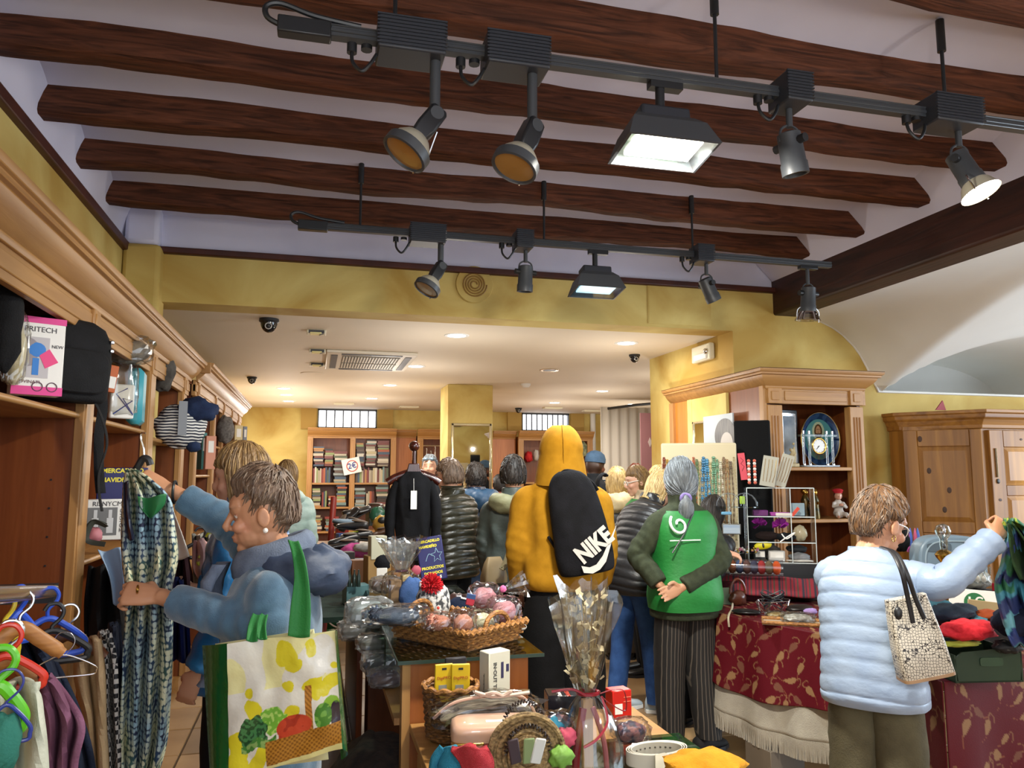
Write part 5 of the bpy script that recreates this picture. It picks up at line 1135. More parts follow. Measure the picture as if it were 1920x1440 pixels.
for rows, d, m, lb, fr in (
    ([(205, 222, 1170), (208, 230, 1250), (205, 240, 1440), (205, 240, 1600)], 2.35, fab('plaid_dark', '#181a26', '#262a38', s=120), 'dark plaid jacket hanging behind the check jacket', 1),
    ([(186, 205, 1185), (192, 216, 1240), (194, 220, 1340), (196, 226, 1460), (196, 226, 1640)], 2.22, m_chk, 'black and white check jacket on the rail', 1.2),
    ([(150, 186, 1195), (142, 194, 1260), (160, 196, 1350), (165, 202, 1460), (165, 202, 1640)], 2.08, fab('cream_drill', '#b59a72', '#c4aa84'), 'cream trousers hanging on the rail', 1.6),
    ([(20, 70, 1185), (40, 110, 1250), (60, 150, 1340), (90, 175, 1440), (100, 190, 1640)], 1.85, fab('navy_denim', '#121a2c', '#1a2438'), 'navy denim jacket hanging behind the mauve jumper', 2),
    ([(72, 98, 1268), (78, 130, 1310), (82, 154, 1360), (84, 140, 1440), (86, 140, 1600)], 1.62, fab('mauve_knit', '#71485e', '#80556c'), 'mauve jumper hanging on the rail', 2.2),
    ([(-40, 70, 1275), (-40, 78, 1340), (-40, 86, 1440), (-40, 92, 1600)], 1.45, fab('offwhite_cotton', '#b5b8a4', '#c2c4b2'), 'off-white trousers hanging at the left picture edge', 1.5)):
    solo('hanging_garment', sheet(rows, d, 26, 30, .022, fr, d), m, lb, 'clothing', solid=.012)
lump('teal_garment', 'teal cloth at the bottom left picture corner', 'clothing', W(-2, 1452, d=1.3), .06, .06, .10, fab('teal_cloth', '#2c6a5c'), 3)
hanger('black hanger in the second bay behind the held dress', 375, 1000, 3.2, 70, M_black, .3, .05); hanger('lime yellow hanger above the pink garment', 395, 1010, 3.1, 40, mat('hanger_lime', '#b5b52c', rough=.3), .5, .05)
solo('hanging_garment', sheet([(366, 385, 1013), (364, 403, 1035), (364, 402, 1065), (380, 392, 1092)], 3.1, 16, 18, .02, 1.5), fab('pale_pink', '#c49a98', '#d0a8a6'), 'pale pink garment on a hanger behind the grey scarf', 'clothing', solid=.012)
solo('hanging_garment', sheet([(362, 405, 1000), (364, 408, 1080), (362, 412, 1150)], 3.3, 16, 18, .03, 2.5), fab('white_black', '#a9a69c', '#2a2826', s=30), 'grey and white patterned garment behind the pink one', 'clothing', solid=.012)
# ------------------------------------------------------------------ dress held up by the woman
m_dr = mat('dress_print', '#c9caa8', rough=.6); nt = m_dr.node_tree; N = nt.nodes; tc = N.new('ShaderNodeTexCoord'); mp = N.new('ShaderNodeMapping'); mp.inputs['Scale'].default_value = (64, 64, 56); vo = N.new('ShaderNodeTexVoronoi'); vo.inputs['Randomness'].default_value = .35; vo.inputs['Scale'].default_value = 1
nt.links.new(tc.outputs['Object'], mp.inputs[0]); nt.links.new(mp.outputs[0], vo.inputs[0]); r1 = N.new('ShaderNodeValToRGB'); r1.color_ramp.elements[0].position = .46; r1.color_ramp.elements[1].position = .60; nt.links.new(vo.outputs['Distance'], r1.inputs[0])
ns = N.new('ShaderNodeTexNoise'); m2 = N.new('ShaderNodeMapping'); m2.inputs['Scale'].default_value = (9, 9, 5); nt.links.new(tc.outputs['Object'], m2.inputs[0]); nt.links.new(m2.outputs[0], ns.inputs[0]); ns.inputs['Scale'].default_value = 1
r2 = N.new('ShaderNodeValToRGB'); r2.color_ramp.elements[0].position = .36; r2.color_ramp.elements[0].color = lin('#1d2440'); r2.color_ramp.elements[1].position = .62; r2.color_ramp.elements[1].color = lin('#3f5f4a'); e = r2.color_ramp.elements.new(.48); e.color = lin('#23405e')
r3 = N.new('ShaderNodeValToRGB'); r3.color_ramp.elements[0].position = .36; r3.color_ramp.elements[0].color = lin('#8fb0bf'); r3.color_ramp.elements[1].position = .55; r3.color_ramp.elements[1].color = lin('#cfcfae'); nt.links.new(ns.outputs[0], r2.inputs[0]); nt.links.new(ns.outputs[0], r3.inputs[0])
mx = N.new('ShaderNodeMix'); mx.data_type = 'RGBA'; nt.links.new(r1.outputs[0], mx.inputs[0]); nt.links.new(r3.outputs[0], mx.inputs[6]); nt.links.new(r2.outputs[0], mx.inputs[7]); nt.links.new(mx.outputs[2], N['Principled BSDF'].inputs['Base Color'])
dr = thing('patterned_dress', 'long blue and cream dotted dress on a hanger held up by the fleece woman', 'dress', W(268, 868, d=2.36))
dl0 = W(268, 868, d=2.36)
g = sheet([(236, 252, 884), (233, 285, 905), (231, 318, 940), (229, 326, 990), (231, 332, 1050), (238, 320, 1110), (236, 322, 1165), (230, 321, 1240), (228, 318, 1320), (226, 312, 1390), (230, 300, 1445), (240, 296, 1470)], [2.36, 2.34, 2.32, 2.3, 2.28, 2.22, 2.24, 2.26, 2.27, 2.28, 2.28, 2.28], 44, 66, .017, 3.4, 2).xf(T(-dl0))
ob = obj('dress_body', g, m_dr, dr, smooth=80, solid=.008)
obj('green_lining', sheet([(258, 312, 930), (262, 308, 950), (278, 292, 968)], 2.262, 10, 8, .004, 1).xf(T(-dl0)), mat('green_lining', '#1f6b38', rough=.6), dr, solid=.003)
for rows in ([(232, 240, 900), (233, 243, 960), (240, 252, 1010)],): obj('dark_tie', sheet(rows, 2.24, 6, 14, .006, 1).xf(T(-dl0)), mat('tie_black', '#17182a', rough=.3), dr, solid=.004)
hg = thing('clothes_hanger', 'black hanger with silver hook gripped in the raised hand', 'hanger', dl0)
obj('hook', G().tube(cat_rom([W(x, y, d=2.38)-dl0 for x, y in ((270, 856), (269, 840), (264, 822), (266, 812), (273, 812))], 5), .003, 7), M_chrome, hg)
obj('yoke', G().tube(cat_rom([W(x, y, d=2.37)-dl0 for x, y in ((250, 885), (258, 876), (268, 860), (278, 862), (282, 872))], 6), .011, 8), M_black, hg)
# ------------------------------------------------------------------ shopping bag with printed vegetables
def bagcol(u, v):
    n = lambda s, o=0: noise.noise(V((u*s+o, v*s*1.15, o)))
    x, y = u, v
    c = '#d3d2c8'
    if y > .62 and n(3, 4) > -.05: c = '#d8d59c'
    for cx, cy, r in ((.20, .62, .055), (.24, .50, .10), (.55, .62, .06), (.58, .42, .09), (.80, .60, .13), (.93, .58, .12), (.55, .88, .12), (.78, .90, .08), (.08, .22, .12), (.97, .72, .06), (.05, .08, .10), (.22, .05, .12), (.30, .12, .08), (.62, .75, .09)):
        if (x-cx)**2+(y-cy)**2 < (r*(.75+.7*n(9, cx*9)))**2: c = '#cfc52a'
    if (x-.93)**2+((y-.40)*1)**2 < .005: c = '#7fae35'
    by = .20+.045*x   # basket rim
    if x > .34 and y < by and y > .02+.05*(x-.34): return '#a9762c' if (math.sin(x*150)*math.sin(y*170) > -.1) else '#7d5018'
    if x > .34 and y <= .02+.05*(x-.34): return '#cfc98a'
    # leek
    if .12 < x < .44 and abs(y-(.205+.16*(x-.12)*(.4)+.02*math.sin(x*30))) < .035*(1.1-abs(x-.28)*2.4): return '#3f7a34' if n(30) > 0 else '#7da05a'
    # carrot red
    if ((x-.60)/.155)**2+((y-.29)/.10)**2 < 1 and y > .16+.03*x: return '#b8402a' if n(12) > -.12 else '#9c2f22'
    if ((x-.52)/.06)**2+((y-.235)/.045)**2 < 1: return '#b03a2c'
    # handle
    if abs(x-(.735+.02*(y-.3))) < .030 and by <= y < .60: return '#b37a34' if math.sin((y*1.0+x*1.2)*150) > -.2 else '#85541c'
    if ((x-.855)/.075)**2+((y-.32)/.11)**2 < 1 and y > by: return '#3d7a2c' if n(18) > -.1 else '#6aa046'
    if ((x-.965)/.05)**2+((y-.31)/.11)**2 < 1 and y > by: return '#2a2336' if n(15) < .12 else '#466a3a'
    d = ((x-.23)/.15)**2+((y-.31)/.145)**2
    if d < .75+.5*n(16): return '#1f4a2a' if n(34) > -.02 else '#3f7a48'
    d = ((x-.42)/.135)**2+((y-.37)/.115)**2
    if d < .8+.6*n(18): return '#6fae3c' if n(28) > -.1 else '#a9cf6a'
    return c
sb = thing('shopping_bag', 'glossy shopping bag printed with a vegetable basket, green sides and straps', 'bag', W(530, 1440, d=1.86)); s0 = W(530, 1440, d=1.86)
M_print = mat('printed_film', '#ffffff', rough=.28, attr=True, bump=.35, bsc=(26, 26, 26), coat=.4)
A, B_, C_, D_ = W(427, 1206, d=1.86), W(628, 1183, d=1.80), W(430, 1462, d=1.86), W(642, 1404, d=1.80)
def bagp(u, v):
    p = (C_*(1-u)+D_*u)*(1-v)+(A*(1-u)+B_*u)*v
    n_ = V((-.12, -1, 0)); return p-s0+n_*(.010*math.sin(u*9+v*2)*v+.012*noise.noise(V((u*5, v*5, 3)))+.02*math.sin(PI*u)*math.sin(PI*v))
obj('front_panel', G().grid(bagp, 190, 200, bagcol), M_print, sb, smooth=80)
M_bgr = mat('bag_green', '#0f4a1e', rough=.22, bump=.4, bsc=(24, 24, 24), coat=.4)
E0, E1 = W(379, 1210, d=1.95), W(394, 1455, d=1.90)
obj('side_panel', G().grid(lambda u, v: ((E1*(1-u)+C_*u)*(1-v)+(E0*(1-u)+A*u)*v)-s0+V((-.004*math.sin(PI*u), -.012*math.sin(PI*u)*(1-v*.4), 0)), 14, 24), M_bgr, sb, smooth=80)
E2, E3 = W(612, 1180, d=1.90), W(640, 1425, d=1.86)
obj('side_panel', G().grid(lambda u, v: ((D_*(1-u)+E3*u)*(1-v)+(B_*(1-u)+E2*u)*v)-s0+V((.014*math.sin(PI*u), 0, 0)), 10, 16), M_bgr, sb, smooth=80)
obj('back_panel', G().grid(lambda u, v: ((E1*(1-u)+E3*u)*(1-v)+(E0*(1-u)+E2*u)*v)-s0+V((.03*(1-2*u), .012, 0)), 8, 8), mat('bag_back', '#d3d0a0', rough=.4), sb, solid=.002)
M_strap = mat('strap_green', '#1c7030', rough=.7, bump=.2, bsc=(200, 200, 200))
def ribbon(name, rows, d, m, parent, o):
    return obj(name, sheet(rows, d, 5, 20, .004, .5).xf(T(-o)), m, parent, smooth=80, solid=.003)
ribbon('strap', [(540, 580, 1192), (545, 582, 1140), (552, 578, 1085), (548, 570, 1040), (540, 560, 1012)], [1.80, 1.81, 1.83, 1.86, 1.93], M_strap, sb, s0)
ribbon('strap', [(462, 482, 1200), (466, 484, 1172), (474, 490, 1150)], [1.84, 1.88, 1.96], M_strap, sb, s0); ribbon('strap', [(483, 500, 1196), (484, 498, 1172), (490, 502, 1150)], [1.84, 1.88, 1.96], M_strap, sb, s0)
# ------------------------------------------------------------------ books in the back bookcase
BK = ['5e2a24', 'a89d88', '323d50', '857a66', '2a2a2c', '9a5234', 'b8b09e', '4c5440', '6a3a38', '958a72', '3e4f60', 'aca07e', '54443a', '8a9290', '7a302a', 'bdb6a8', '6a7f7c', '3b2e28', 'a07444', '7f8c58']
BN = ['dark red', 'beige', 'navy', 'tan', 'black', 'orange', 'cream', 'olive green', 'wine red', 'khaki', 'blue', 'straw', 'brown', 'grey', 'red', 'off-white', 'sea green', 'dark brown', 'amber', 'lime green']
bmesh_ = {}
def book_mesh(ci):
    if ci not in bmesh_:
        g = G().box(-.5, -.5, 0, .5, .5, .10).box(-.5, -.5, .90, .5, .5, 1).box(-.5, -.5, .1, -.46, .5, .9).slot(1).box(-.47, -.46, .08, .48, .46, .92)
        bmesh_[ci] = mesh('book', g, [mat('cover_'+BK[ci], '#'+BK[ci], rough=.5), mat('pages', '#cfc5ab', rough=.8)], 0)
    return bmesh_[ci]
rb_ = random.Random(11)
ORD = ['lowest', 'second', 'third', 'fourth', 'fifth', 'sixth', 'seventh', 'eighth', 'ninth', 'tenth', 'eleventh', 'twelfth', 'thirteenth', 'fourteenth', 'fifteenth', 'sixteenth']
def book(loc, dims, rot, label, grp):
    ci = rb_.randrange(20); o = bpy.data.objects.new('book', book_mesh(ci)); COL.objects.link(o); o.scale = dims; o.location = loc; o.rotation_euler = rot
    tag(o, BN[ci]+' '+label, 'book', grp)
def stack(px0, px1, z, n, where):
    x0, x1 = BX(px0), BX(px1); w_ = x1-x0
    for k in range(n):
        h = rb_.uniform(.018, .045); wd = w_*rb_.uniform(.82, 1.0)
        # lying flat, spine towards the room
        book(((x0+x1)/2+rb_.uniform(-.01, .01), YK+.12+rb_.uniform(-.01, .01), z), (.19, wd, h), (0, 0, PI/2+rb_.uniform(-.06, .06)), 'book, %s in %s' % (ORD[k] if k else 'lowest', where), 'books stacked in the back bookcase'); z += h+.001
    return z
def upright(px0, px1, z, where):
    x, x1 = BX(px0), BX(px1); k = 0
    while x < x1-.02:
        w_ = rb_.uniform(.018, .038); h = rb_.uniform(.20, .27)
        book((x+w_/2+.001-.0, YK+.13, z+h/2), (.17, h, w_), (PI/2, -PI/2, PI/2) if 0 else (0, 0, 0), '', '') if 0 else None
        o_ci = rb_.randrange(20); o = bpy.data.objects.new('book', book_mesh(o_ci)); COL.objects.link(o); o.scale = (.17, h, w_); o.matrix_world = T(x, YK+.13, z+h/2) @ Matrix(((0, 0, 1, 0), (1, 0, 0, 0), (0, 1, 0, 0), (0, 0, 0, 1))) @ Matrix.Diagonal((.17, h, w_, 1))
        nm = ORD[min(k, 15)].replace('lowest', 'leftmost'); tag(o, '%s book upright, %s in %s' % (BN[o_ci], nm, where), 'book', 'upright books in the back bookcase'); x += w_+.0012; k += 1
z1, z2, z3 = 1.386, .986, .586
upright(587, 622, z1, 'upper left row'); z = z1+.275
stack(587, 607, z, 11, 'stack over upper left row'); stack(608, 625, z, 9, 'second stack over upper left row'); stack(625, 651, z1, 15, 'tall stack beside middle post')
upright(667, 731, z1, 'upper right row'); stack(667, 682, z, 13, 'left stack over upper right row'); stack(685, 705, z, 14, 'middle stack over upper right row'); stack(707, 730, z, 13, 'right stack over upper right row')
stack(586, 603, z2, 11, 'left stack on middle left shelf'); stack(632, 651, z2, 11, 'right stack on middle left shelf'); upright(605, 615, z2, 'middle left row'); stack(617, 631, z2, 6, 'small middle stack on middle left shelf')
stack(666, 686, z2, 10, 'left stack on middle right shelf'); upright(688, 703, z2, 'middle right row'); stack(706, 730, z2, 11, 'right stack on middle right shelf')
stack(588, 606, z3, 9, 'left stack on low left shelf'); stack(612, 640, z3, 7, 'second stack on low left shelf')
ps = thing('price_sign', 'white card with red circle and 2€ hung on the bookcase post', 'sign', W(662, 888, Y=13.27), (0, -.22, .1))
obj('card', G().box(-.15, 0, 0, .15, .006, .26), M_paper, ps); obj('red_circle', G().tube([(.01+.09*math.cos(a), -.002, .13+.09*math.sin(a)) for a in [2*PI*i/24 for i in range(24)]], .008, 6, closed=True), c3('c4564e'), ps)
text('lettering', '2€', .13, c3('2c3d8c'), ps, FRONT(.01, -.003, .13), bold=.002)
for k, (px, py, c) in enumerate(((800, 845, 'c9c4bc'), (808, 850, 'aaa49a'), (816, 842, 'd0cbc2'))): hh = hanger(['left', 'middle', 'right'][k]+' of three pale hangers inside the dark bookcase by the pillar', px, py-2, 13.1, 8, c3(c), 1.2, .10); hh['group'] = 'hangers by the pillar'
obj('hanging_rail', G().tube([(-.0+.05, .10, 2.02), (1.0, .10, 2.02)], .012, 8), M_chrome, bpy.data.objects['bookcase.001'])
lump('red_jersey', 'bright red folded jersey on the shelf left of the hood', 'clothing', W(991, 867, Y=13.45), .15, .2, .20, fab('red_jersey', '#a81f22', '#bb2c2c'), 4, fold=.05); lump('white_jersey', 'white folded shirt next to the red jersey', 'clothing', W(1005, 865, Y=13.45), .10, .2, .21, fab('white_shirt', '#b5b0a8'), 5)
lump('green_plush', 'black, white and green plush toy right of the hood on the shelf', 'toy', W(1092, 858, Y=13.4), .22, .2, .30, mat('plush', '#2c3a24', '#a9b08a', sc=(9, 9, 9)), 8)
# ------------------------------------------------------------------ central glass table and lower stand
ZG = .85; GX0, GX1, GY0, GY1 = .31, .86, 2.88, 4.75
gt = thing('display_table', 'tall glass topped display table with honey wood panels, basket tray on top', 'table', (.31, 2.88, 0))
M_tg = clear('table_glass', '#b7c4ba', .10, .03)
obj('glass_top', G().box(0, 0, ZG-.012, GX1-GX0, GY1-GY0, ZG), M_tg, gt, bevel=.003)
obj('glass_edge', G().box(0, -.002, ZG-.0125, GX1-GX0, .001, ZG+.0005).box(-.002, 0, ZG-.0125, .001, GY1-GY0, ZG+.0005), mat('glass_edge', '#2e3d36', rough=.15), gt)
obj('end_panel', G().box(.035, .05, 0, .50, .08, ZG-.014), wood('panel_brown', '#8a4c1c', '#9c5a26', 'Z'), gt)
obj('corner_post', G().box(.02, .035, 0, .05, .10, ZG-.014), M_oakZ, gt)
obj('shelf_board', G().box(.0, .10, .60, .50, 1.7, .625), M_oakY, gt)
obj('divider_panel', G().box(-.02, 1.15, 0, .5, 1.18, ZG-.1), wood('panel_dark', '#46230f', '#552c14', 'Z'), gt)
obj('far_panel', G().box(.0, 1.68, 0, .5, 1.71, ZG-.014), wood('panel_dark', '#46230f', '#552c14', 'Z'), gt)
obj('glass_fin', G().box(.005, .6, .62, .011, 1.5, ZG-.014), M_tg, gt)
ls = thing('display_stand', 'low wooden stand with glass shelf in front of the tall glass table', 'stand', (.33, 1.7, 0))
ZL = .62
obj('top_board', G().box(.03, .25, ZL-.03, .9, 1.22, ZL), M_oakX, ls, bevel=.003)
obj('wood_block', G().box(.03, .80, 0, .35, 1.0, ZL-.03), M_oakZ, ls, bevel=.003); obj('back_block', G().box(.55, .80, 0, .86, 1.0, ZL-.03), M_oakZ, ls)
obj('glass_shelf', G().box(.06, -.2, ZL+.001, .92, .86, ZL+.011), M_tg, ls, bevel=.002)
def base(px, py, z):  # where a thing seen at px,py stands on height z
    return W(px, py, Z=z)
M_wick = mat('wicker', '#6e4520', '#b07a3c', rough=.6, sc=(60, 60, 160), detail=2, bump=.5); M_wickd = mat('wicker_dark', '#4a2f16', '#85592b', rough=.6, sc=(60, 60, 160), bump=.5)
def woven(parent, path_fn, rows, z0, dz, r, m, n=96, waves=24, name='woven_strand'):
    g = G()
    for k in range(rows):
        pts = []
        for i in range(n):
            u = i/n; p, nn = path_fn(u, k/(rows-1) if rows > 1 else 0); s = (1 if k % 2 else -1)*math.sin(u*2*PI*waves/2)
            pts.append(V((p[0]+nn[0]*s*r*.8, p[1]+nn[1]*s*r*.8, z0+k*dz)))
        g.tube(pts, r, 5, closed=True)
    return stuff(obj(name, g, m, parent, smooth=60))
def rectpath(w, d, rc=.04, flare=.0):
    def f(u, v):
        w2, d2 = w/2+flare*v, d/2+flare*v; P = [(w2, 0), (w2, d2), (-w2, d2), (-w2, -d2), (w2, -d2), (w2, 0)]; L = [d2, 2*w2, 2*d2, 2*w2, d2]; t = (u % 1)*sum(L)
        for k in range(5):
            if t <= L[k] or k == 4:
                q = min(1, t/L[k]); x = P[k][0]+(P[k+1][0]-P[k][0])*q; y = P[k][1]+(P[k+1][1]-P[k][1])*q; break
            t -= L[k]
        nn = V((x/w2 if abs(x) > w2*.98 else 0, y/d2 if abs(y) > d2*.98 else 0, 0)); return (x, y), nn
    return f
def circpath(r, flare=0):
    return lambda u, v: (((r+flare*v)*math.cos(2*PI*u), (r+flare*v)*math.sin(2*PI*u)), (math.cos(2*PI*u), math.sin(2*PI*u)))
# wicker tray: near corner seen at (857,1205)
tr = thing('wicker_tray', 'large honey wicker tray of pink hats on the glass table corner', 'basket', V((.585, 3.21, ZG+.001)), .62)
TW, TD = .30, .40
obj('woven_base', G().box(-TW/2, -TD/2, 0, TW/2, TD/2, .008), M_wickd, tr)
woven(tr, rectpath(TW, TD, flare=.022), 6, .010, .0105, .0062, M_wick, 140, 60)
pf = rectpath(TW+.055, TD+.055); obj('rim_braid', G().tube([V((*pf(i/200, 0)[0], .074+.006*math.sin(i*1.57))) for i in range(200)], .011, 6, closed=True), M_wick, tr)
for s in (-1, 1): obj('loop_handle', G().tube([V((.07*math.cos(a), s*(TD/2+.02), .075+.055*math.sin(a))) for a in [PI*i/12 for i in range(13)]], .0095, 7), M_wick, tr)
def plume(w0, w1, h, seed, n=34, rows=12, amp=.28):
    g = G(); R = []
    for j in range(rows+1):
        v = j/rows; R.append([V(((w0+(w1-w0)*v**.8)*math.cos(a)*(1+amp*v*noise.noise(V((math.cos(a)*3, math.sin(a)*3, v*3+seed)))+.25*v*math.sin(a*7+seed)), (w0+(w1-w0)*v**.8)*.7*math.sin(a)*(1+amp*v*noise.noise(V((a*2, v*4, seed)))), h*v*(1+.18*noise.noise(V((math.cos(a)*2, math.sin(a)*2, seed)))))) for a in [2*PI*i/n for i in range(n)]])
    return g.rings(R, cap=False)
M_pink = fab('pink_knit', '#c98a96', '#d9a2aa', s=110, bump=.6); M_peach = fab('peach_knit', '#c98672', '#d69a86', s=110, bump=.6); M_gk = fab('greyblue_knit', '#4c5666', '#667082', s=110, bump=.6)
zT = ZG+.02
def hatbag(label, px, py, d, wpx, hpx, m, seed, pom=None, rz=0):
    B = W(px, py, d=d); w_ = wpx*d/F; h_ = hpx*d/F; t = thing('knitted_hat', label, 'hat', B, rz, 'knitted hats in clear bags')
    obj('hat', blob(w_*.74, w_*.6, h_*.82, seed, 26, .12, 2.5, fold=.03), m, t, smooth=80)
    if pom:
        g = G(); rr = random.Random(seed)
        for k in range(90):
            v = V((rr.gauss(0, 1), rr.gauss(0, 1), rr.gauss(0, 1))).normalized(); c = V(pom[:3]); g.tube([c, c+v*pom[3]], [.004, .002], 4, cap=False)
        g.sph(pom[:3], pom[3]*.8, 10); stuff(obj('pompom', g, pom[4], t))
    obj('clear_wrapper', crinkle(w_, w_*.75, h_, seed, 32, .12), M_cello, t, smooth=0); return t
h = hatbag('large pink hat with bow in twisted cellophane at the back of the tray', 908, 1142, 3.28, 62, 48, M_pink, 3)
obj('bow', blob(.03, .025, .03, 2, 14).xf(T(.075, -.03, .07)), fab('hot_pink', '#d06a9a'), h); obj('twisted_film', plume(.012, .05, .10, 8, 20, 8).xf(T(.085, -.02, .08) @ RY(1.3)), M_cello, h, smooth=0)
hatbag('pale pink hat in clear bag at the right end of the tray', 945, 1168, 3.15, 62, 50, M_pink, 5)
hatbag('peach pompom hat in clear bag at the left of the tray', 822, 1182, 2.98, 62, 34, M_peach, 6, pom=(-.03, -.03, .045, .026, M_peach))
hatbag('peach knitted ball hat in clear bag at the front of the tray', 868, 1190, 2.95, 50, 46, M_peach, 7)
hatbag('cream baby mittens in clear bag in the middle of the tray', 905, 1185, 3.05, 60, 42, fab('cream_wool', '#c2bfa4', '#d0ccb4'), 8)
t = carton('tag_card', 'red and blue cardboard label standing among the pink hats', 'label', W(880, 1135, d=3.12), .035, .01, .045, c3('a8283a'), (.1, .2, -.2)); obj('blue_band', G().box(-.018, -.0055, .028, .018, .0055, .046), c3('2c4676'), t)
hatbag('grey blue pompom hat in clear bag left of the tray', 742, 1170, 3.05, 118, 36, M_gk, 9, pom=(-.07, -.05, .05, .032, M_gk), rz=-.3)
for k, (px, py, d, wp, hp, m, lb) in enumerate(((690, 1175, 3.55, 90, 55, '8b9a98', 'clear bag of pale teal woollens behind the grey blue hat'), (668, 1200, 3.85, 70, 40, '6c6a64', 'clear bag of grey woollens at the left edge of the glass table'), (722, 1112, 4.3, 60, 32, '7a5a4e', 'clear bag of brown slippers behind the cellophane gift'), (800, 1188, 3.25, 70, 34, '6b6658', 'clear bag of taupe gloves right of the grey blue hat'))):
    B, w_, h_ = ext(px-wp/2, py-hp, px+wp/2, py, d); bagged('packed_knitwear', lb, 'packet', B, w_, w_*.7, h_, fab('knit_'+m, '#'+m, s=90), 11+k, 0, film=M_poly)
for k, (px, py, d, wp, hp, m) in enumerate(((705, 1222, 3.55, 76, 34, '55584a'), (712, 1262, 3.4, 72, 40, '2a3338'), (722, 1300, 3.25, 66, 36, '4a2a34'))):
    B, w_, h_ = ext(px-wp/2, py-hp, px+wp/2, py, d); bagged('packed_knitwear', ('moss grey', 'dark blue grey', 'plum')[k]+' woollens in clear bag on the shelf under the glass top', 'packet', V((B.x, B.y, max(.626, B.z))), w_, w_*.8, h_, fab('knit_'+m, '#'+m), 21+k, 0, film=M_poly)
# gnome style bobble hat
p = W(812, 1152, d=3.42); t = thing('bobble_hat', 'chunky grey knitted hat with red pompom and small heart badge', 'hat', p, .0)
m_ck = mat('chunky_knit', '#3c3d40', '#c4c3bf', rough=.9, sc=(48, 48, 40), detail=2, bump=1.0, lo=.42, hi=.52)
obj('knit_body', blob(.155, .14, .20, 4, 34, .07, 3), m_ck, t, smooth=80)
g = G(); rr = random.Random(5)
for k in range(420):
    v = V((rr.gauss(0, 1), rr.gauss(0, 1), rr.gauss(0, 1))).normalized(); g.tube([V((-.012, -.035, .185))+v*.012, V((-.012, -.035, .185))+v*rr.uniform(.042, .054)], [.004, .0022], 4, cap=False)
stuff(obj('pompom', g, mat('red_wool', '#b8101c', '#d42430', rough=.9, sc=(60, 60, 60)), t))
obj('badge', G().sph((.01, -.078, .085), (.012, .006, .017), 12), c3('d8cfc4'), t); obj('badge_heart', G().sph((.01, -.082, .092), (.007, .004, .008), 10), c3('c84030'), t)
# cellophane gift on the table
p = W(752, 1122, d=3.9); t = thing('gift_hamper', 'tall cellophane wrapped gift tied with dark ribbon on the glass table', 'gift', p, .1)
obj('contents', G().box(-.06, -.03, 0, -.005, .03, .14).slot(1).box(.0, -.03, 0, .05, .03, .16), [c3('9a7c5c'), c3('c4ab74')], t, bevel=.004)
obj('wrapped_body', crinkle(.19, .14, .185, 31, 36, .12), M_cello, t, smooth=0)
obj('cellophane_plume', plume(.028, .115, .17, 3).xf(T(0, 0, .18)), M_cello, t, smooth=0); obj('inner_plume', plume(.02, .08, .15, 8).xf(T(0, 0, .18)), M_poly, t, smooth=0)
obj('ribbon', G().tube([(.03*math.cos(a), .022*math.sin(a), .183) for a in [2*PI*i/16 for i in range(16)]], .006, 6, closed=True), c3('4a2030'), t)
obj('gift_label', blob(.05, .02, .05, 3, 14).xf(T(.07, -.03, .16)), c3('a8485a'), t)
# bottle, denim, pouch, boxes behind
t = thing('spray_bottle', 'blue grey spray bottle with white nozzle before the market sign', 'bottle', W(792, 1078, d=3.75)); obj('bottle_body', G().lathe([(.02, 0), (.022, .01), (.022, .075), (.015, .09), (.012, .095)], 18), mat('bottle_blue', '#4f7182', rough=.25), t); obj('nozzle', G().lathe([(.012, .093), (.012, .125), (.016, .13), (.014, .15), (.004, .155)], 16), M_paper, t)
obj('label_patch', G().box(-.012, -.0235, .02, .012, -.0215, .05), c3('8fa4ac'), t)
lump('denim_bag', 'blue denim pouch with red print behind the red pompom', 'bag', W(772, 1128, d=3.75), .12, .08, .17, fab('denim_mid', '#35507c', '#48659a'), 5)
pz = lump('navy_pouch', 'navy zip pouch with white piping right of the bobble hat', 'pouch', W(862, 1128, d=3.6), .125, .08, .10, fab('navy_canvas', '#141d33', '#1c2844'), 3, amp=.06); obj('piping', G().tube(cat_rom([(.0, -.03, .10), (.045, -.035, .085), (.058, -.035, .05), (.055, -.036, .02)], 6), .004, 6), M_paper, pz); obj('bee_motif', G().sph((.02, -.041, .05), (.008, .003, .01), 8), M_brass, pz)
for k, (px, c) in enumerate(((855, '3a2420'), (880, '33221e'))): lump('leather_purse', ('brown leather purse heaped behind the navy pouch', 'second brown leather purse nearer the beige handbag')[k], 'bag', W(px, 1108, d=3.85), .12, .09, .08, mat('leather'+c, '#'+c, rough=.35), 6+k, fold=.06)
solo('white_soap', blob(.045, .04, .03, 3, 18, .05), mat('soap', '#d8d8d2', rough=.3), 'white pebble shaped soap at the right corner of the glass table', 'soap', W(978, 1182, Z=ZG))
M_card = mat('cardboard', '#8a6a3c', '#9a7a4a', rough=.8, sc=(4, 4, 4))
def cb(label, px0, py0, px1, py1, d, rz=.2, m=None, dp=.8, z=None):
    B, w_, h_ = ext(px0, py0, px1, py1, d)
    if z: h_ += B.z-z; B = V((B.x, B.y, z))
    t = carton('carton', label, 'box', B, w_, w_*dp, h_, m or M_card, rz); return t
sd_ = thing('side_table', 'narrow dark side table carrying cartons left of the glass table', 'table', (.02, 4.30, 0)); obj('top', G().box(0, 0, .74, .275, 1.6, .768), fab('dark_green_cloth', '#15241e', '#1c2e26'), sd_); obj('side_panel', G().box(.02, .05, 0, .05, 1.5, .74), M_inn, sd_); obj('side_panel', G().box(.23, .05, 0, .26, 1.5, .74), M_inn, sd_)
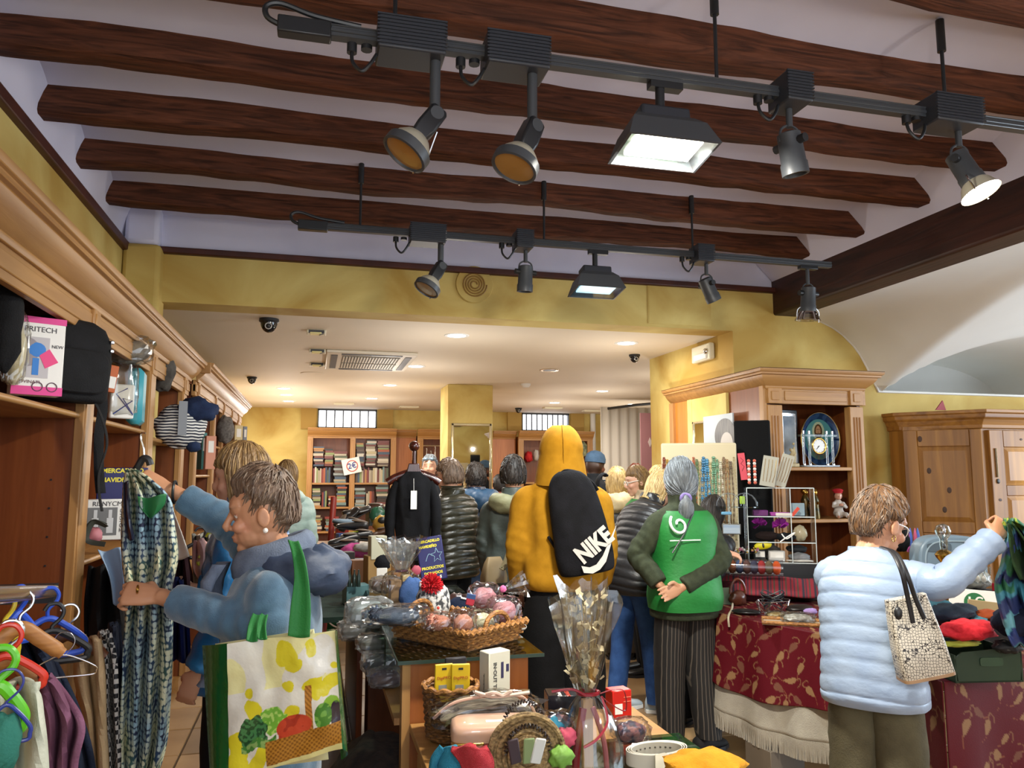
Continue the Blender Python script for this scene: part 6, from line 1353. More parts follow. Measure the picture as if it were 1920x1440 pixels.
cb('tall brown cardboard box behind the cellophane gift', 684, 1042, 728, 1112, 4.75, z=.77); cb('teal tray box with dark bottles on the narrow side table', 645, 1096, 688, 1130, 4.5, m=c3('4a7074'), z=.769)
cb('reddish brown box under the pink cloth', 656, 1050, 690, 1095, 5.0, m=c3('6e4424'), z=.769); cb('dark cardboard tray at the left of the shoe table', 630, 1035, 662, 1068, 5.4, m=c3('2a2622'), z=.769)
cb('cream translucent canister pair behind the cellophane gift', 692, 1005, 722, 1048, 4.75, m=c3('b5b29a'))
lump('black_pouch', 'black drawstring pouch hanging on the cardboard box', 'pouch', W(717, 1070, d=4.45), .09, .05, .09, fab('black_cloth', '#131418'), 4); carton('price_tag', 'white price tag below the black pouch', 'tag', W(716, 1080, d=4.4), .06, .004, .045, M_paper, 0)
for k, x in enumerate((655, 664, 672)): solo('dark_bottle', G().lathe([(.012, 0), (.012, .06), (.005, .075), (.005, .095)], 10), mat('bottle_dark', '#22302c', rough=.15), ('left', 'middle', 'right')[k]+' small dark bottle standing in the teal tray box', 'bottle', W(x, 1100, d=4.4), group='bottles in the teal tray')
# ------------------------------------------------------------------ black jumper on a display hanger
j0 = W(776, 880, d=5.15); jm = thing('display_hanger_stand', 'dark wood display hanger on a stand with round ball finial', 'stand', V((j0.x, j0.y, 0)), -.12)
zt = j0.z; m_mah = wood('mahogany', '#2c0f08', '#47190e', 'Z', rough=.2, coat=.5)
obj('pole', G().cyl((0, 0, 0), (0, 0, zt+.06), .014, n=14).lathe([(.18, 0), (.18, .02), (.03, .04)], 24), m_mah, jm)
obj('finial', G().sph((0, 0, zt+.155), .036, 18).cyl((0, 0, zt+.05), (0, 0, zt+.125), .012, n=12), m_mah, jm); obj('neck_block', G().prism([(-.035, 0), (.035, 0), (.052, -.07), (-.052, -.07)], -.02, .02, Matrix(((1, 0, 0, 0), (0, 0, 1, 0), (0, 1, 0, zt+.04), (0, 0, 0, 1)))), m_mah, jm, bevel=.006)
obj('shoulder_bar', G().tube(cat_rom([(-.175, -.0, zt-.088), (-.11, 0, zt-.05), (0, 0, zt-.02), (.11, 0, zt-.05), (.175, 0, zt-.088)], 6), [.026]*25, 10, flat=(1, .7)), m_mah, jm)
jp = thing('black_jumper', 'plain black jumper with white swing tag on the display hanger', 'jumper', V((j0.x, j0.y, zt)), -.12); m_bk = fab('black_knit', '#0a0a0c', '#101014', sheen=0)
g = G(); g.rings([[(a*math.copysign(abs(math.cos(q))**.7, math.cos(q))+.006*math.sin(z*30+q*3), b*math.sin(q)*(1+.10*math.sin(q*7+z*9)), z) for q in [2*PI*k/40 for k in range(40)]] for z, a, b in lerp_list([(-.62, .13, .07), (-.50, .15, .08), (-.35, .155, .085), (-.2, .16, .085), (-.12, .165, .08), (-.065, .14, .06), (-.03, .085, .05), (-.015, .07, .045)], 5)])
for s in (-1, 1): g.tube(cat_rom([(s*.13, 0, -.10), (s*.185, -.01, -.20), (s*.20, -.02, -.38), (s*.185, -.03, -.56)], 7), [.045]*8+[.05]*7+[.042]*7, 16)
g.xf(Matrix.Diagonal((.76, .9, .96, 1)))
obj('knit_body', g, m_bk, jp, smooth=80); obj('swing_tag', G().box(-.018, -.105, -.26, .022, -.100, -.14).tube([(0, -.09, -.06), (.002, -.10, -.14)], .0015, 5), M_paper, jp)
# ------------------------------------------------------------------ shoe tables further back
zs = .93; st = thing('shoe_table', 'table heaped with shoes behind the glass table', 'table', (.02, 5.95, 0)); obj('top', G().box(0, 0, zs-.03, .72, 1.25, zs), M_oakX, st)
for x, y in ((.05, .05), (.67, .05), (.05, 1.15), (.67, 1.15)): obj('leg', G().box(x-.025, y-.025, 0, x+.025, y+.025, zs-.03), M_oakZ, st)
ct = thing('cloth_table', 'table under white and green banner cloth at the back left', 'table', (-.2, 7.9, 0)); obj('top', G().box(0, 0, .72, .95, .6, .75), M_paper, ct)
obj('green_cloth', G().grid(lambda u, v: (-.02+u*.99, -.02-.015*math.sin(u*22), .03+v*.38), 40, 2), fab('banner_green', '#1f5e40', '#256a48'), ct, solid=.006); obj('white_band', G().grid(lambda u, v: (-.02+u*.99, -.022-.015*math.sin(u*22), .41+v*.345), 40, 2), fab('banner_white', '#b4bccb', '#c2c8d4'), ct, solid=.006)
obj('green_line', G().grid(lambda u, v: (-.02+u*.99, -.030-.015*math.sin(u*22), .52+v*.012), 40, 1), c3('2d5a4a'), ct)
obj('curved_logo', G().tube([(.5+.16*math.cos(a), -.035, .20+.16*math.sin(a)) for a in [2.0+i*.2 for i in range(14)]], .008, 5), M_paper, ct); obj('printed_line', G().box(.05, -.04, .10, .3, -.034, .115), M_paper, ct)
def shoe_geo(L=.27, heel=0, hi=.07):
    g = G(); R = []
    for y, w_, h_, zb in ((-.5, .55, .75, 0), (-.47, .8, .95, 0), (-.35, .9, 1.0, 0), (-.1, .85, .85, 0), (.1, .95, .68, 0), (.3, 1.1, .55, 0), (.45, .9, .42, 0), (.5, .45, .3, .0)):
        hz = heel*max(0, (.15-y))/.65
        R.append([(w_*.046*math.cos(q), y*L, hz+h_*hi*(.5+.5*math.sin(q))) for q in [2*PI*k/14 for k in range(14)]])
    return g.rings(R)
SH = [('black leather loafer', '17161a', 0, .07), ('dark brown leather shoe', '3a241a', 0, .065), ('black high heeled shoe', '121114', .05, .06), ('black suede trainer', '1e1f22', 0, .08), ('charcoal slipper', '2a2a2c', 0, .075), ('pale blue shoe', '8fa4b8', 0, .07)]
def shoe(k, px, py, d, rot, lb):
    nm, c, he, hi = SH[k]; t = thing('shoe', nm+' '+lb, 'shoe', W(px, py, d=d), rot, 'shoes heaped on the shoe table'); m = mat('shoe_'+c, '#'+c, rough=.3)
    obj('upper', shoe_geo(.26, he, hi), m, t, smooth=70); obj('opening', G().sph((0, -.05, hi*.93+he*.3), (.030, .065, .012), 12), c3('5a4a3c'), t)
    obj('sole', G().box(-.035, -.12, -.008, .035, .12, .004), mat('sole_dark', '#1a1716', rough=.7), t, bevel=.003)
    return t
for a in ((1, 692, 958, 6.9, (0, .1, 1.4), 'at the top of the heap'), (2, 655, 975, 6.7, (.9, .2, -.9), 'standing on its toe at upper left of the heap'), (2, 672, 965, 6.8, (.5, .3, -1.1), 'tilted across the top of the heap'), (4, 660, 992, 6.3, (.1, 0, 1.35), 'in the middle of the heap'), (3, 668, 1012, 6.0, (.1, .1, 1.9), 'with neon laces at the front of the heap'), (3, 645, 1020, 5.9, (0, 0, 2.1), 'at the lower left of the heap'), (0, 640, 1030, 5.8, (0, 0, 1.7), 'on the table edge by the pink cloth'), (5, 650, 985, 6.5, (.2, .3, 1.2), 'between the dark shoes'), (0, 728, 985, 6.7, (0, 0, .6), 'half hidden by the jumper'), (1, 712, 1005, 6.3, (0, .2, 2.4), 'below the yellow bag')):
    s_ = shoe(*a)
    if a[0] == 3 and 'neon' in a[5]: obj('neon_lace', G().tube([(.02*(-1)**i, -.06+.02*i, .075-.004*i) for i in range(7)], .004, 5), mat('neon', '#a8c82c', rough=.5), s_)
cb('dark green shoe box behind the yellow bag', 688, 950, 722, 985, 7.0, m=c3('1f2a26')); cb('blue shoe box with red stripe in the heap', 632, 1000, 662, 1022, 6.2, m=c3('27447a')); cb('plain orange shoe box under the heap', 600+30, 985, 652, 1000, 6.8, m=c3('a02c22'))
yb = lump('yellow_bag', 'mustard yellow handbag in the shoe heap', 'bag', W(716, 1000, d=6.4), .15, .10, .15, mat('mustard_leather', '#a07a2c', rough=.4), 5); obj('dark_opening', G().sph((.0, -.045, .11), (.04, .02, .03), 10), M_black, yb)
lump('green_bag', 'green leather handbag behind the yellow one', 'bag', W(708, 985, d=6.6), .14, .10, .16, mat('green_leather', '#174a34', rough=.35), 7)
lump('pink_cloth', 'bright pink garment on the front of the shoe table', 'clothing', W(668, 1047, d=5.75), .24, .16, .11, fab('hot_pink_cloth', '#a83a7a', '#c45a94'), 9, fold=.08); lump('white_cloth', 'white folded paper beside the pink garment', 'paper', W(684, 1035, d=5.7), .17, .12, .07, fab('white_shirt', '#b5b0a8'), 12, fold=.06)
lump('pale_cap', 'pale cream cap right of the black jumper sleeve', 'hat', W(746, 992, d=6.0), .11, .10, .10, fab('cream_wool', '#c2bfa4'), 5)
solo('red_tube', G().tube([V((W(612, 965, d=7.0).x, W(612, 965, d=7.0).y, 0)), W(626, 932, d=7.2)], [.025, .03], 10), mat('red_leather', '#8a2a20', rough=.4), 'long red tube leaning before the bookcase', 'tube')
# ------------------------------------------------------------------ things on the low stand
p = base(843, 1340, ZL+.012); t = thing('round_basket', 'round wicker basket holding yellow packs at the foot of the table panel', 'basket', V((.475, 2.72, ZL+.012)))
RB = .088; obj('woven_base', G().lathe([(.001, 0), (RB*.9, 0), (RB*.9, .006)], 24), M_wickd, t); woven(t, circpath(RB*.88, .012), 15, .008, .0105, .0058, M_wickd, 72, 26)
obj('stakes', G().tube([(0, 0, 0), (0, 0, .01)], .002, 4), M_wick, t); obj('rim_braid', G().tube([V(((RB+.006)*math.cos(a), (RB+.006)*math.sin(a), .168+.004*math.sin(a*12))) for a in [2*PI*i/96 for i in range(96)]], .0085, 6, closed=True), M_wick, t)
for k, (dx, dz, rz, lb) in enumerate(((-.03, .128, .1, 'left yellow hanging pack in the round basket'), (.028, .128, -.1, 'right yellow hanging pack in the round basket'))):
    y_ = thing('yellow_pack', lb, 'packet', V((.475+dx, 2.70-.012*k, ZL+dz)), (.08, 0, rz), 'yellow packs'); obj('card', G().box(-.031, -.006, 0, .031, .006, .13), mat('pack_yellow', '#cfae14', rough=.4), y_, bevel=.002)
    text('printed_word', 'DigiPRO', .014, c3('a8481c'), y_, FRONT(0, -.0065, .085)); obj('hang_hole', G().box(-.008, -.0068, .112, .008, -.0055, .119), M_black, y_); obj('bar_code', G().box(-.018, -.0068, .045, .01, -.0055, .062), c3('8a8a80'), y_)
carton('black_pack', 'black product pack behind the yellow packs', 'packet', V((.50, 2.765, ZL+.09)), .075, .02, .17, c3('1c1a20'), .1); carton('brown_card', 'brown card at the right of the round basket', 'card', V((.545, 2.72, ZL+.05)), .006, .05, .12, c3('5a4030'), .3)
tb = carton('thermometer_box', 'white and green in-out thermometer box at the right of the table panel', 'box', V((.645, 2.78, ZL+.012)), .095, .06, .262, mat('box_ivory', '#c6c4b4', rough=.45), .42)
obj('green_side', G().box(-.0485, -.0305, 0, -.0475, .0305, .11), c3('2a6a44'), tb)
text('printed_word', 'IN·OUT THERMO', .020, c3('4a4a48'), tb, FRONT(-.022, -.0308, .150) @ RZ(-PI/2), bold=.0004); text('printed_word', 'TERMOMETRO INTERIOR', .0085, c3('77756c'), tb, T(-.0485, .0, .140) @ RZ(-PI/2) @ RX(PI/2) @ RZ(-PI/2))
obj('printed_device', G().box(.005, -.0312, .17, .016, -.0302, .225).box(.028, -.0312, .19, .04, -.0302, .215), c3('2f2c50'), tb)
t = bagged('fur_scarf', 'grey brown fur scarf in clear bag tied with pink ribbon', 'scarf', W(908, 1362, d=2.52), .37, .20, .105, mat('fur', '#3c352e', '#8c8274', rough=.95, sc=(14, 90, 60), bump=.8), 3, -.1, film=M_cello)
obj('ribbon', G().tube(cat_rom([(-.17, -.06, .05), (-.10, -.07, .10), (.02, -.06, .112), (.12, -.05, .10), (.17, -.06, .03)], 6), .005, 6), c3('c9a08c'), t); obj('bow', G().tube(cat_rom([(-.02, -.07, .115), (.02, -.09, .13), (.05, -.07, .115), (.08, -.08, .13), (.05, -.07, .112), (.0, -.08, .12), (-.04, -.07, .13), (.02, -.07, .112), (.14, -.06, .118)], 5), .006, 6), c3('d3b8a8'), t)
t = thing('pink_case', 'pale pink jewellery case with coral base and white label', 'case', W(922, 1412, d=2.33), -.12)
rr_ = lambda w_, d_, n=40: [(math.copysign(abs(math.cos(q))**.35, math.cos(q))*w_, math.copysign(abs(math.sin(q))**.35, math.sin(q))*d_) for q in [2*PI*k/n for k in range(n)]]
obj('lid', G().rings([[(x*k, y*k, z) for x, y in rr_(.125, .072)] for z, k in ((.052, 1), (.075, 1), (.09, .97), (.097, .88), (.099, .5))]), mat('pale_pink_gloss', '#c9a088', rough=.3, coat=.4), t, smooth=60)
obj('base', G().rings([[(x*k, y*k, z) for x, y in rr_(.124, .071)] for z, k in ((0, .94), (.006, 1), (.05, 1))]), mat('coral_gloss', '#b3402c', rough=.2, coat=.4), t, smooth=50); obj('clasp', G().box(-.127, -.075, .047, -.03, -.045, .055), M_brass, t, bevel=.003); obj('label_patch', G().box(-.02, -.03, .0985, .05, -.01, .1), M_paper, t)
for k, (rows, d, m, lb) in enumerate(((([(828, 862, 1402), (812, 872, 1425), (805, 880, 1460)]), 2.08, fab('towel_blue', '#2f86a8', '#3a98ba', s=140, bump=.8), 'blue folded towel at the bottom edge'), ([(846, 915, 1400), (866, 922, 1425), (872, 925, 1460)], 2.0, fab('towel_coral', '#b8333c', '#c8424a', s=140, bump=.8), 'coral red folded towel beside the blue one'))):
    solo('folded_towel', sheet(rows, d, 16, 14, .01, 1, k), m, lb, 'towel', solid=.02)
# straw bag with black ring handles
p = W(985, 1462, d=2.12); t = thing('straw_bag', 'small round straw handbag with black coil handles at the bottom centre', 'bag', p, -.1); m_str = mat('straw', '#5e4a2c', '#a68a5c', rough=.8, sc=(70, 70, 120), bump=.7)
for k in range(7): 
    r = .022+k*.0135; obj('straw_coil', G().tube([(r*math.cos(a)*1.0, -.03-.012*math.sin(k), max(.004, .055+r*1.02*math.sin(a)+.02)) for a in [2*PI*i/48 for i in range(48)]], .0085+.0012*math.sin(k*2), 6, closed=True), m_str, t)
obj('straw_back', G().sph((0, .01, .075), (.105, .03, .10), 22), m_str, t); obj('front_pocket', G().tube([(.10*math.cos(a), -.062, .03+.03*math.sin(a)) for a in [PI+PI*i/16 for i in range(17)]], .010, 6), m_str, t)
for y, zc, r in ((.02, .165, .058), (-.045, .115, .062)):
    n = 120; obj('coil_handle', G().tube([((r+.005*math.cos(i*1.1))*math.cos(PI*i/(n-1)), y+.005*math.sin(i*1.1), zc-.03+(r+.005*math.cos(i*1.1))*1.15*math.sin(PI*i/(n-1))) for i in range(n)], .0022, 4), mat('coil_dark', '#2c1f18', rough=.4), t)
for k, (x, c, lb) in enumerate(((968, '3a2a30', 'dark striped card tucked in the straw bag'), (990, '7a8a5c', 'green pack tucked in the straw bag'), (1003, 'c9c9c4', 'white toothed comb tucked in the straw bag'))): carton('small_card', lb, 'card', W(x, 1432, d=2.02), .03, .006, .07, c3(c), (.2, .2*(k-1), 0))
# books, red box, plum packets, tissue
b = carton('black_book', 'thick black book with red and white title at the back of the stand', 'book', W(1062, 1338, d=2.72), .145, .10, .075, mat('cover_black', '#17161c', rough=.25), -.15)
text('title', 'Danielle', .022, M_paper, b, T(-.03, -.02, .0756) @ RZ(PI/2)); text('title', 'SANGRE', .022, c3('c03c20'), b, T(.0, -.02, .0756) @ RZ(PI/2))
b = carton('red_box', 'bright red box with white label behind the gift bouquet', 'box', W(1160, 1345, d=2.75), .075, .06, .10, mat('box_red', '#c01f18', rough=.3), .1); obj('label_patch', G().box(-.03, -.031, .02, .0, -.0302, .055), M_paper, b); obj('printed_grid', G().box(.005, -.031, .06, .034, -.0302, .062).box(.005, -.031, .075, .034, -.0302, .077), c3('e08a6a'), b)
for k, (px, py, d, wp, hp) in enumerate(((1045, 1382, 2.55, 80, 46), (1182, 1392, 2.5, 72, 44))): B, w_, h_ = ext(px-wp/2, py-hp, px+wp/2, py, d); bagged('printed_scarf', ('plum patterned scarf in film left of the gift bouquet', 'plum patterned scarf in film right of the gift bouquet')[k], 'scarf', B, w_, w_*.8, h_, mat('plum_print', '#2a2440', '#8a5a5c', sc=(40, 40, 40), lo=.45, hi=.6), 33+k, film=M_cello)
for k, (px, py, d, c, lb) in enumerate(((1058, 1405, 2.2, 'c84a62', 'pink tissue paper beside the straw bag'), (1052, 1440, 2.1, '6f9a3c', 'green tissue paper beside the straw bag'), (1035, 1385, 2.25, '3a9ab8', 'small turquoise paper above the straw bag'))): lump('tissue_paper', lb, 'paper', W(px, py, d=d), .07, .05, .06, mat('tissue'+c, '#'+c, rough=.6), 5+k, fold=.12)
# tall cellophane bouquet with red ribbon
p = W(1105, 1470, d=2.25); t = thing('cellophane_bouquet', 'tall cellophane wrapped dried flower gift tied with a red ribbon', 'gift', p, .0)
zk = (1470-1305)*2.25/F
obj('lower_wrap', G().rings([[V((r*math.cos(a)*(1+.10*noise.noise(V((math.cos(a)*3, math.sin(a)*3, z*14)))+.05*math.sin(a*9)), r*.75*math.sin(a)*(1+.10*noise.noise(V((a, z*12, 2)))), z)) for a in [2*PI*i/40 for i in range(40)]] for z, r in lerp_list([(0, .105), (.08, .10), (.16, .085), (.22, .055), (zk, .028)], 5)], cap=False), M_cello, t, smooth=25)
for k, (r0, r1, h_, sd) in enumerate(((.028, .10, .27, 2), (.022, .07, .32, 6))): obj('upper_wrap', plume(r0, r1, h_, sd, 40, 16, .22).xf(T(-.01, 0, zk)), M_cello, t, smooth=25)
obj('ribbon', G().tube([(.032*math.cos(a), .026*math.sin(a), zk) for a in [2*PI*i/16 for i in range(16)]], .006, 6, closed=True).tube(cat_rom([(.03, -.02, zk), (.07, -.03, zk+.012), (.10, -.035, zk+.005), (.105, -.03, zk-.05), (.06, -.03, zk-.03), (.03, -.03, zk-.005)], 6), .004, 6, flat=(.4, 1)).tube(cat_rom([(.03, -.03, zk-.005), (.04, -.05, zk-.07), (.0, -.07, zk-.11), (-.04, -.07, zk-.13)], 6), .004, 6, flat=(.4, 1)).tube(cat_rom([(-.02, -.03, zk), (-.06, -.03, zk+.02), (-.12, -.02, zk+.015)], 6), .004, 6), mat('red_ribbon', '#8a1626', rough=.3), t)
sm_ = obj('stems', G().box(-.02, -.01, 0, .01, .01, .24), mat('stem_wood', '#a8814a', '#bd9a62', sc=(40, 40, 4)), t); rr = random.Random(4); g = G(); g2 = G()
for k in range(26):
    a = rr.uniform(0, 2*PI); e_ = V((math.cos(a)*rr.uniform(.01, .055), math.sin(a)*.03, rr.uniform(zk+.04, zk+.27))); g.tube(cat_rom([V((0, 0, zk-.03)), V((e_.x*.4, e_.y*.4, (zk+e_.z)/2)), e_], 4), .0018, 4)
stuff(obj('dry_stems', g, mat('dry_stem', '#9a8662', rough=.8), t))
leafm = mesh('dried_leaf', G().add([(0, 0, 0), (.010, .003, .012), (0, .005, .030), (-.010, .003, .012), (0, 0, .015)], [(0, 1, 4), (1, 2, 4), (2, 3, 4), (3, 0, 4)]), mat('dry_leaf', '#b5a684', '#c9bd9c', rough=.7, sc=(30, 30, 30)))
for k in range(90):
    a = rr.uniform(0, 2*PI); obj('dried_leaf', leafm, None, t, loc=(math.cos(a)*rr.uniform(.005, .062)-.005, math.sin(a)*.032, rr.uniform(zk+.02, zk+.28)), rot=(rr.uniform(-1, 1), rr.uniform(-1, 1), rr.uniform(0, 6)))
obj('red_core', G().tube(cat_rom([(-.05, -.02, 0), (-.045, -.02, .10), (-.02, -.01, zk-.04)], 5), .012, 8), mat('red_ribbon', '#8a1626'), t); obj('pale_core', G().tube(cat_rom([(.05, -.02, 0), (.04, -.02, .12), (.01, -.01, zk-.04)], 5), .008, 8), c3('b0646a'), t)
# white belt, tag, mustard cloth
bt = thing('white_belt', 'coiled white leather belt with paper tag at the bottom edge', 'belt', W(1232, 1440, d=2.32), .1)
for k in range(3): 
    r = .083+k*.006; obj('belt_coil', G().rings([[V((r*math.cos(a)*(1+.02*k), r*.62*math.sin(a), zz)) for a in [2*PI*i/48 for i in range(48)]] for zz in (.02, .02, .058, .058)], cap=False), mat('belt_white', '#c9c3b4', rough=.4), bt, smooth=40, solid=.003)
for k in range(9): a = PI*.2+k*.22; obj('belt_hole', G().cyl((.078*math.cos(a), .078*.62*math.sin(a), .042), (.083*math.cos(a), .083*.62*math.sin(a), .042), .003, n=6), c3('5a544c'), bt)
obj('swing_tag', G().prism([(-.035, -.07), (.03, -.07), (.035, .03), (.02, .038), (-.012, .036)], 0, .002).xf(T(-.03, -.075, .03) @ RX(1.2)), mat('tag_cream', '#cfc9b4', rough=.6), bt)
lump('mustard_cloth', 'mustard yellow knitted garment at the bottom edge right of the belt', 'clothing', W(1318, 1462, d=2.1), .24, .16, .075, fab('mustard_cloth', '#b57a14', '#c98c20'), 6, fold=.08)
# ------------------------------------------------------------------ beige handbag of the shopper in grey green
hb = thing('handbag', 'beige leather handbag with wide cream strap by the mustard hoodie', 'bag', W(926, 1092, d=5.05), .3)
obj('bag_body', G().rings([[(x*.085*k, y*.05*k2, z) for x, y in rr_(1, 1, 24)] for z, k, k2 in ((0, 1, 1), (.04, 1, 1), (.12, .8, .6), (.165, .55, .25))]), mat('beige_leather', '#8f7a58', '#a08a66', rough=.4), hb, smooth=50)
o_ = W(926, 1092, d=5.05); obj('strap', sheet([(966, 975, 978), (955, 966, 1015), (944, 957, 1050), (936, 946, 1066)], 4.98, 4, 16, .002, .5).xf((T(o_) @ RZ(.3)).inverted()), mat('strap_cream', '#c2b78e', '#5a5038', sc=(28, 28, 28), lo=.56, hi=.6), hb, solid=.004)
# ------------------------------------------------------------------ black backpack on the hooded person
bp = thing('backpack', 'black backpack with white lettering and tick emblem on the mustard hoodie', 'backpack', W(1102, 1075, d=4.02), -.30); m_bp = fab('backpack_black', '#0d0d10', '#15151a', bump=.3, sheen=0)
bo = (T(W(1102, 1075, d=4.02)) @ RZ(-.30)).inverted()
MB = RY(-.17)
obj('sack', G().rings([[MB @ V((x*.150*k+o, y*.085*k2-.0, z)) for x, y in [(math.copysign(abs(math.cos(q))**.7, math.cos(q)), math.copysign(abs(math.sin(q))**.8, math.sin(q))*(1+.05*math.sin(q*5+z*20))) for q in [2*PI*i/36 for i in range(36)]]] for z, k, k2, o in lerp_list([(0, .72, .7, .0), (.015, .95, .95, 0), (.10, 1.02, 1.12, 0), (.22, .98, 1.1, .0), (.36, .90, .95, -.005), (.46, .78, .75, -.01), (.52, .55, .5, -.015), (.545, .25, .3, -.02)], 4)]), m_bp, bp, smooth=70)
for pts in ([(1052, 895), (1060, 884), (1085, 888), (1108, 905), (1120, 920)], [(1136, 892), (1130, 889), (1122, 898), (1120, 912)]):
    obj('shoulder_strap', G().tube(cat_rom([bo @ W(x, y, d=4.13-.01*i) for i, (x, y) in enumerate(pts)], 5), .024, 8, flat=(.35, 1)), m_bp, bp)
obj('cord', G().tube(cat_rom([bo @ W(x, y, d=4.08) for x, y in ((1028, 1006), (1042, 1028), (1060, 1050), (1078, 1066))], 5), .008, 8), m_bp, bp)
wp = mat('print_white2', '#cfccc4', rough=.5)
Mt = MB @ FRONT(.045, -.104, .135) @ RZ(.50) @ Matrix.Shear('XY', 4, (.25, 0)) if False else MB @ FRONT(.055, -.106, .145) @ RZ(.62)
text('lettering', 'NIKE', .095, wp, bp, Mt @ Matrix(((1, .25, 0, 0), (0, 1.25, 0, 0), (0, 0, 1, 0), (0, 0, 0, 1))), ext=.004, bold=.004)
sw = [(-.13, .012), (-.10, -.022), (-.06, -.034), (-.01, -.028), (.16, .062), (.0, .004), (-.055, -.004), (-.09, .010), (-.115, .045)]
obj('tick_emblem', G().prism(sw, -.004, .004, Mt @ T(-.005, -.070, 0)), wp, bp, smooth=0)
# ------------------------------------------------------------------ red cloth table at right
TA = W(1345, 1150, Z=.75); TB = W(1768, 1278, Z=.75); TC = W(1960, 1246, Z=.75)
ab = (TB-TA); LAB = ab.length; ab = ab.normalized(); bc = (TC-TB).normalized(); pr = V((-ab.y, ab.x, 0))
if pr.dot(V((1, 1, 0))) < 0: pr = -pr
TM_ = V((2.48, 3.15, .75)); TA2 = V((2.62, 4.95, .75)); TC = TB+bc*1.5
mot = []; rr = random.Random(21)
for i in range(1400):
    s, t = rr.uniform(-.5, 4.6), rr.uniform(-.1, .75)
    if all((s-m[0])**2+(t-m[1])**2 > .0044 for m in mot): mot.append((s, t, rr.uniform(0, PI), rr.uniform(.024, .036), rr.uniform(.012, .019), rr.random(), rr.choice((-1, 1))))
hashm = {}
for m in mot:
    for a in range(-1, 2):
        for b in range(-1, 2): hashm.setdefault((int(m[0]//.08)+a, int(m[1]//.08)+b), []).append(m)
def brocade(s, t):
    c = '#560c18'
    for m in hashm.get((int(s//.08), int(t//.08)), ()):
        dx, dy = s-m[0], t-m[1]; ca, sa = math.cos(m[2]), math.sin(m[2]); u = dx*ca+dy*sa; v = -dx*sa+dy*ca+m[6]*8*(u*u)*.6
        if (u/m[3])**2+(v/(m[4]*(1-.4*u/m[3])))**2 < 1: return '#8a6747' if m[5] > .35 else '#6e4536'
        r = math.hypot(u+m[3]*1.2, v-m[6]*.020)
        if abs(r-.017) < .0028 and (u+m[3]*1.2 < .008): return '#7c553c'
        if abs(v-m[6]*.006*math.sin(u*60)) < .002 and m[3] < u < m[3]*2: return '#7a4630'
    return c
M_broc = mat('red_brocade', '#ffffff', rough=.55, attr=True, spec=.25, bump=.1, bsc=(300, 300, 300))
rt = thing('market_table', 'long table draped in dark red brocade with tan leaf pattern', 'table', (0, 0, 0))
obj('table_top', G().prism([(p.x, p.y) for p in (TA, TM_, TB, TC, V((3.9, 4.4, 0)), V((3.1, 4.95, 0)), TA2)], .715, .742), M_oakX, rt)
def topcol(u, v): return brocade(u*LAB, -.05-v*.9 if False else .05+v*.55)
FE = lambda u: TA+(TM_-TA)*(u/.58) if u < .58 else TM_+(TB-TM_)*((u-.58)/.42)
BE = lambda u: V((2.62+.50*u/.58, 4.95, .75)) if u < .58 else V((3.12, 4.95, .75)).lerp(TC, (u-.58)/.42)
obj('top_cloth', G().grid(lambda u, v: FE(u)*(1-v)+BE(u)*v+V((0, 0, .001)), 260, 110, lambda u, v: brocade(u*LAB, (v*1.1) % .75)), M_broc, rt)
def skirt(P, Q, drop, amp, fr, s0, nu, nv, out, seed=0, flare=.05, ta=None):
    L = (Q-P).length
    def f(u, v):
        k = v**1.2*(1 if ta is None else (1-u**5) if ta else min(1, u*9)); return P+(Q-P)*u+out*(flare*k+amp*k*math.sin(u*fr+seed+.6*math.sin(u*fr*.37))+.004)+V((0, 0, -drop(u)*v+.001-.01*0))
    return G().grid(f, nu, nv, lambda u, v: brocade(s0+u*L, v*drop(u)))
out1 = V((-.95, -.3, 0)); out2 = V((bc.y, -bc.x, 0))
nrm_ = lambda P, Q: V((-(Q-P).y, (Q-P).x, 0)).normalized()*(1 if V((-(Q-P).y, (Q-P).x, 0)).dot(V((-1, -.3, 0))) > 0 else -1)
obj('front_drape', skirt(TA, TM_, lambda u: .36+.03*math.sin(u*5), .014, 18, 0, 240, 70, nrm_(TA, TM_)), M_broc, rt, smooth=80, solid=.004)
obj('inner_drape', skirt(TM_, TB, lambda u: .66, .014, 14, 1.0, 180, 110, nrm_(TM_, TB), 0, .015, True), M_broc, rt, smooth=80, solid=.004)
obj('end_drape', skirt(TB, TC, lambda u: .66, .022, 17, LAB, 240, 110, out2, 1.0, .02, False), M_broc, rt, smooth=80, solid=.004)
obj('left_drape', skirt(TA2, TA, lambda u: .40, .02, 9, -.4, 60, 50, -ab, 2), M_broc, rt, smooth=80, solid=.004)
uc = solo('fringed_cloth', G().grid(lambda u, v: TA+(TM_-TA)*u+out1*(.02+.035*v+.012*v*math.sin(u*22))+V((0, 0, -.28-(.21+.03*math.sin(u*4))*v)), 160, 14), fab('white_linen', '#9f988a', '#aba495'), 'white tablecloth with knotted fringe hanging below the red brocade', 'tablecloth', smooth=80, solid=.004)
g = G()
for i in range(170):
    u = (i+.5)/170; b = TA+(TM_-TA)*u+out1*(.055+.012*math.sin(u*22))+V((0, 0, -.49-.03*math.sin(u*4)))
    g.tube([b, b+V((0, 0, -.02)), b+V((rr.uniform(-.005, .005), rr.uniform(-.006, .006), -.095))], [.0045, .006, .0035], 5)
stuff(obj('knotted_fringe', g, fab('white_linen', '#9f988a'), uc, smooth=80))
uc2 = obj('corner_cloth', G().grid(lambda u, v: TA2+(TA-TA2)*u-ab*(.02+.03*v)+V((0, 0, -.38-.20*v)), 20, 8), fab('white_linen', '#9f988a'), uc, solid=.004)
cb('printed cardboard box under the fringed cloth', 1412, 1395, 1495, 1438, 3.97, m=c3('6f6456'), z=.001)
ZTi = .87
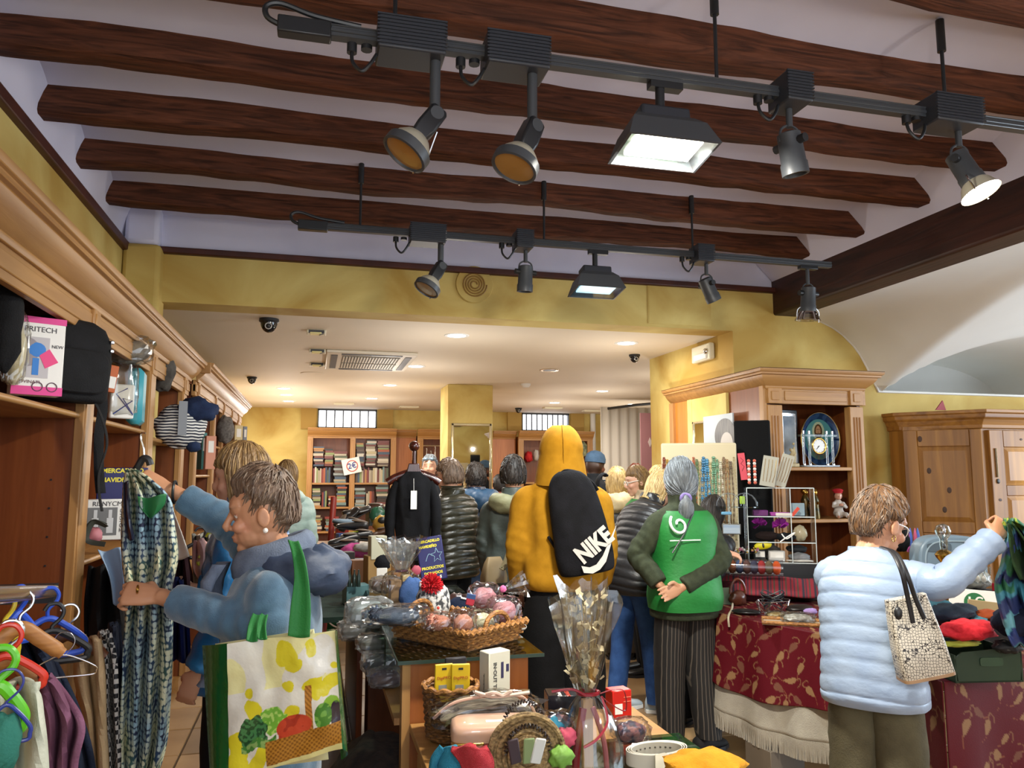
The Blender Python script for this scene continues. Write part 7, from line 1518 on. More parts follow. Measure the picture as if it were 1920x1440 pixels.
fp_ = [W(1342, 1100, d=4.70), W(1540, 1100, d=4.70)]; tier = solo('raised_tier', G().prism([(fp_[0].x, fp_[0].y), (fp_[1].x, fp_[1].y), (fp_[1].x+.06, fp_[1].y+.5), (fp_[0].x+.12, fp_[0].y+.40)], .753, ZTi), fab('burgundy', '#3c0c14'), 'burgundy covered raised tier at the back of the red table', 'riser', bevel=.01)
# ---- jewellery wall
nb0 = W(1315, 1050, d=5.22); NB = thing('necklace_board', 'cream padded board hung with dozens of bead necklaces', 'board', V((nb0.x, nb0.y, .752)), fc(nb0))
NBi = (T(nb0.x, nb0.y, .75) @ RZ(fc(nb0))).inverted(); wB = 140*5.22/F; hB = W(1315, 830, d=5.22).z-.75
obj('padded_board', G().box(-wB/2, 0, 0, wB/2, .045, hB), mat('board_cream', '#c4b695', rough=.8), NB, bevel=.012)
for lb_, cs in (('', 0),): pass
ncol = [('7a3a2a', .006), ('a8843c', .005), ('b89a50', .006), ('8a6a3a', .004), ('5a7a4a', .005), ('2a2a2c', .006), ('8f8f96', .007), ('a03c28', .006), ('b06a3a', .007), ('a8552c', .005), ('4f6a3c', .005), ('b0a070', .004), ('2f6f94', .009), ('3a7ea0', .008), ('c7b98c', .004), ('5c8a68', .008), ('6a946f', .006), ('bdb59c', .007), ('7a5a34', .006), ('96703c', .005), ('5c4426', .005), ('a89868', .003)]
for k, (c, r) in enumerate(ncol):
    x = -wB/2+.02+k*(wB-.04)/(len(ncol)-1); top = hB-.10-.03*((k*7) % 3)/2; ln = .50+.16*((k*5) % 4)/3; n = int(ln/(r*1.9)); g = G()
    for sgn in (-1, 1):
        for i in range(n):
            f = i/n; g.sph((x+sgn*(.003+.010*math.sin(f*PI)), -.012-.004*math.sin(f*9), top-f*ln), r*1.12*(1+.25*math.sin(i*1.7+k)), 6)
    g.cyl((x, 0, top+.004), (x, -.02, top+.004), .002, n=6)
    nk_ = ('wine red,gold,amber,bronze,sage green,black,silver grey,brick red,coral,orange,olive,pale gold,turquoise,blue,ivory,jade,light green,pearl,brown,copper,dark brown,fine chain').split(',')[k]
    solo('necklace', g, mat('bead_'+c, '#'+c, rough=.25, coat=.3), nk_+' bead necklace hanging on the cream board', 'necklace', (nb0+V((0, 0, .75-nb0.z))), fc(nb0), 'necklaces on the cream board')
vb = W(1418, 1030, d=5.22); t = solo('velvet_board', G().box(-.12, 0, 0, .12, .03, W(1418, 786, d=5.22).z-.75), fab('black_velvet', '#060607', sheen=0), 'tall black velvet display board left of the cabinet post', 'board', (vb.x, vb.y, .75), fc(vb), bevel=.012)
t = carton('paper_strip', 'coral pink paper strip with writing pinned on the velvet board', 'tag', W(1396, 900, d=5.12), .045, .004, .18, c3('c4404e'), (0, -.10, fc(vb))); obj('scribble', G().tube([(-.008, -.0035, .15), (.01, -.0035, .13), (-.01, -.0035, .11), (.01, -.0035, .09), (-.008, -.0035, .06)], .0012, 4), c3('5a1a24'), t)
for k, x in enumerate((1405, 1416)):
    g = G(); B = W(x, 905, d=5.08)
    for i in range(9): g.slot(i % 2).sph((0, 0, .018*i), .0115, 8)
    solo('bead_string', g, [c3('c4604a'), c3('d9cfc6')], ('left', 'right')[k]+' string of coral and white beads on the velvet board', 'necklace', B, 0, 'bead strings')
for k, (a, b, y0, y1, tl, lb) in enumerate(((1424, 1452, 855, 912, .18, 'large clear card of chains standing on the acrylic shelves'), (1450, 1472, 850, 912, .32, 'smaller tilted clear card of earrings on the acrylic shelves'))):
    B, w_, h_ = ext(a, y0, b, y1, 4.88); t = carton('chain_card', lb, 'card', B, w_, .004, h_, mat('card_grey', '#9b988a', rough=.35), (0, tl, fc(B))); g = G()
    for i in range(4): g.tube([(-w_*.35+i*w_*.23, -.004, h_*.9), (-w_*.35+i*w_*.23+.003, -.004, h_*.4), (-w_*.3+i*w_*.2, -.004, h_*.15)], .0012, 4)
    stuff(obj('chains', g, M_brass, t))
# ---- acrylic shelves
a0 = W(1466, 1075, d=4.88); AS = thing('acrylic_shelves', 'clear acrylic shelf tower holding hats, flowers and purses', 'shelf', (a0.x, a0.y, ZTi), fc(a0)+.12)
wA = 120*4.88/F; zt = W(1466, 915, d=4.88).z-ZTi; ASi = T(a0.x, a0.y, ZTi) @ RZ(fc(a0)+.12)
zA = [.10, .225, .385, zt]
for z in zA: obj('acrylic_shelf', G().box(-wA/2, -.07, z-.003, wA/2, .10, z+.003), M_acryl, AS); obj('shelf_edge', G().box(-wA/2, -.0715, z-.003, wA/2, -.069, z+.003), mat('acryl_edge', '#c6cfce', rough=.2), AS)
for x in (-wA/2, .06, wA/2): obj('acrylic_side', G().box(x-.0025, -.07, .10, x+.0025, .10, zt), M_acryl, AS); obj('side_edge', G().box(x-.0025, -.0715, .10, x+.0025, -.069, zt), mat('acryl_edge', '#c6cfce'), AS)
obj('black_base', G().box(-.02, -.07, 0, wA/2, .10, .095), M_black, AS, bevel=.004)
def onA(x, y, z): return ASi @ V((x, y, z+.004))
rA = fc(a0)+.12
def frill(c, sd): 
    g = G(); rr = random.Random(sd)
    for k in range(16):
        a = rr.uniform(0, 2*PI); e = rr.uniform(-.2, 1.2); d_ = V((math.cos(a)*math.cos(e), math.sin(a)*math.cos(e), math.sin(e))); q = d_.orthogonal().normalized(); w2 = .022
        g.rings([[d_*.008+q*.004, d_*.008-q*.004], [d_*.035+q*w2+d_.cross(q)*.006, d_*.035-q*w2], [d_*.05+q*w2*.8, d_*.05-q*w2*.8+d_.cross(q)*.008]], cap=False, loop=False)
    return g
for k, (x, lb) in enumerate(((-.13, 'left magenta fabric flower on the acrylic shelves'), (.0, 'right magenta fabric flower on the acrylic shelves'))): solo('fabric_flower', frill('', 3+k), mat('magenta', '#7c1478', rough=.6), lb, 'flower', onA(x, -.03, zA[2]-.06), rA, 'fabric flowers')
for x, y, z, w_, d_, h_, c, lb, cat_ in ((-.12, -.02, zA[2], .09, .07, .035, '5c1860', 'purple box on the third acrylic shelf', 'box'), (-.0, -.02, zA[2], .12, .07, .022, '8a2a80', 'magenta wrapped pack on the third acrylic shelf', 'packet'), (.02, -.04, zA[2], .10, .05, .02, 'c9c2ba', 'white pack on the third acrylic shelf', 'packet'), (.11, .02, zA[2], .09, .03, .08, '8aa0aa', 'pale blue card on the third acrylic shelf', 'card'),
    (-.13, .0, zA[0], .07, .05, .07, '1b1b1e', 'black box with white label on the lowest acrylic shelf', 'box'), (-.03, -.01, zA[0], .10, .05, .065, 'b9b7b4', 'white labelled pack on the lowest acrylic shelf', 'packet')):
    t = carton('shelf_item', lb, cat_, onA(x, y, z), w_, d_, h_, c3(c), rA)
    if 'label' in lb: obj('label_patch', G().box(-w_*.4, -d_/2-.002, h_*.35, w_*.4, -d_/2-.0005, h_*.9), M_paper, t)
carton('red_slip', 'bright red folded slip leaning on the third acrylic shelf', 'card', onA(.065, -.06, zA[2]), .02, .003, .07, c3('c8402a'), (0, .7, rA))
for x, y, z, w_, d_, h_, m, lb in ((-.08, 0, zA[1], .15, .09, .06, fab('brown_felt', '#221716'), 'dark brown purse on the second acrylic shelf'), (.03, -.02, zA[1], .12, .08, .055, fab('black_cloth', '#131418'), 'black bag with white bow on the second acrylic shelf'), (.12, .0, zA[1], .09, .07, .10, mat('frosted', '#a89c80', rough=.2), 'frosted glass ornament on the second acrylic shelf'),
    (.11, .0, zA[0], .13, .10, .055, fab('grey_felt', '#6f7072', '#808184'), 'light grey flat cap on the lowest acrylic shelf'), (.10, .03, zA[0]+.05, .13, .08, .05, fab('dark_felt', '#2c2e32'), 'dark grey cap behind the light grey one'), (.11, -.03, zA[0]-.002, .16, .06, .018, fab('white_shirt', '#b5b0a8'), 'white folded cloth under the grey cap'), (-.05, .05, zA[0], .11, .07, .10, fab('taupe_cloth', '#55504c'), 'taupe cloth purse on the lowest acrylic shelf')):
    lump('shelf_item', lb, 'hat' if 'cap' in lb else 'ornament' if 'glass' in lb else 'bag' if ('bag' in lb or 'purse' in lb) else 'cloth', onA(x, y, z), w_, d_, h_, m, int(abs(x*100))+3, rA, fold=.02)
t = lump('eye_mask', 'bright yellow mask shape with black slit on the lowest acrylic shelf', 'mask', onA(-.11, -.055, zA[0]+.075), .11, .03, .05, mat('mask_yellow', '#c8bc14', rough=.5), 3, (0, -.15, rA), amp=.05); obj('slit', G().sph((0, -.016, .026), (.007, .004, .016), 8), M_black, t)
obj('white_bow', G().tube(cat_rom([V(p) for p in ((-.03, -.045, .05), (0, -.05, .02), (.05, -.05, .06), (.0, -.05, .03), (-.04, -.045, .0))], 5), .004, 5), M_paper, bpy.data.objects['shelf_item.007'] if 'shelf_item.007' in bpy.data.objects else AS)
# earring towers
for k, (px, d, lb) in enumerate(((1370, 4.86, 'left clear domed earring stand before the necklaces'), (1400, 4.85, 'right clear domed earring stand beside the acrylic shelves'))):
    B = W(px, 1050, d=d); t = thing('earring_stand', lb, 'stand', (B.x, B.y, ZTi), fc(B)); zt2 = W(px, 925, d=d).z-ZTi
    obj('stem', G().cyl((0, 0, 0), (0, 0, zt2), .008, n=10).cyl((0, 0, 0), (0, 0, .01), .06, n=20), M_acryl, t)
    obj('arch', G().tube([(.075*math.cos(a), 0, zt2-.08+.08*math.sin(a)) for a in [PI*i/14 for i in range(15)]], .006, 7), M_acryl, t); [obj('plate', G().cyl((0, 0, zz), (0, 0, zz+.005), .085, n=24), M_acryl, t) for zz in (zt2-.09, .16)]
    g = G(); r2 = random.Random(k)
    for i in range(26): a = r2.uniform(0, 2*PI); g.slot(i % 3).sph((.07*math.cos(a), .07*math.sin(a), .17+r2.uniform(0, .02)), .008, 6)
    stuff(obj('small_jewels', g, [M_brass, c3('b8b4ac'), c3('8a4a5a')], t))
    carton('small_card', ('pale blue card on the left earring stand', 'lime and red card on the right earring stand')[k], 'card', W(px-8, 965-k*20, d=d-.08), .07-.04*k, .02, .018+.03*k, c3(('5f93b0', '8aa832')[k]), .2)
t = carton('picture_card', 'small framed seascape card at the foot of the necklaces', 'picture', W(1372, 1002, d=4.76), .11, .01, .065, c3('5c584e'), fc(nb0)); obj('sea_print', G().box(-.05, -.0065, .006, .05, -.0052, .059), mat('sea', '#7d8fa4', '#a7b0b4', sc=(3, 3, 30)), t)
# roll of scarves in clear tube, tartan scarf
tw = thing('scarf_tube', 'clear tube of rolled colourful scarves on the red tartan cloth', 'display', W(1415, 1078, d=4.66), fc(W(1415, 1078, d=4.66))); 
for k, c in enumerate(('8a4a2a', '3a4a6a', '5a3a34', '38384a', 'a02c2c', '6a5a44', 'c8501c')): obj('rolled_scarf', G().sph((-.13+k*.043, 0, .046), (.026, .038, .042), 14), fab('roll_'+c, '#'+c), tw)
obj('clear_tube', G().cyl((-.165, 0, .047), (.165, 0, .047), .047, n=24, cap=True), M_acryl, tw, smooth=60)
rp_ = W(1450, 1108, d=4.66)
def tart(u, v): 
    s = (u*9) % 1; c = '#7a1020'
    if s < .10 or .22 < s < .32: c = '#1a1c2a'
    elif .14 < s < .18: c = '#a8904a'
    elif .5 < s < .62: c = '#143a2c'
    return c
solo('tartan_scarf', G().grid(lambda u, v: V((-.30+.60*u, -.07+.14*min(1, v*1.5), .0+min(v, .35)*.26+.004*math.sin(u*14)+(0 if v < .35 else .004*math.sin(v*9)))), 90, 20, tart), mat('tartan', '#ffffff', rough=.8, attr=True), 'red tartan scarf folded over the raised back of the table', 'scarf', (rp_.x, rp_.y, .80), fc(rp_), solid=.01)
# table front goods
def tb_(px, py): return base(px, py, .751)
t = lump('brown_handbag', 'small brown handbag with ringed handle on the left of the red table', 'bag', tb_(1384, 1136), .11, .06, .09, mat('tan_leather', '#4a2416', rough=.3), 4); obj('bag_handle', G().tube([(.05*math.cos(a), 0, .07+.085*math.sin(a)) for a in [PI*i/16 for i in range(17)]], .008, 8), mat('ring_brown', '#5e2e1a', rough=.25), t)
carton('card_sheet', 'grey green card standing at the left end of the red table', 'card', tb_(1362, 1134), .07, .006, .10, c3('7c8a70'), fc(TA)+.3)
solo('tassel_cord', G().tube(cat_rom([tb_(1372, 1120)+V((0, -.01, .05)), tb_(1370, 1140)+V((0, -.02, .01)), W(1366, 1155, d=4.2), W(1367, 1175, d=4.18)], 5), .006, 6), c3('b8ac94'), 'cream cord hanging over the left edge of the red table', 'cord')
w_ = lump('black_wallet', 'open black wallet lying on the left of the red table', 'wallet', tb_(1400, 1152), .16, .10, .03, mat('wallet_black', '#121214', rough=.3), 5, -.6, amp=.05)
wb = thing('wire_basket', 'geometric silver wire basket of cables on the red table', 'basket', tb_(1450, 1150), .1); hx = [(.10*math.cos(a)*1.15, .065*math.sin(a)) for a in [2*PI*i/6 for i in range(6)]]; g = G()
for i in range(6):
    p0, p1 = hx[i], hx[(i+1) % 6]; mid = ((p0[0]+p1[0])/2*.8, (p0[1]+p1[1])/2*.8)
    g.tube([(p0[0], p0[1], .07), (p1[0], p1[1], .07)], .0025, 5); g.tube([(p0[0]*.8, p0[1]*.8, 0), (p1[0]*.8, p1[1]*.8, 0)], .0025, 5); g.tube([(p0[0], p0[1], .07), (mid[0], mid[1], 0), (p1[0], p1[1], .07)], .0025, 5)
stuff(obj('wire_frame', g, M_chrome, wb))
g = G(); r2 = random.Random(3)
for k in range(7): g.tube([((.05+.01*r2.random())*math.cos(a+k)+r2.uniform(-.02, .02)*0, .03*math.sin(a+k*.7), .04+.012*k+.015*math.sin(a*2+k)) for a in [2*PI*i/18 for i in range(18)]], .003, 5, closed=True)
stuff(obj('coiled_cables', g, mat('cable_dark', '#1c2026', rough=.4), wb))
for k, (px, py, w_, d_, h_, c, ro, lb) in enumerate(((1428, 1118, .14, .09, .05, '6a4a1c', .3, 'mustard brown purse behind the wire basket'), (1455, 1116, .10, .08, .05, '5e2a18', -.4, 'rust leather wallet behind the wire basket'), (1480, 1112, .09, .06, .06, '231a1c', .5, 'dark wallet standing up behind the wire basket'), (1500, 1150, .17, .11, .05, '1c1512', .1, 'dark brown wallet right of the wire basket'), (1515, 1128, .13, .10, .055, '2a2422', -.2, 'black purse beside the pale blue jacket'), (1478, 1160, .05, .04, .035, '3a2418', .1, 'small brown coin purse in front of the wallets'))):
    lump('leather_wallet', lb, 'wallet', tb_(px, py), w_, d_, h_, mat('lth_'+c, '#'+c, rough=.35), 7+k, ro, amp=.06, fold=.02)
for k, (px, py, c, ro, lb) in enumerate(((1505, 1108, 'c9a4a4', .4, 'pink printed leaflet on the wallets'), (1465, 1100, 'b9b0a0', -.5, 'cream paper behind the dark wallet'), (1400, 1100, 'a8a08c', .2, 'cream lace cloth behind the handbag'))): solo('paper_item', G().grid(lambda u, v: (-.07+.14*u, -.05+.10*v, .015*math.sin(u*4)+.012*v), 10, 6), c3(c), lb, 'paper', tb_(px, py)+V((0, 0, .04)), (.25, -.1, ro), solid=.002)
ty = thing('wicker_tray', 'flat bamboo edged tray of clear wrapped trinkets on the red table', 'tray', tb_(1490, 1170), -.55); obj('tray_base', G().box(-.16, -.07, 0, .16, .07, .006), c3('a08a70'), ty); obj('tray_rim', G().tube([(-.16, -.07, .012), (.16, -.07, .012), (.16, .07, .012), (-.16, .07, .012)], .009, 8, closed=True), M_wick, ty)
bagged('trinket_bag', 'clear crumpled bag of silver trinkets on the bamboo tray', 'packet', tb_(1497, 1172)+V((0, 0, .01)), .17, .10, .055, mat('silver_bits', '#8a8880', '#c0beb6', sc=(60, 60, 60), rough=.3), 5, -.5, film=M_cello); lump('lilac_pouch', 'lilac pouch at the end of the bamboo tray', 'pouch', tb_(1520, 1160)+V((0, 0, .02)), .08, .05, .035, fab('lilac_cloth', '#9a82b4'), 5)
bagged('trinket_bag', 'clear bag of amber beads on the left of the bamboo tray', 'packet', tb_(1455, 1158), .12, .08, .035, mat('amber_bits', '#9a7a3a', '#c4b48a', sc=(50, 50, 50), rough=.3), 7, .2, film=M_cello)
# ---- cabinet ornaments
def onC(px, z, y=5.12): p = W(px, 900, Y=y); return V((p.x, y, z))
p = onC(1537, 1.58, 5.22); pl = thing('oval_plate', 'blue rimmed oval plate with a bearded portrait, standing behind the clock', 'plate', p, 0)
def platecol(u, v):
    a = u*2*PI; r = v; x = r*math.cos(a); z = r*math.sin(a)
    if r > .97: return '#b8ab84'
    if r > .74: return '#1c3458' if noise.noise(V((a*3, r*4, 1))) < .15 else '#2c4a72'
    x /= .74; z /= .74
    if ((x)/.17)**2+((z-.42)/.26)**2 < 1:
        if abs(abs(x)-.07) < .025 and abs(z-.50) < .03: return '#3a2a20'
        if z < .30 or (abs(x) < .05 and abs(z-.36) < .02): return '#4a3424'
        return '#b08a6a'
    if (x/.28)**2+((z-.40)/.36)**2 < 1 and z > .08: return '#4a3220'
    if ((x)/.42)**2+((z-.42)/.45)**2 < 1: return '#a9bba0'
    if z < .05 and (x/.62)**2+((z+.5)/.65)**2 < 1:
        if -.75 < z < -.4 and x > -.2 and noise.noise(V((x*4, z*4, 2))) > -.05: return '#9a5a54'
        return '#6f7a72' if noise.noise(V((x*6, z*3, 4))) > 0 else '#4f7a78'
    return '#4f8e94'
ring = lambda a, r: V((.172*r*math.cos(a), -.03*r**4-.005, .212+.212*r*math.sin(a)))
obj('plate_disc', G().grid(lambda u, v: ring(u*2*PI, v), 120, 60, platecol), mat('glazed_print', '#ffffff', rough=.2, attr=True, coat=.5), pl, solid=.006)
obj('gilt_rim', G().tube([ring(2*PI*i/60, 1) for i in range(60)], .004, 6, closed=True), M_brass, pl)
p = onC(1537, 1.578, 5.03); ck_ = thing('acrylic_clock', 'clear acrylic mantel clock with brass ringed dial before the plate', 'clock', p, 0)
for x in (-.125, -.075, .075, .125): obj('clear_column', G().cyl((x, .0, .015), (x, 0, .25), .009, n=12), M_acryl, ck_); obj('column_cap', G().cyl((x, 0, .245), (x, 0, .268), .009, n=12).cyl((x, 0, .01), (x, 0, .022), .012, n=12), M_chrome, ck_)
obj('top_plate', G().box(-.15, -.03, .225, .15, .03, .240), M_acryl, ck_); obj('base_plate', G().box(-.15, -.04, 0, .15, .04, .012), clear('acrylic_base', '#e6ecec', .2, .05), ck_)
dl_ = obj('dial', G().cyl((0, -.012, .155), (0, .012, .155), .052, n=32), mat('dial_white', '#d9d8d4', rough=.4), ck_); obj('dial_ring', G().tube([(.056*math.cos(a), -.012, .155+.056*math.sin(a)) for a in [2*PI*i/36 for i in range(36)]], .006, 7, closed=True), M_brass, ck_)
obj('clock_hand', G().tube([(0, -.0135, .155), (-.024, -.0135, .130)], .0022, 5).tube([(0, -.0135, .155), (-.012, -.0135, .146)], .003, 5), M_black, dl_)
for i in range(12): a = i*PI/6; obj('hour_mark', G().tube([(.042*math.cos(a), -.0128, .155+.042*math.sin(a)), (.048*math.cos(a), -.0128, .155+.048*math.sin(a))], .0014, 4), M_black, dl_)
p = onC(1481, 1.577, 5.20); pf_ = thing('framed_picture', 'black and silver framed picture leaning in the left of the cabinet', 'picture', p, .25); obj('frame', G().box(-.11, -.01, 0, .10, .015, .44), M_black, pf_, bevel=.006); obj('inner_frame', G().box(-.085, -.016, .03, .078, -.009, .415), M_chrome, pf_, bevel=.004); obj('print', G().box(-.065, -.018, .055, .06, -.015, .39), mat('grey_print', '#5a6470', '#b0b4b4', sc=(4, 4, 4)), pf_)
p = onC(1488, 1.577, 5.02); fg = thing('figurine', 'cream figurine of two figures beside the framed picture', 'figurine', p, 0); obj('figures', remesh(G().box(-.035, -.03, 0, .035, .03, .025).sph((-.01, 0, .06), (.02, .018, .045), 10).sph((-.012, 0, .125), .014, 8).sph((.015, 0, .085), (.014, .014, .07), 10).sph((.012, 0, .17), .012, 8).tube([(-.01, 0, .09), (.0, -.02, .075), (.02, -.015, .10)], .007, 6), .005, 3, 'figures', None, mat('cream_resin', '#9a8a66', '#b5a680', sc=(30, 30, 30))), None, fg)
p = onC(1526, 1.197, 5.03); kg = thing('gilt_figurine', 'dark green and gilt kneeling figurine on the middle cabinet shelf', 'figurine', p, 0); obj('robe', G().lathe([(.035, 0), (.036, .02), (.028, .09), (.032, .13), (.02, .165), (.012, .175)], 18), mat('gilt_dark', '#2a2a18', '#6a5424', sc=(20, 20, 20), rough=.25, metal=.5), kg); obj('head', G().sph((0, -.004, .19), (.02, .02, .024), 12).sph((0, .006, .20), (.026, .024, .022), 12), M_brass, kg); obj('hands', G().sph((0, -.035, .115), (.012, .018, .012), 8), M_brass, kg)
kg2 = dup(kg, onC(1508, 1.197, 5.10), .4, 'second gilt figurine further left behind the acrylic shelves')
p = onC(1570, 1.198, 5.03); dd = thing('sitting_doll', 'porcelain doll with red cap and white clothes sitting on the cabinet shelf', 'doll', p, -.35); m_w = fab('doll_white', '#b5ada4', '#c4bcb4')
obj('torso', remesh(G().sph((0, .01, .085), (.036, .03, .06), 14).sph((0, 0, .035), (.042, .04, .035), 14).tube([(.02, 0, .03), (.03, -.07, .03), (.03, -.11, .015)], [.02, .018, .014], 8).tube([(-.02, 0, .03), (-.03, -.07, .03), (-.035, -.10, .012)], [.02, .018, .014], 8).tube([(.03, .0, .115), (.045, -.03, .08), (.015, -.055, .095)], [.014, .013, .012], 8).tube([(-.03, .0, .115), (-.05, -.03, .085), (-.01, -.055, .10)], [.014, .013, .012], 8), .006, 3, 'torso', None, m_w), None, dd)
m_ds = mat('doll_skin', '#b98a74', rough=.3); hd_ = obj('head', remesh(G().sph((0, 0, .165), (.029, .031, .034), 14).sph((0, -.03, .160), .007, 8).sph((0, -.02, .148), (.015, .012, .012), 8), .004, 2, 'head', None, m_ds), None, dd); obj('hair', G().sph((0, .008, .172), (.032, .03, .03), 12), mat('doll_hair', '#4a2c1c', rough=.5), hd_); obj('foot', G().sph((.032, -.122, .016), (.011, .02, .012), 8), m_ds, dd); obj('foot', G().sph((-.037, -.112, .014), (.011, .02, .012), 8), m_ds, dd); obj('hand', G().sph((.0, -.062, .10), (.016, .012, .012), 8), m_ds, dd)
obj('cap', G().sph((0, .006, .203), (.040, .040, .016), 16).cyl((0, 0, .185), (0, 0, .198), .031, n=18), fab('doll_red', '#a01820', '#b42430'), dd)
# ---- right end: green crate, textiles, sign, lamp
gb = thing('green_crate', 'dark green cardboard crate of folded woollens at the end of the red table', 'crate', tb_(1826, 1268), -.18); wG = .265
m_gc = mat('crate_green', '#1f3222', '#263a28', rough=.55); wl = [(-wG/2, 0), (wG/2, 0)]
obj('front_panel', G().prism([(-wG/2+.012, 0), (wG/2-.012, 0), (wG/2, .10), (wG/2-.03, .125), (-wG/2+.03, .11), (-wG/2, .085)], 0, .006, Matrix(((1, 0, 0, 0), (0, 0, 1, -.09), (0, 1, 0, 0), (0, 0, 0, 1)))), m_gc, gb); obj('side_panel', G().box(-wG/2, -.09, 0, -wG/2+.006, .12, .10), m_gc, gb); obj('side_panel', G().box(wG/2-.006, -.09, 0, wG/2, .12, .11), m_gc, gb); obj('back_panel', G().box(-wG/2, .115, 0, wG/2, .12, .12), m_gc, gb); obj('base_panel', G().box(-wG/2, -.09, 0, wG/2, .12, .006), m_gc, gb)
obj('hand_hole', G().rings([[(.01+x*.045, -.0915+o, .075+z*.016) for x, z in rr_(1, 1, 24)] for o in (0, -.003)]), mat('crate_flap', '#2f4632', rough=.5), gb)
for px, py, d, w_, d_, h_, m, lb, sd in ((1815, 1200, 2.93, .235, .15, .075, fab('red_wool', '#6e0a14', '#80101c', s=120), 'red folded wool scarf on top of the green crate', 4), (1790, 1165, 3.05, .20, .14, .07, fab('dark_teal', '#26303c', '#36424e'), 'slate blue crumpled scarf behind the red wool', 5), (1765, 1160, 3.15, .12, .12, .075, fab('sky_cloth', '#3f7484', '#5a8c9a'), 'sky blue cloth at the left of the slate scarf', 6), (1835, 1180, 3.0, .06, .10, .05, fab('sky_cloth', '#3f7484'), 'sky blue cloth end right of the slate scarf', 16), (1850, 1165, 3.05, .14, .10, .045, fab('rust_cloth', '#8a3c1c', '#a04c28'), 'rust orange cloth at the right of the crate', 7), (1800, 1212, 2.88, .19, .06, .02, fab('lime_cloth', '#8f9434', '#a4a848'), 'lime yellow cloth peeking under the red wool', 8), (1905, 1195, 2.85, .16, .14, .11, fab('navy_cloth', '#141828', '#1c2236'), 'dark navy cloth heap right of the crate', 9), (1890, 1225, 2.85, .11, .08, .05, mat('black_sequin', '#0d0d10', '#6a6a64', sc=(70, 70, 70), lo=.58, hi=.7), 'black sequin scarf end right of the crate', 10), (1742, 1145, 3.3, .11, .09, .05, fab('print_cloth', '#4f8a6a', '#c4bc5a', s=60), 'green and yellow print cloth beside the handbag', 11)):
    lump('folded_cloth', lb, 'cloth', W(px, py, d=d), w_, d_, h_, m, sd, 0, fold=.09, amp=.16)
pp = carton('beige_card', 'beige paper sheet behind the rust cloth', 'paper', W(1848, 1150, d=3.2), .15, .004, .05, c3('a8956e'), (0, .12, -.3))
es = thing('price_sign', 'white card with green circle reading 1€ behind the crate', 'sign', W(1826, 1152, d=3.35), (-.1, .05, -.55)); obj('card', G().box(-.095, 0, 0, .095, .004, .105), M_paper, es, bevel=.004)
obj('green_circle', G().cyl((.005, -.001, .05), (.005, -.003, .05), .042, n=28), c3('1f6a3c'), es); text('lettering', '1€', .06, M_paper, es, FRONT(.005, -.0035, .05), bold=.001)
# bright scarf in her raised hand
m_sc = mat('swirl_scarf', '#ffffff', rough=.6, attr=True)
def swirl(u, v):
    k = v*8.5+1.9*math.sin(u*2.4+v*1.2)+.18*noise.noise(V((u*3, v*4, 1)))
    if u < .35 and .30 < v < .58 and noise.noise(V((u*6, v*8, 3))) > -.1: return '#2c6a4c'
    c = ['#3d7f92', '#23305e', '#5f9aa6', '#2a3a70', '#33707e', '#1c2850'][int(k) % 6]
    if v < .12: c = '#2f6a48' if noise.noise(V((u*7, v*20, 2))) > -.1 else '#8a9a34'
    return c
rows = [(1880, 1905, 975), (1884, 1935, 1000), (1878, 1950, 1050), (1866, 1960, 1090), (1872, 1970, 1130), (1885, 1975, 1175), (1900, 1980, 1210)]
gg = sheet(rows, [2.79, 2.79, 2.80, 2.81, 2.81, 2.80, 2.80], 50, 66, .018, 1.6, 1)
nR = len(gg.v)//51; gg.c = [tuple(lin(swirl((i % 51)/50, (i//51)/nR))) for i in range(len(gg.v))]
solo('swirl_scarf', gg, m_sc, 'teal, navy and green swirled scarf held up in the raised hand', 'scarf', solid=.006, smooth=80)
solo('black_scarf', sheet([(1890, 1900, 985), (1893, 1925, 1020), (1900, 1945, 1060), (1912, 1950, 1090)], 2.775, 16, 20, .02, 1, 4), fab('black_green', '#12160f', '#2c4a24', s=30), 'black and green scarf hanging over the swirled scarf', 'scarf', solid=.006)
# lidded plastic box, glass lamp, trinkets behind the arm
t = thing('plastic_case', 'grey blue plastic lidded case with handle before the wardrobe', 'case', V((W(1780, 1100, d=3.75).x, W(1780, 1100, d=3.75).y, .955)), -.2); carton('riser', 'plain riser box under the grey blue case', 'box', V((W(1780, 1100, d=3.75).x, W(1780, 1100, d=3.75).y, .752)), .34, .16, .20, fab('burgundy', '#3c0c14'), -.2); wC = .34; m_pc = mat('case_blue', '#6f8494', rough=.35)
obj('shell', G().rings([[(x, y*k, z) for x, z in [(math.copysign(abs(math.cos(q))**.55, math.cos(q))*wC/2, .13+.14*math.copysign(abs(math.sin(q))**.7, math.sin(q))) for q in [2*PI*i/40 for i in range(40)]]] for y, k in ((-.05, 1), (.05, 1))]), m_pc, t, bevel=.01); obj('handle_slot', G().rings([[(-.07+x*.06, -.054, .215+z*.02) for x, z in rr_(1, 1, 20)], [(-.07+x*.06, -.049, .215+z*.02) for x, z in rr_(1, 1, 20)]]), mat('slot_grey', '#4a5a66', rough=.5), t); obj('rim_groove', G().tube([(math.copysign(abs(math.cos(q))**.55, math.cos(q))*wC*.42, -.053, .13+.115*math.copysign(abs(math.sin(q))**.7, math.sin(q))) for q in [2*PI*i/40 for i in range(40)]], .004, 5, closed=True), mat('groove_blue', '#8fa2ae', rough=.35), t)
B = W(1771, 1045, d=3.45); t = thing('oil_lamp', 'small brass oil lamp with clear glass globe behind the raised arm', 'lamp', (B.x, B.y, .751), 0); z0_ = B.z-.751
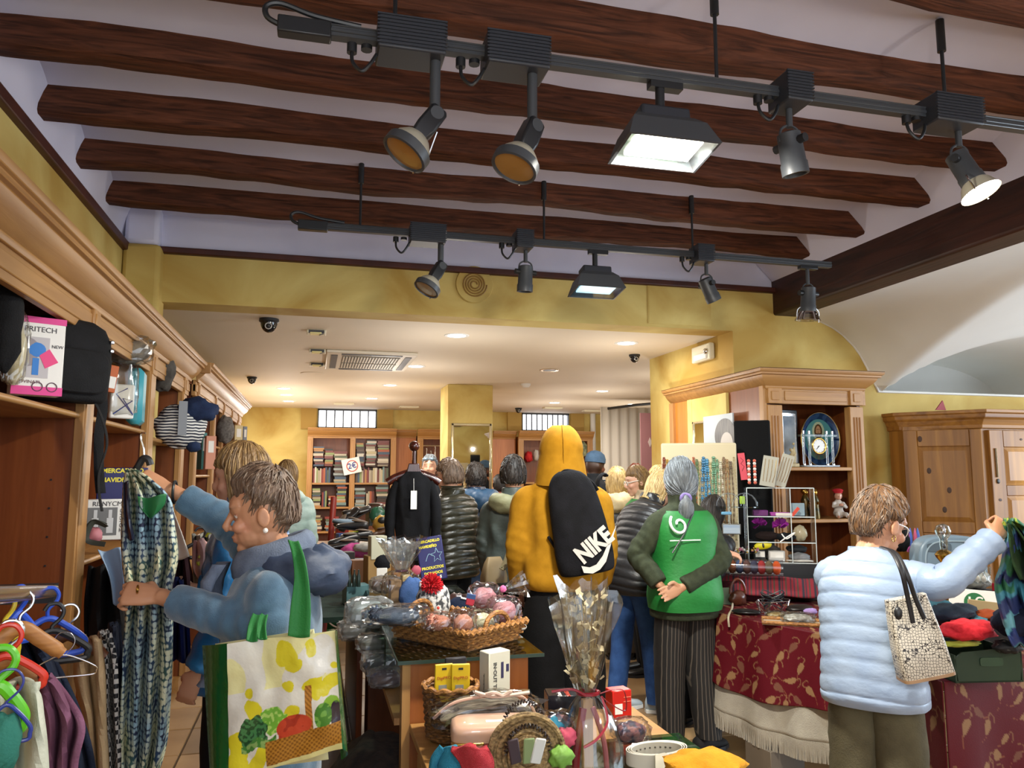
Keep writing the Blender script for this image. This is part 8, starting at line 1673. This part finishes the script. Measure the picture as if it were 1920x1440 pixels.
obj('brass_font', G().lathe([(.04, 0), (.03, .02), (.012, .05), (.012, z0_-.03), (.035, z0_), (.04, z0_+.012), (.03, z0_+.025), (.012, z0_+.035)], 20), M_brass, t); obj('glass_chimney', G().lathe([(.014, z0_+.03), (.018, z0_+.055), (.016, z0_+.08), (.03, z0_+.10), (.034, z0_+.118), (.026, z0_+.14), (.006, z0_+.148)], 20), clear('lamp_glass', '#dfe4e0', .22, .05), t); obj('wheel', G().sph((-.016, -.02, z0_+.05), .008, 8), M_black, t)
for k, (px, c, lb) in enumerate(((1704, 'b04a8a', 'pink pen tip standing left'), (1709, '3a58a8', 'blue pen tip standing second'), (1718, 'b04a6a', 'red pink pen tip standing third'), (1723, '3a58a8', 'blue pen tip standing fourth'))): solo('felt_pen', G().lathe([(.008, 0), (.009, .08), (.006, .10), (.002, .12)], 10).xf(T(0, 0, 0)), c3(c), lb+' behind the woman with glasses', 'pen', W(px, 1035, d=3.9), group='pens behind the woman with glasses')
lump('black_pompom_hat', 'black hat shape seen just past the woman with glasses', 'hat', W(1690, 1035, d=3.75), .09, .08, .13, fab('black_velvet', '#060607'), 5)
for k, (px, py, d, m, lb) in enumerate(((1730, 1108, 3.5, mat('gold_bits', '#8a6a2a', '#c4a44a', sc=(40, 40, 40), rough=.3), 'heap of gilt trinkets under the raised arm'), (1832, 1105, 3.55, mat('crystal_bits', '#77746c', '#b5b2a8', sc=(30, 30, 30), rough=.2), 'cluster of glassware under the raised cuff'))): lump('trinket_heap', lb, 'ornament', W(px, py, d=d), .15, .10, .08, m, 4+k, fold=.05)
q_ = W(1838, 1107, d=3.5); carton('riser', 'black display riser under the small clear glasses', 'box', V((q_.x, q_.y, .752)), .24, .14, q_.z-.753, M_black, -.3)
for k, px in enumerate((1815, 1828, 1840, 1852)): solo('small_glass', G().lathe([(.014, 0), (.016, .002), (.004, .012), (.004, .03), (.016, .045), (.017, .075)], 14), M_acryl, ('first', 'second', 'third', 'fourth')[k]+' small clear glass left to right under the raised cuff', 'glass', W(px, 1095, d=3.45), group='small glasses')
carton('orange_box', 'orange wood box between the gilt trinkets and the price sign', 'box', W(1765, 1125, d=3.5), .07, .05, .07, c3('8f5a26'), .1); carton('red_flower', 'small red object at the right of the 1€ card', 'ornament', W(1866, 1108, d=3.5), .02, .02, .035, c3('a8182a'), .2)
# red triangle on the wardrobe
solo('paper_star_tip', G().prism([(-.05, 0), (.045, 0), (.02, .075)], 0, .01, FRONT(0, 0, 0)), c3('8a1c20'), 'red triangular decoration tip on top of the pine wardrobe', 'decoration', W(1763, 769, Y=4.95))
# patterned handbag
h0 = W(1735, 1265, d=2.60); ph = thing('tote_handbag', 'cream handbag with black geometric pattern and dark straps on her shoulder', 'bag', h0, -.28)
m_geo = mat('geo_print', '#c9c0ae', rough=.35); nt = m_geo.node_tree; N = nt.nodes; tc = N.new('ShaderNodeTexCoord'); mp = N.new('ShaderNodeMapping'); mp.inputs['Scale'].default_value = (105, 105, 105); vo = N.new('ShaderNodeTexVoronoi'); vo.feature = 'DISTANCE_TO_EDGE'; vo.inputs['Scale'].default_value = 1; vo.inputs['Randomness'].default_value = .55
rp = N.new('ShaderNodeValToRGB'); rp.color_ramp.elements[0].position = .045; rp.color_ramp.elements[0].color = lin('#2a211c'); rp.color_ramp.elements[1].position = .09; rp.color_ramp.elements[1].color = lin('#cdc5b4'); nt.links.new(tc.outputs['Object'], mp.inputs[0]); nt.links.new(mp.outputs[0], vo.inputs[0]); nt.links.new(vo.outputs['Distance'], rp.inputs[0]); nt.links.new(rp.outputs[0], N['Principled BSDF'].inputs['Base Color'])
MT = RY(-.20)
obj('bag_body', G().rings([[MT @ V((x*.085*k, y*.045*k2, z)) for x, y in rr_(1, 1, 28)] for z, k, k2 in ((0, 1, 1), (.005, 1.02, 1.04), (.10, .98, .9), (.20, .88, .6), (.262, .80, .45))]), m_geo, ph, smooth=50); obj('base_trim', G().rings([[MT @ V((x*.087, y*.048, z)) for x, y in rr_(1, 1, 28)] for z in (-.006, .004)]), mat('tan_trim', '#9a7a5a', rough=.5), ph)
hi_ = (T(h0) @ RZ(-.28)).inverted()
for k, pts in enumerate(([(1712, 1168), (1702, 1120), (1690, 1070), (1672, 1035), (1652, 1026)], [(1733, 1160), (1716, 1120), (1700, 1075), (1680, 1038), (1658, 1028)])): obj('strap', G().tube(cat_rom([hi_ @ W(x, y, d=2.56 if i < 3 else 2.56+.07*(i-2)) for i, (x, y) in enumerate(pts)], 6), .0085, 8, flat=(.5, 1)), mat('strap_black', '#17161a', rough=.45), ph)
obj('clasp', G().sph(hi_ @ W(1684, 1150, d=2.56), (.014, .012, .022), 10), M_black, ph)
# settle things on the surface below them
for nm, z in (('denim_bag', .851), ('navy_pouch', .851), ('leather_purse', .851), ('leather_purse.001', .851), ('spray_bottle', .851), ('gift_hamper', .851), ('bobble_hat', .851)):
    if nm in bpy.data.objects: bpy.data.objects[nm].location.z = z
# portrait poster before the side mirror, fur throw under the display table, boots under the rail
pa, pb = W(1319, 800, X=3.11), W(1374, 800, X=3.11); zt_ = W(1345, 778, X=3.11).z
po = thing('portrait_poster', 'pale poster with the dark hair and forehead of a woman, before the side mirror', 'poster', (3.11, pb.y, 1.25), 0); Lp = pa.y-pb.y
obj('sheet', G().box(0, 0, 0, .012, Lp, zt_-1.25), mat('poster_pale', '#a9b2b8', rough=.5), po)
obj('printed_hair', G().rings([[(-.0012-o, Lp*.26+.155*math.cos(a)*Lp*2.2, zt_-1.25-.17+.135*math.sin(a)) for a in [2*PI*i/30 for i in range(30)]] for o in (0, .001)]), mat('print_hair', '#2c2a2c', '#57534f', rough=.5, sc=(20, 60, 8)), po)
obj('printed_forehead', G().rings([[(-.0028-o, Lp*.20+.10*math.cos(a)*Lp*2.0, zt_-1.25-.235+.09*math.sin(a)) for a in [2*PI*i/30 for i in range(30)]] for o in (0, .001)]), mat('print_face', '#b3aca4', rough=.5), po)
p = W(712, 1440, d=3.0); lump('fur_throw', 'dark brown fur throw heaped on the floor under the glass table shelf', 'throw', (.27, 3.2, 0), .42, .9, .48, mat('brown_fur', '#15100c', '#33261d', rough=.95, sc=(30, 30, 30), bump=.9), 6, amp=.12)
for k, (px, py) in enumerate(((338, 1385), (352, 1372))):
    q = W(px, py, d=2.9); bo_ = thing('ankle_boot', ('left', 'right')[k]+' dark ankle boot standing on the floor behind the held dress', 'boot', (q.x, q.y, 0), 1.2, 'boots under the rail')
    obj('boot_upper', shoe_geo(.26, 0, .09), mat('boot_dark', '#1c1613', rough=.4), bo_, smooth=70); obj('boot_shaft', G().lathe([(.042, .04), (.045, .12), (.05, .22), (.046, .22), (.04, .1)], 16).xf(T(0, -.08, 0)), mat('boot_dark', '#1c1613'), bo_)
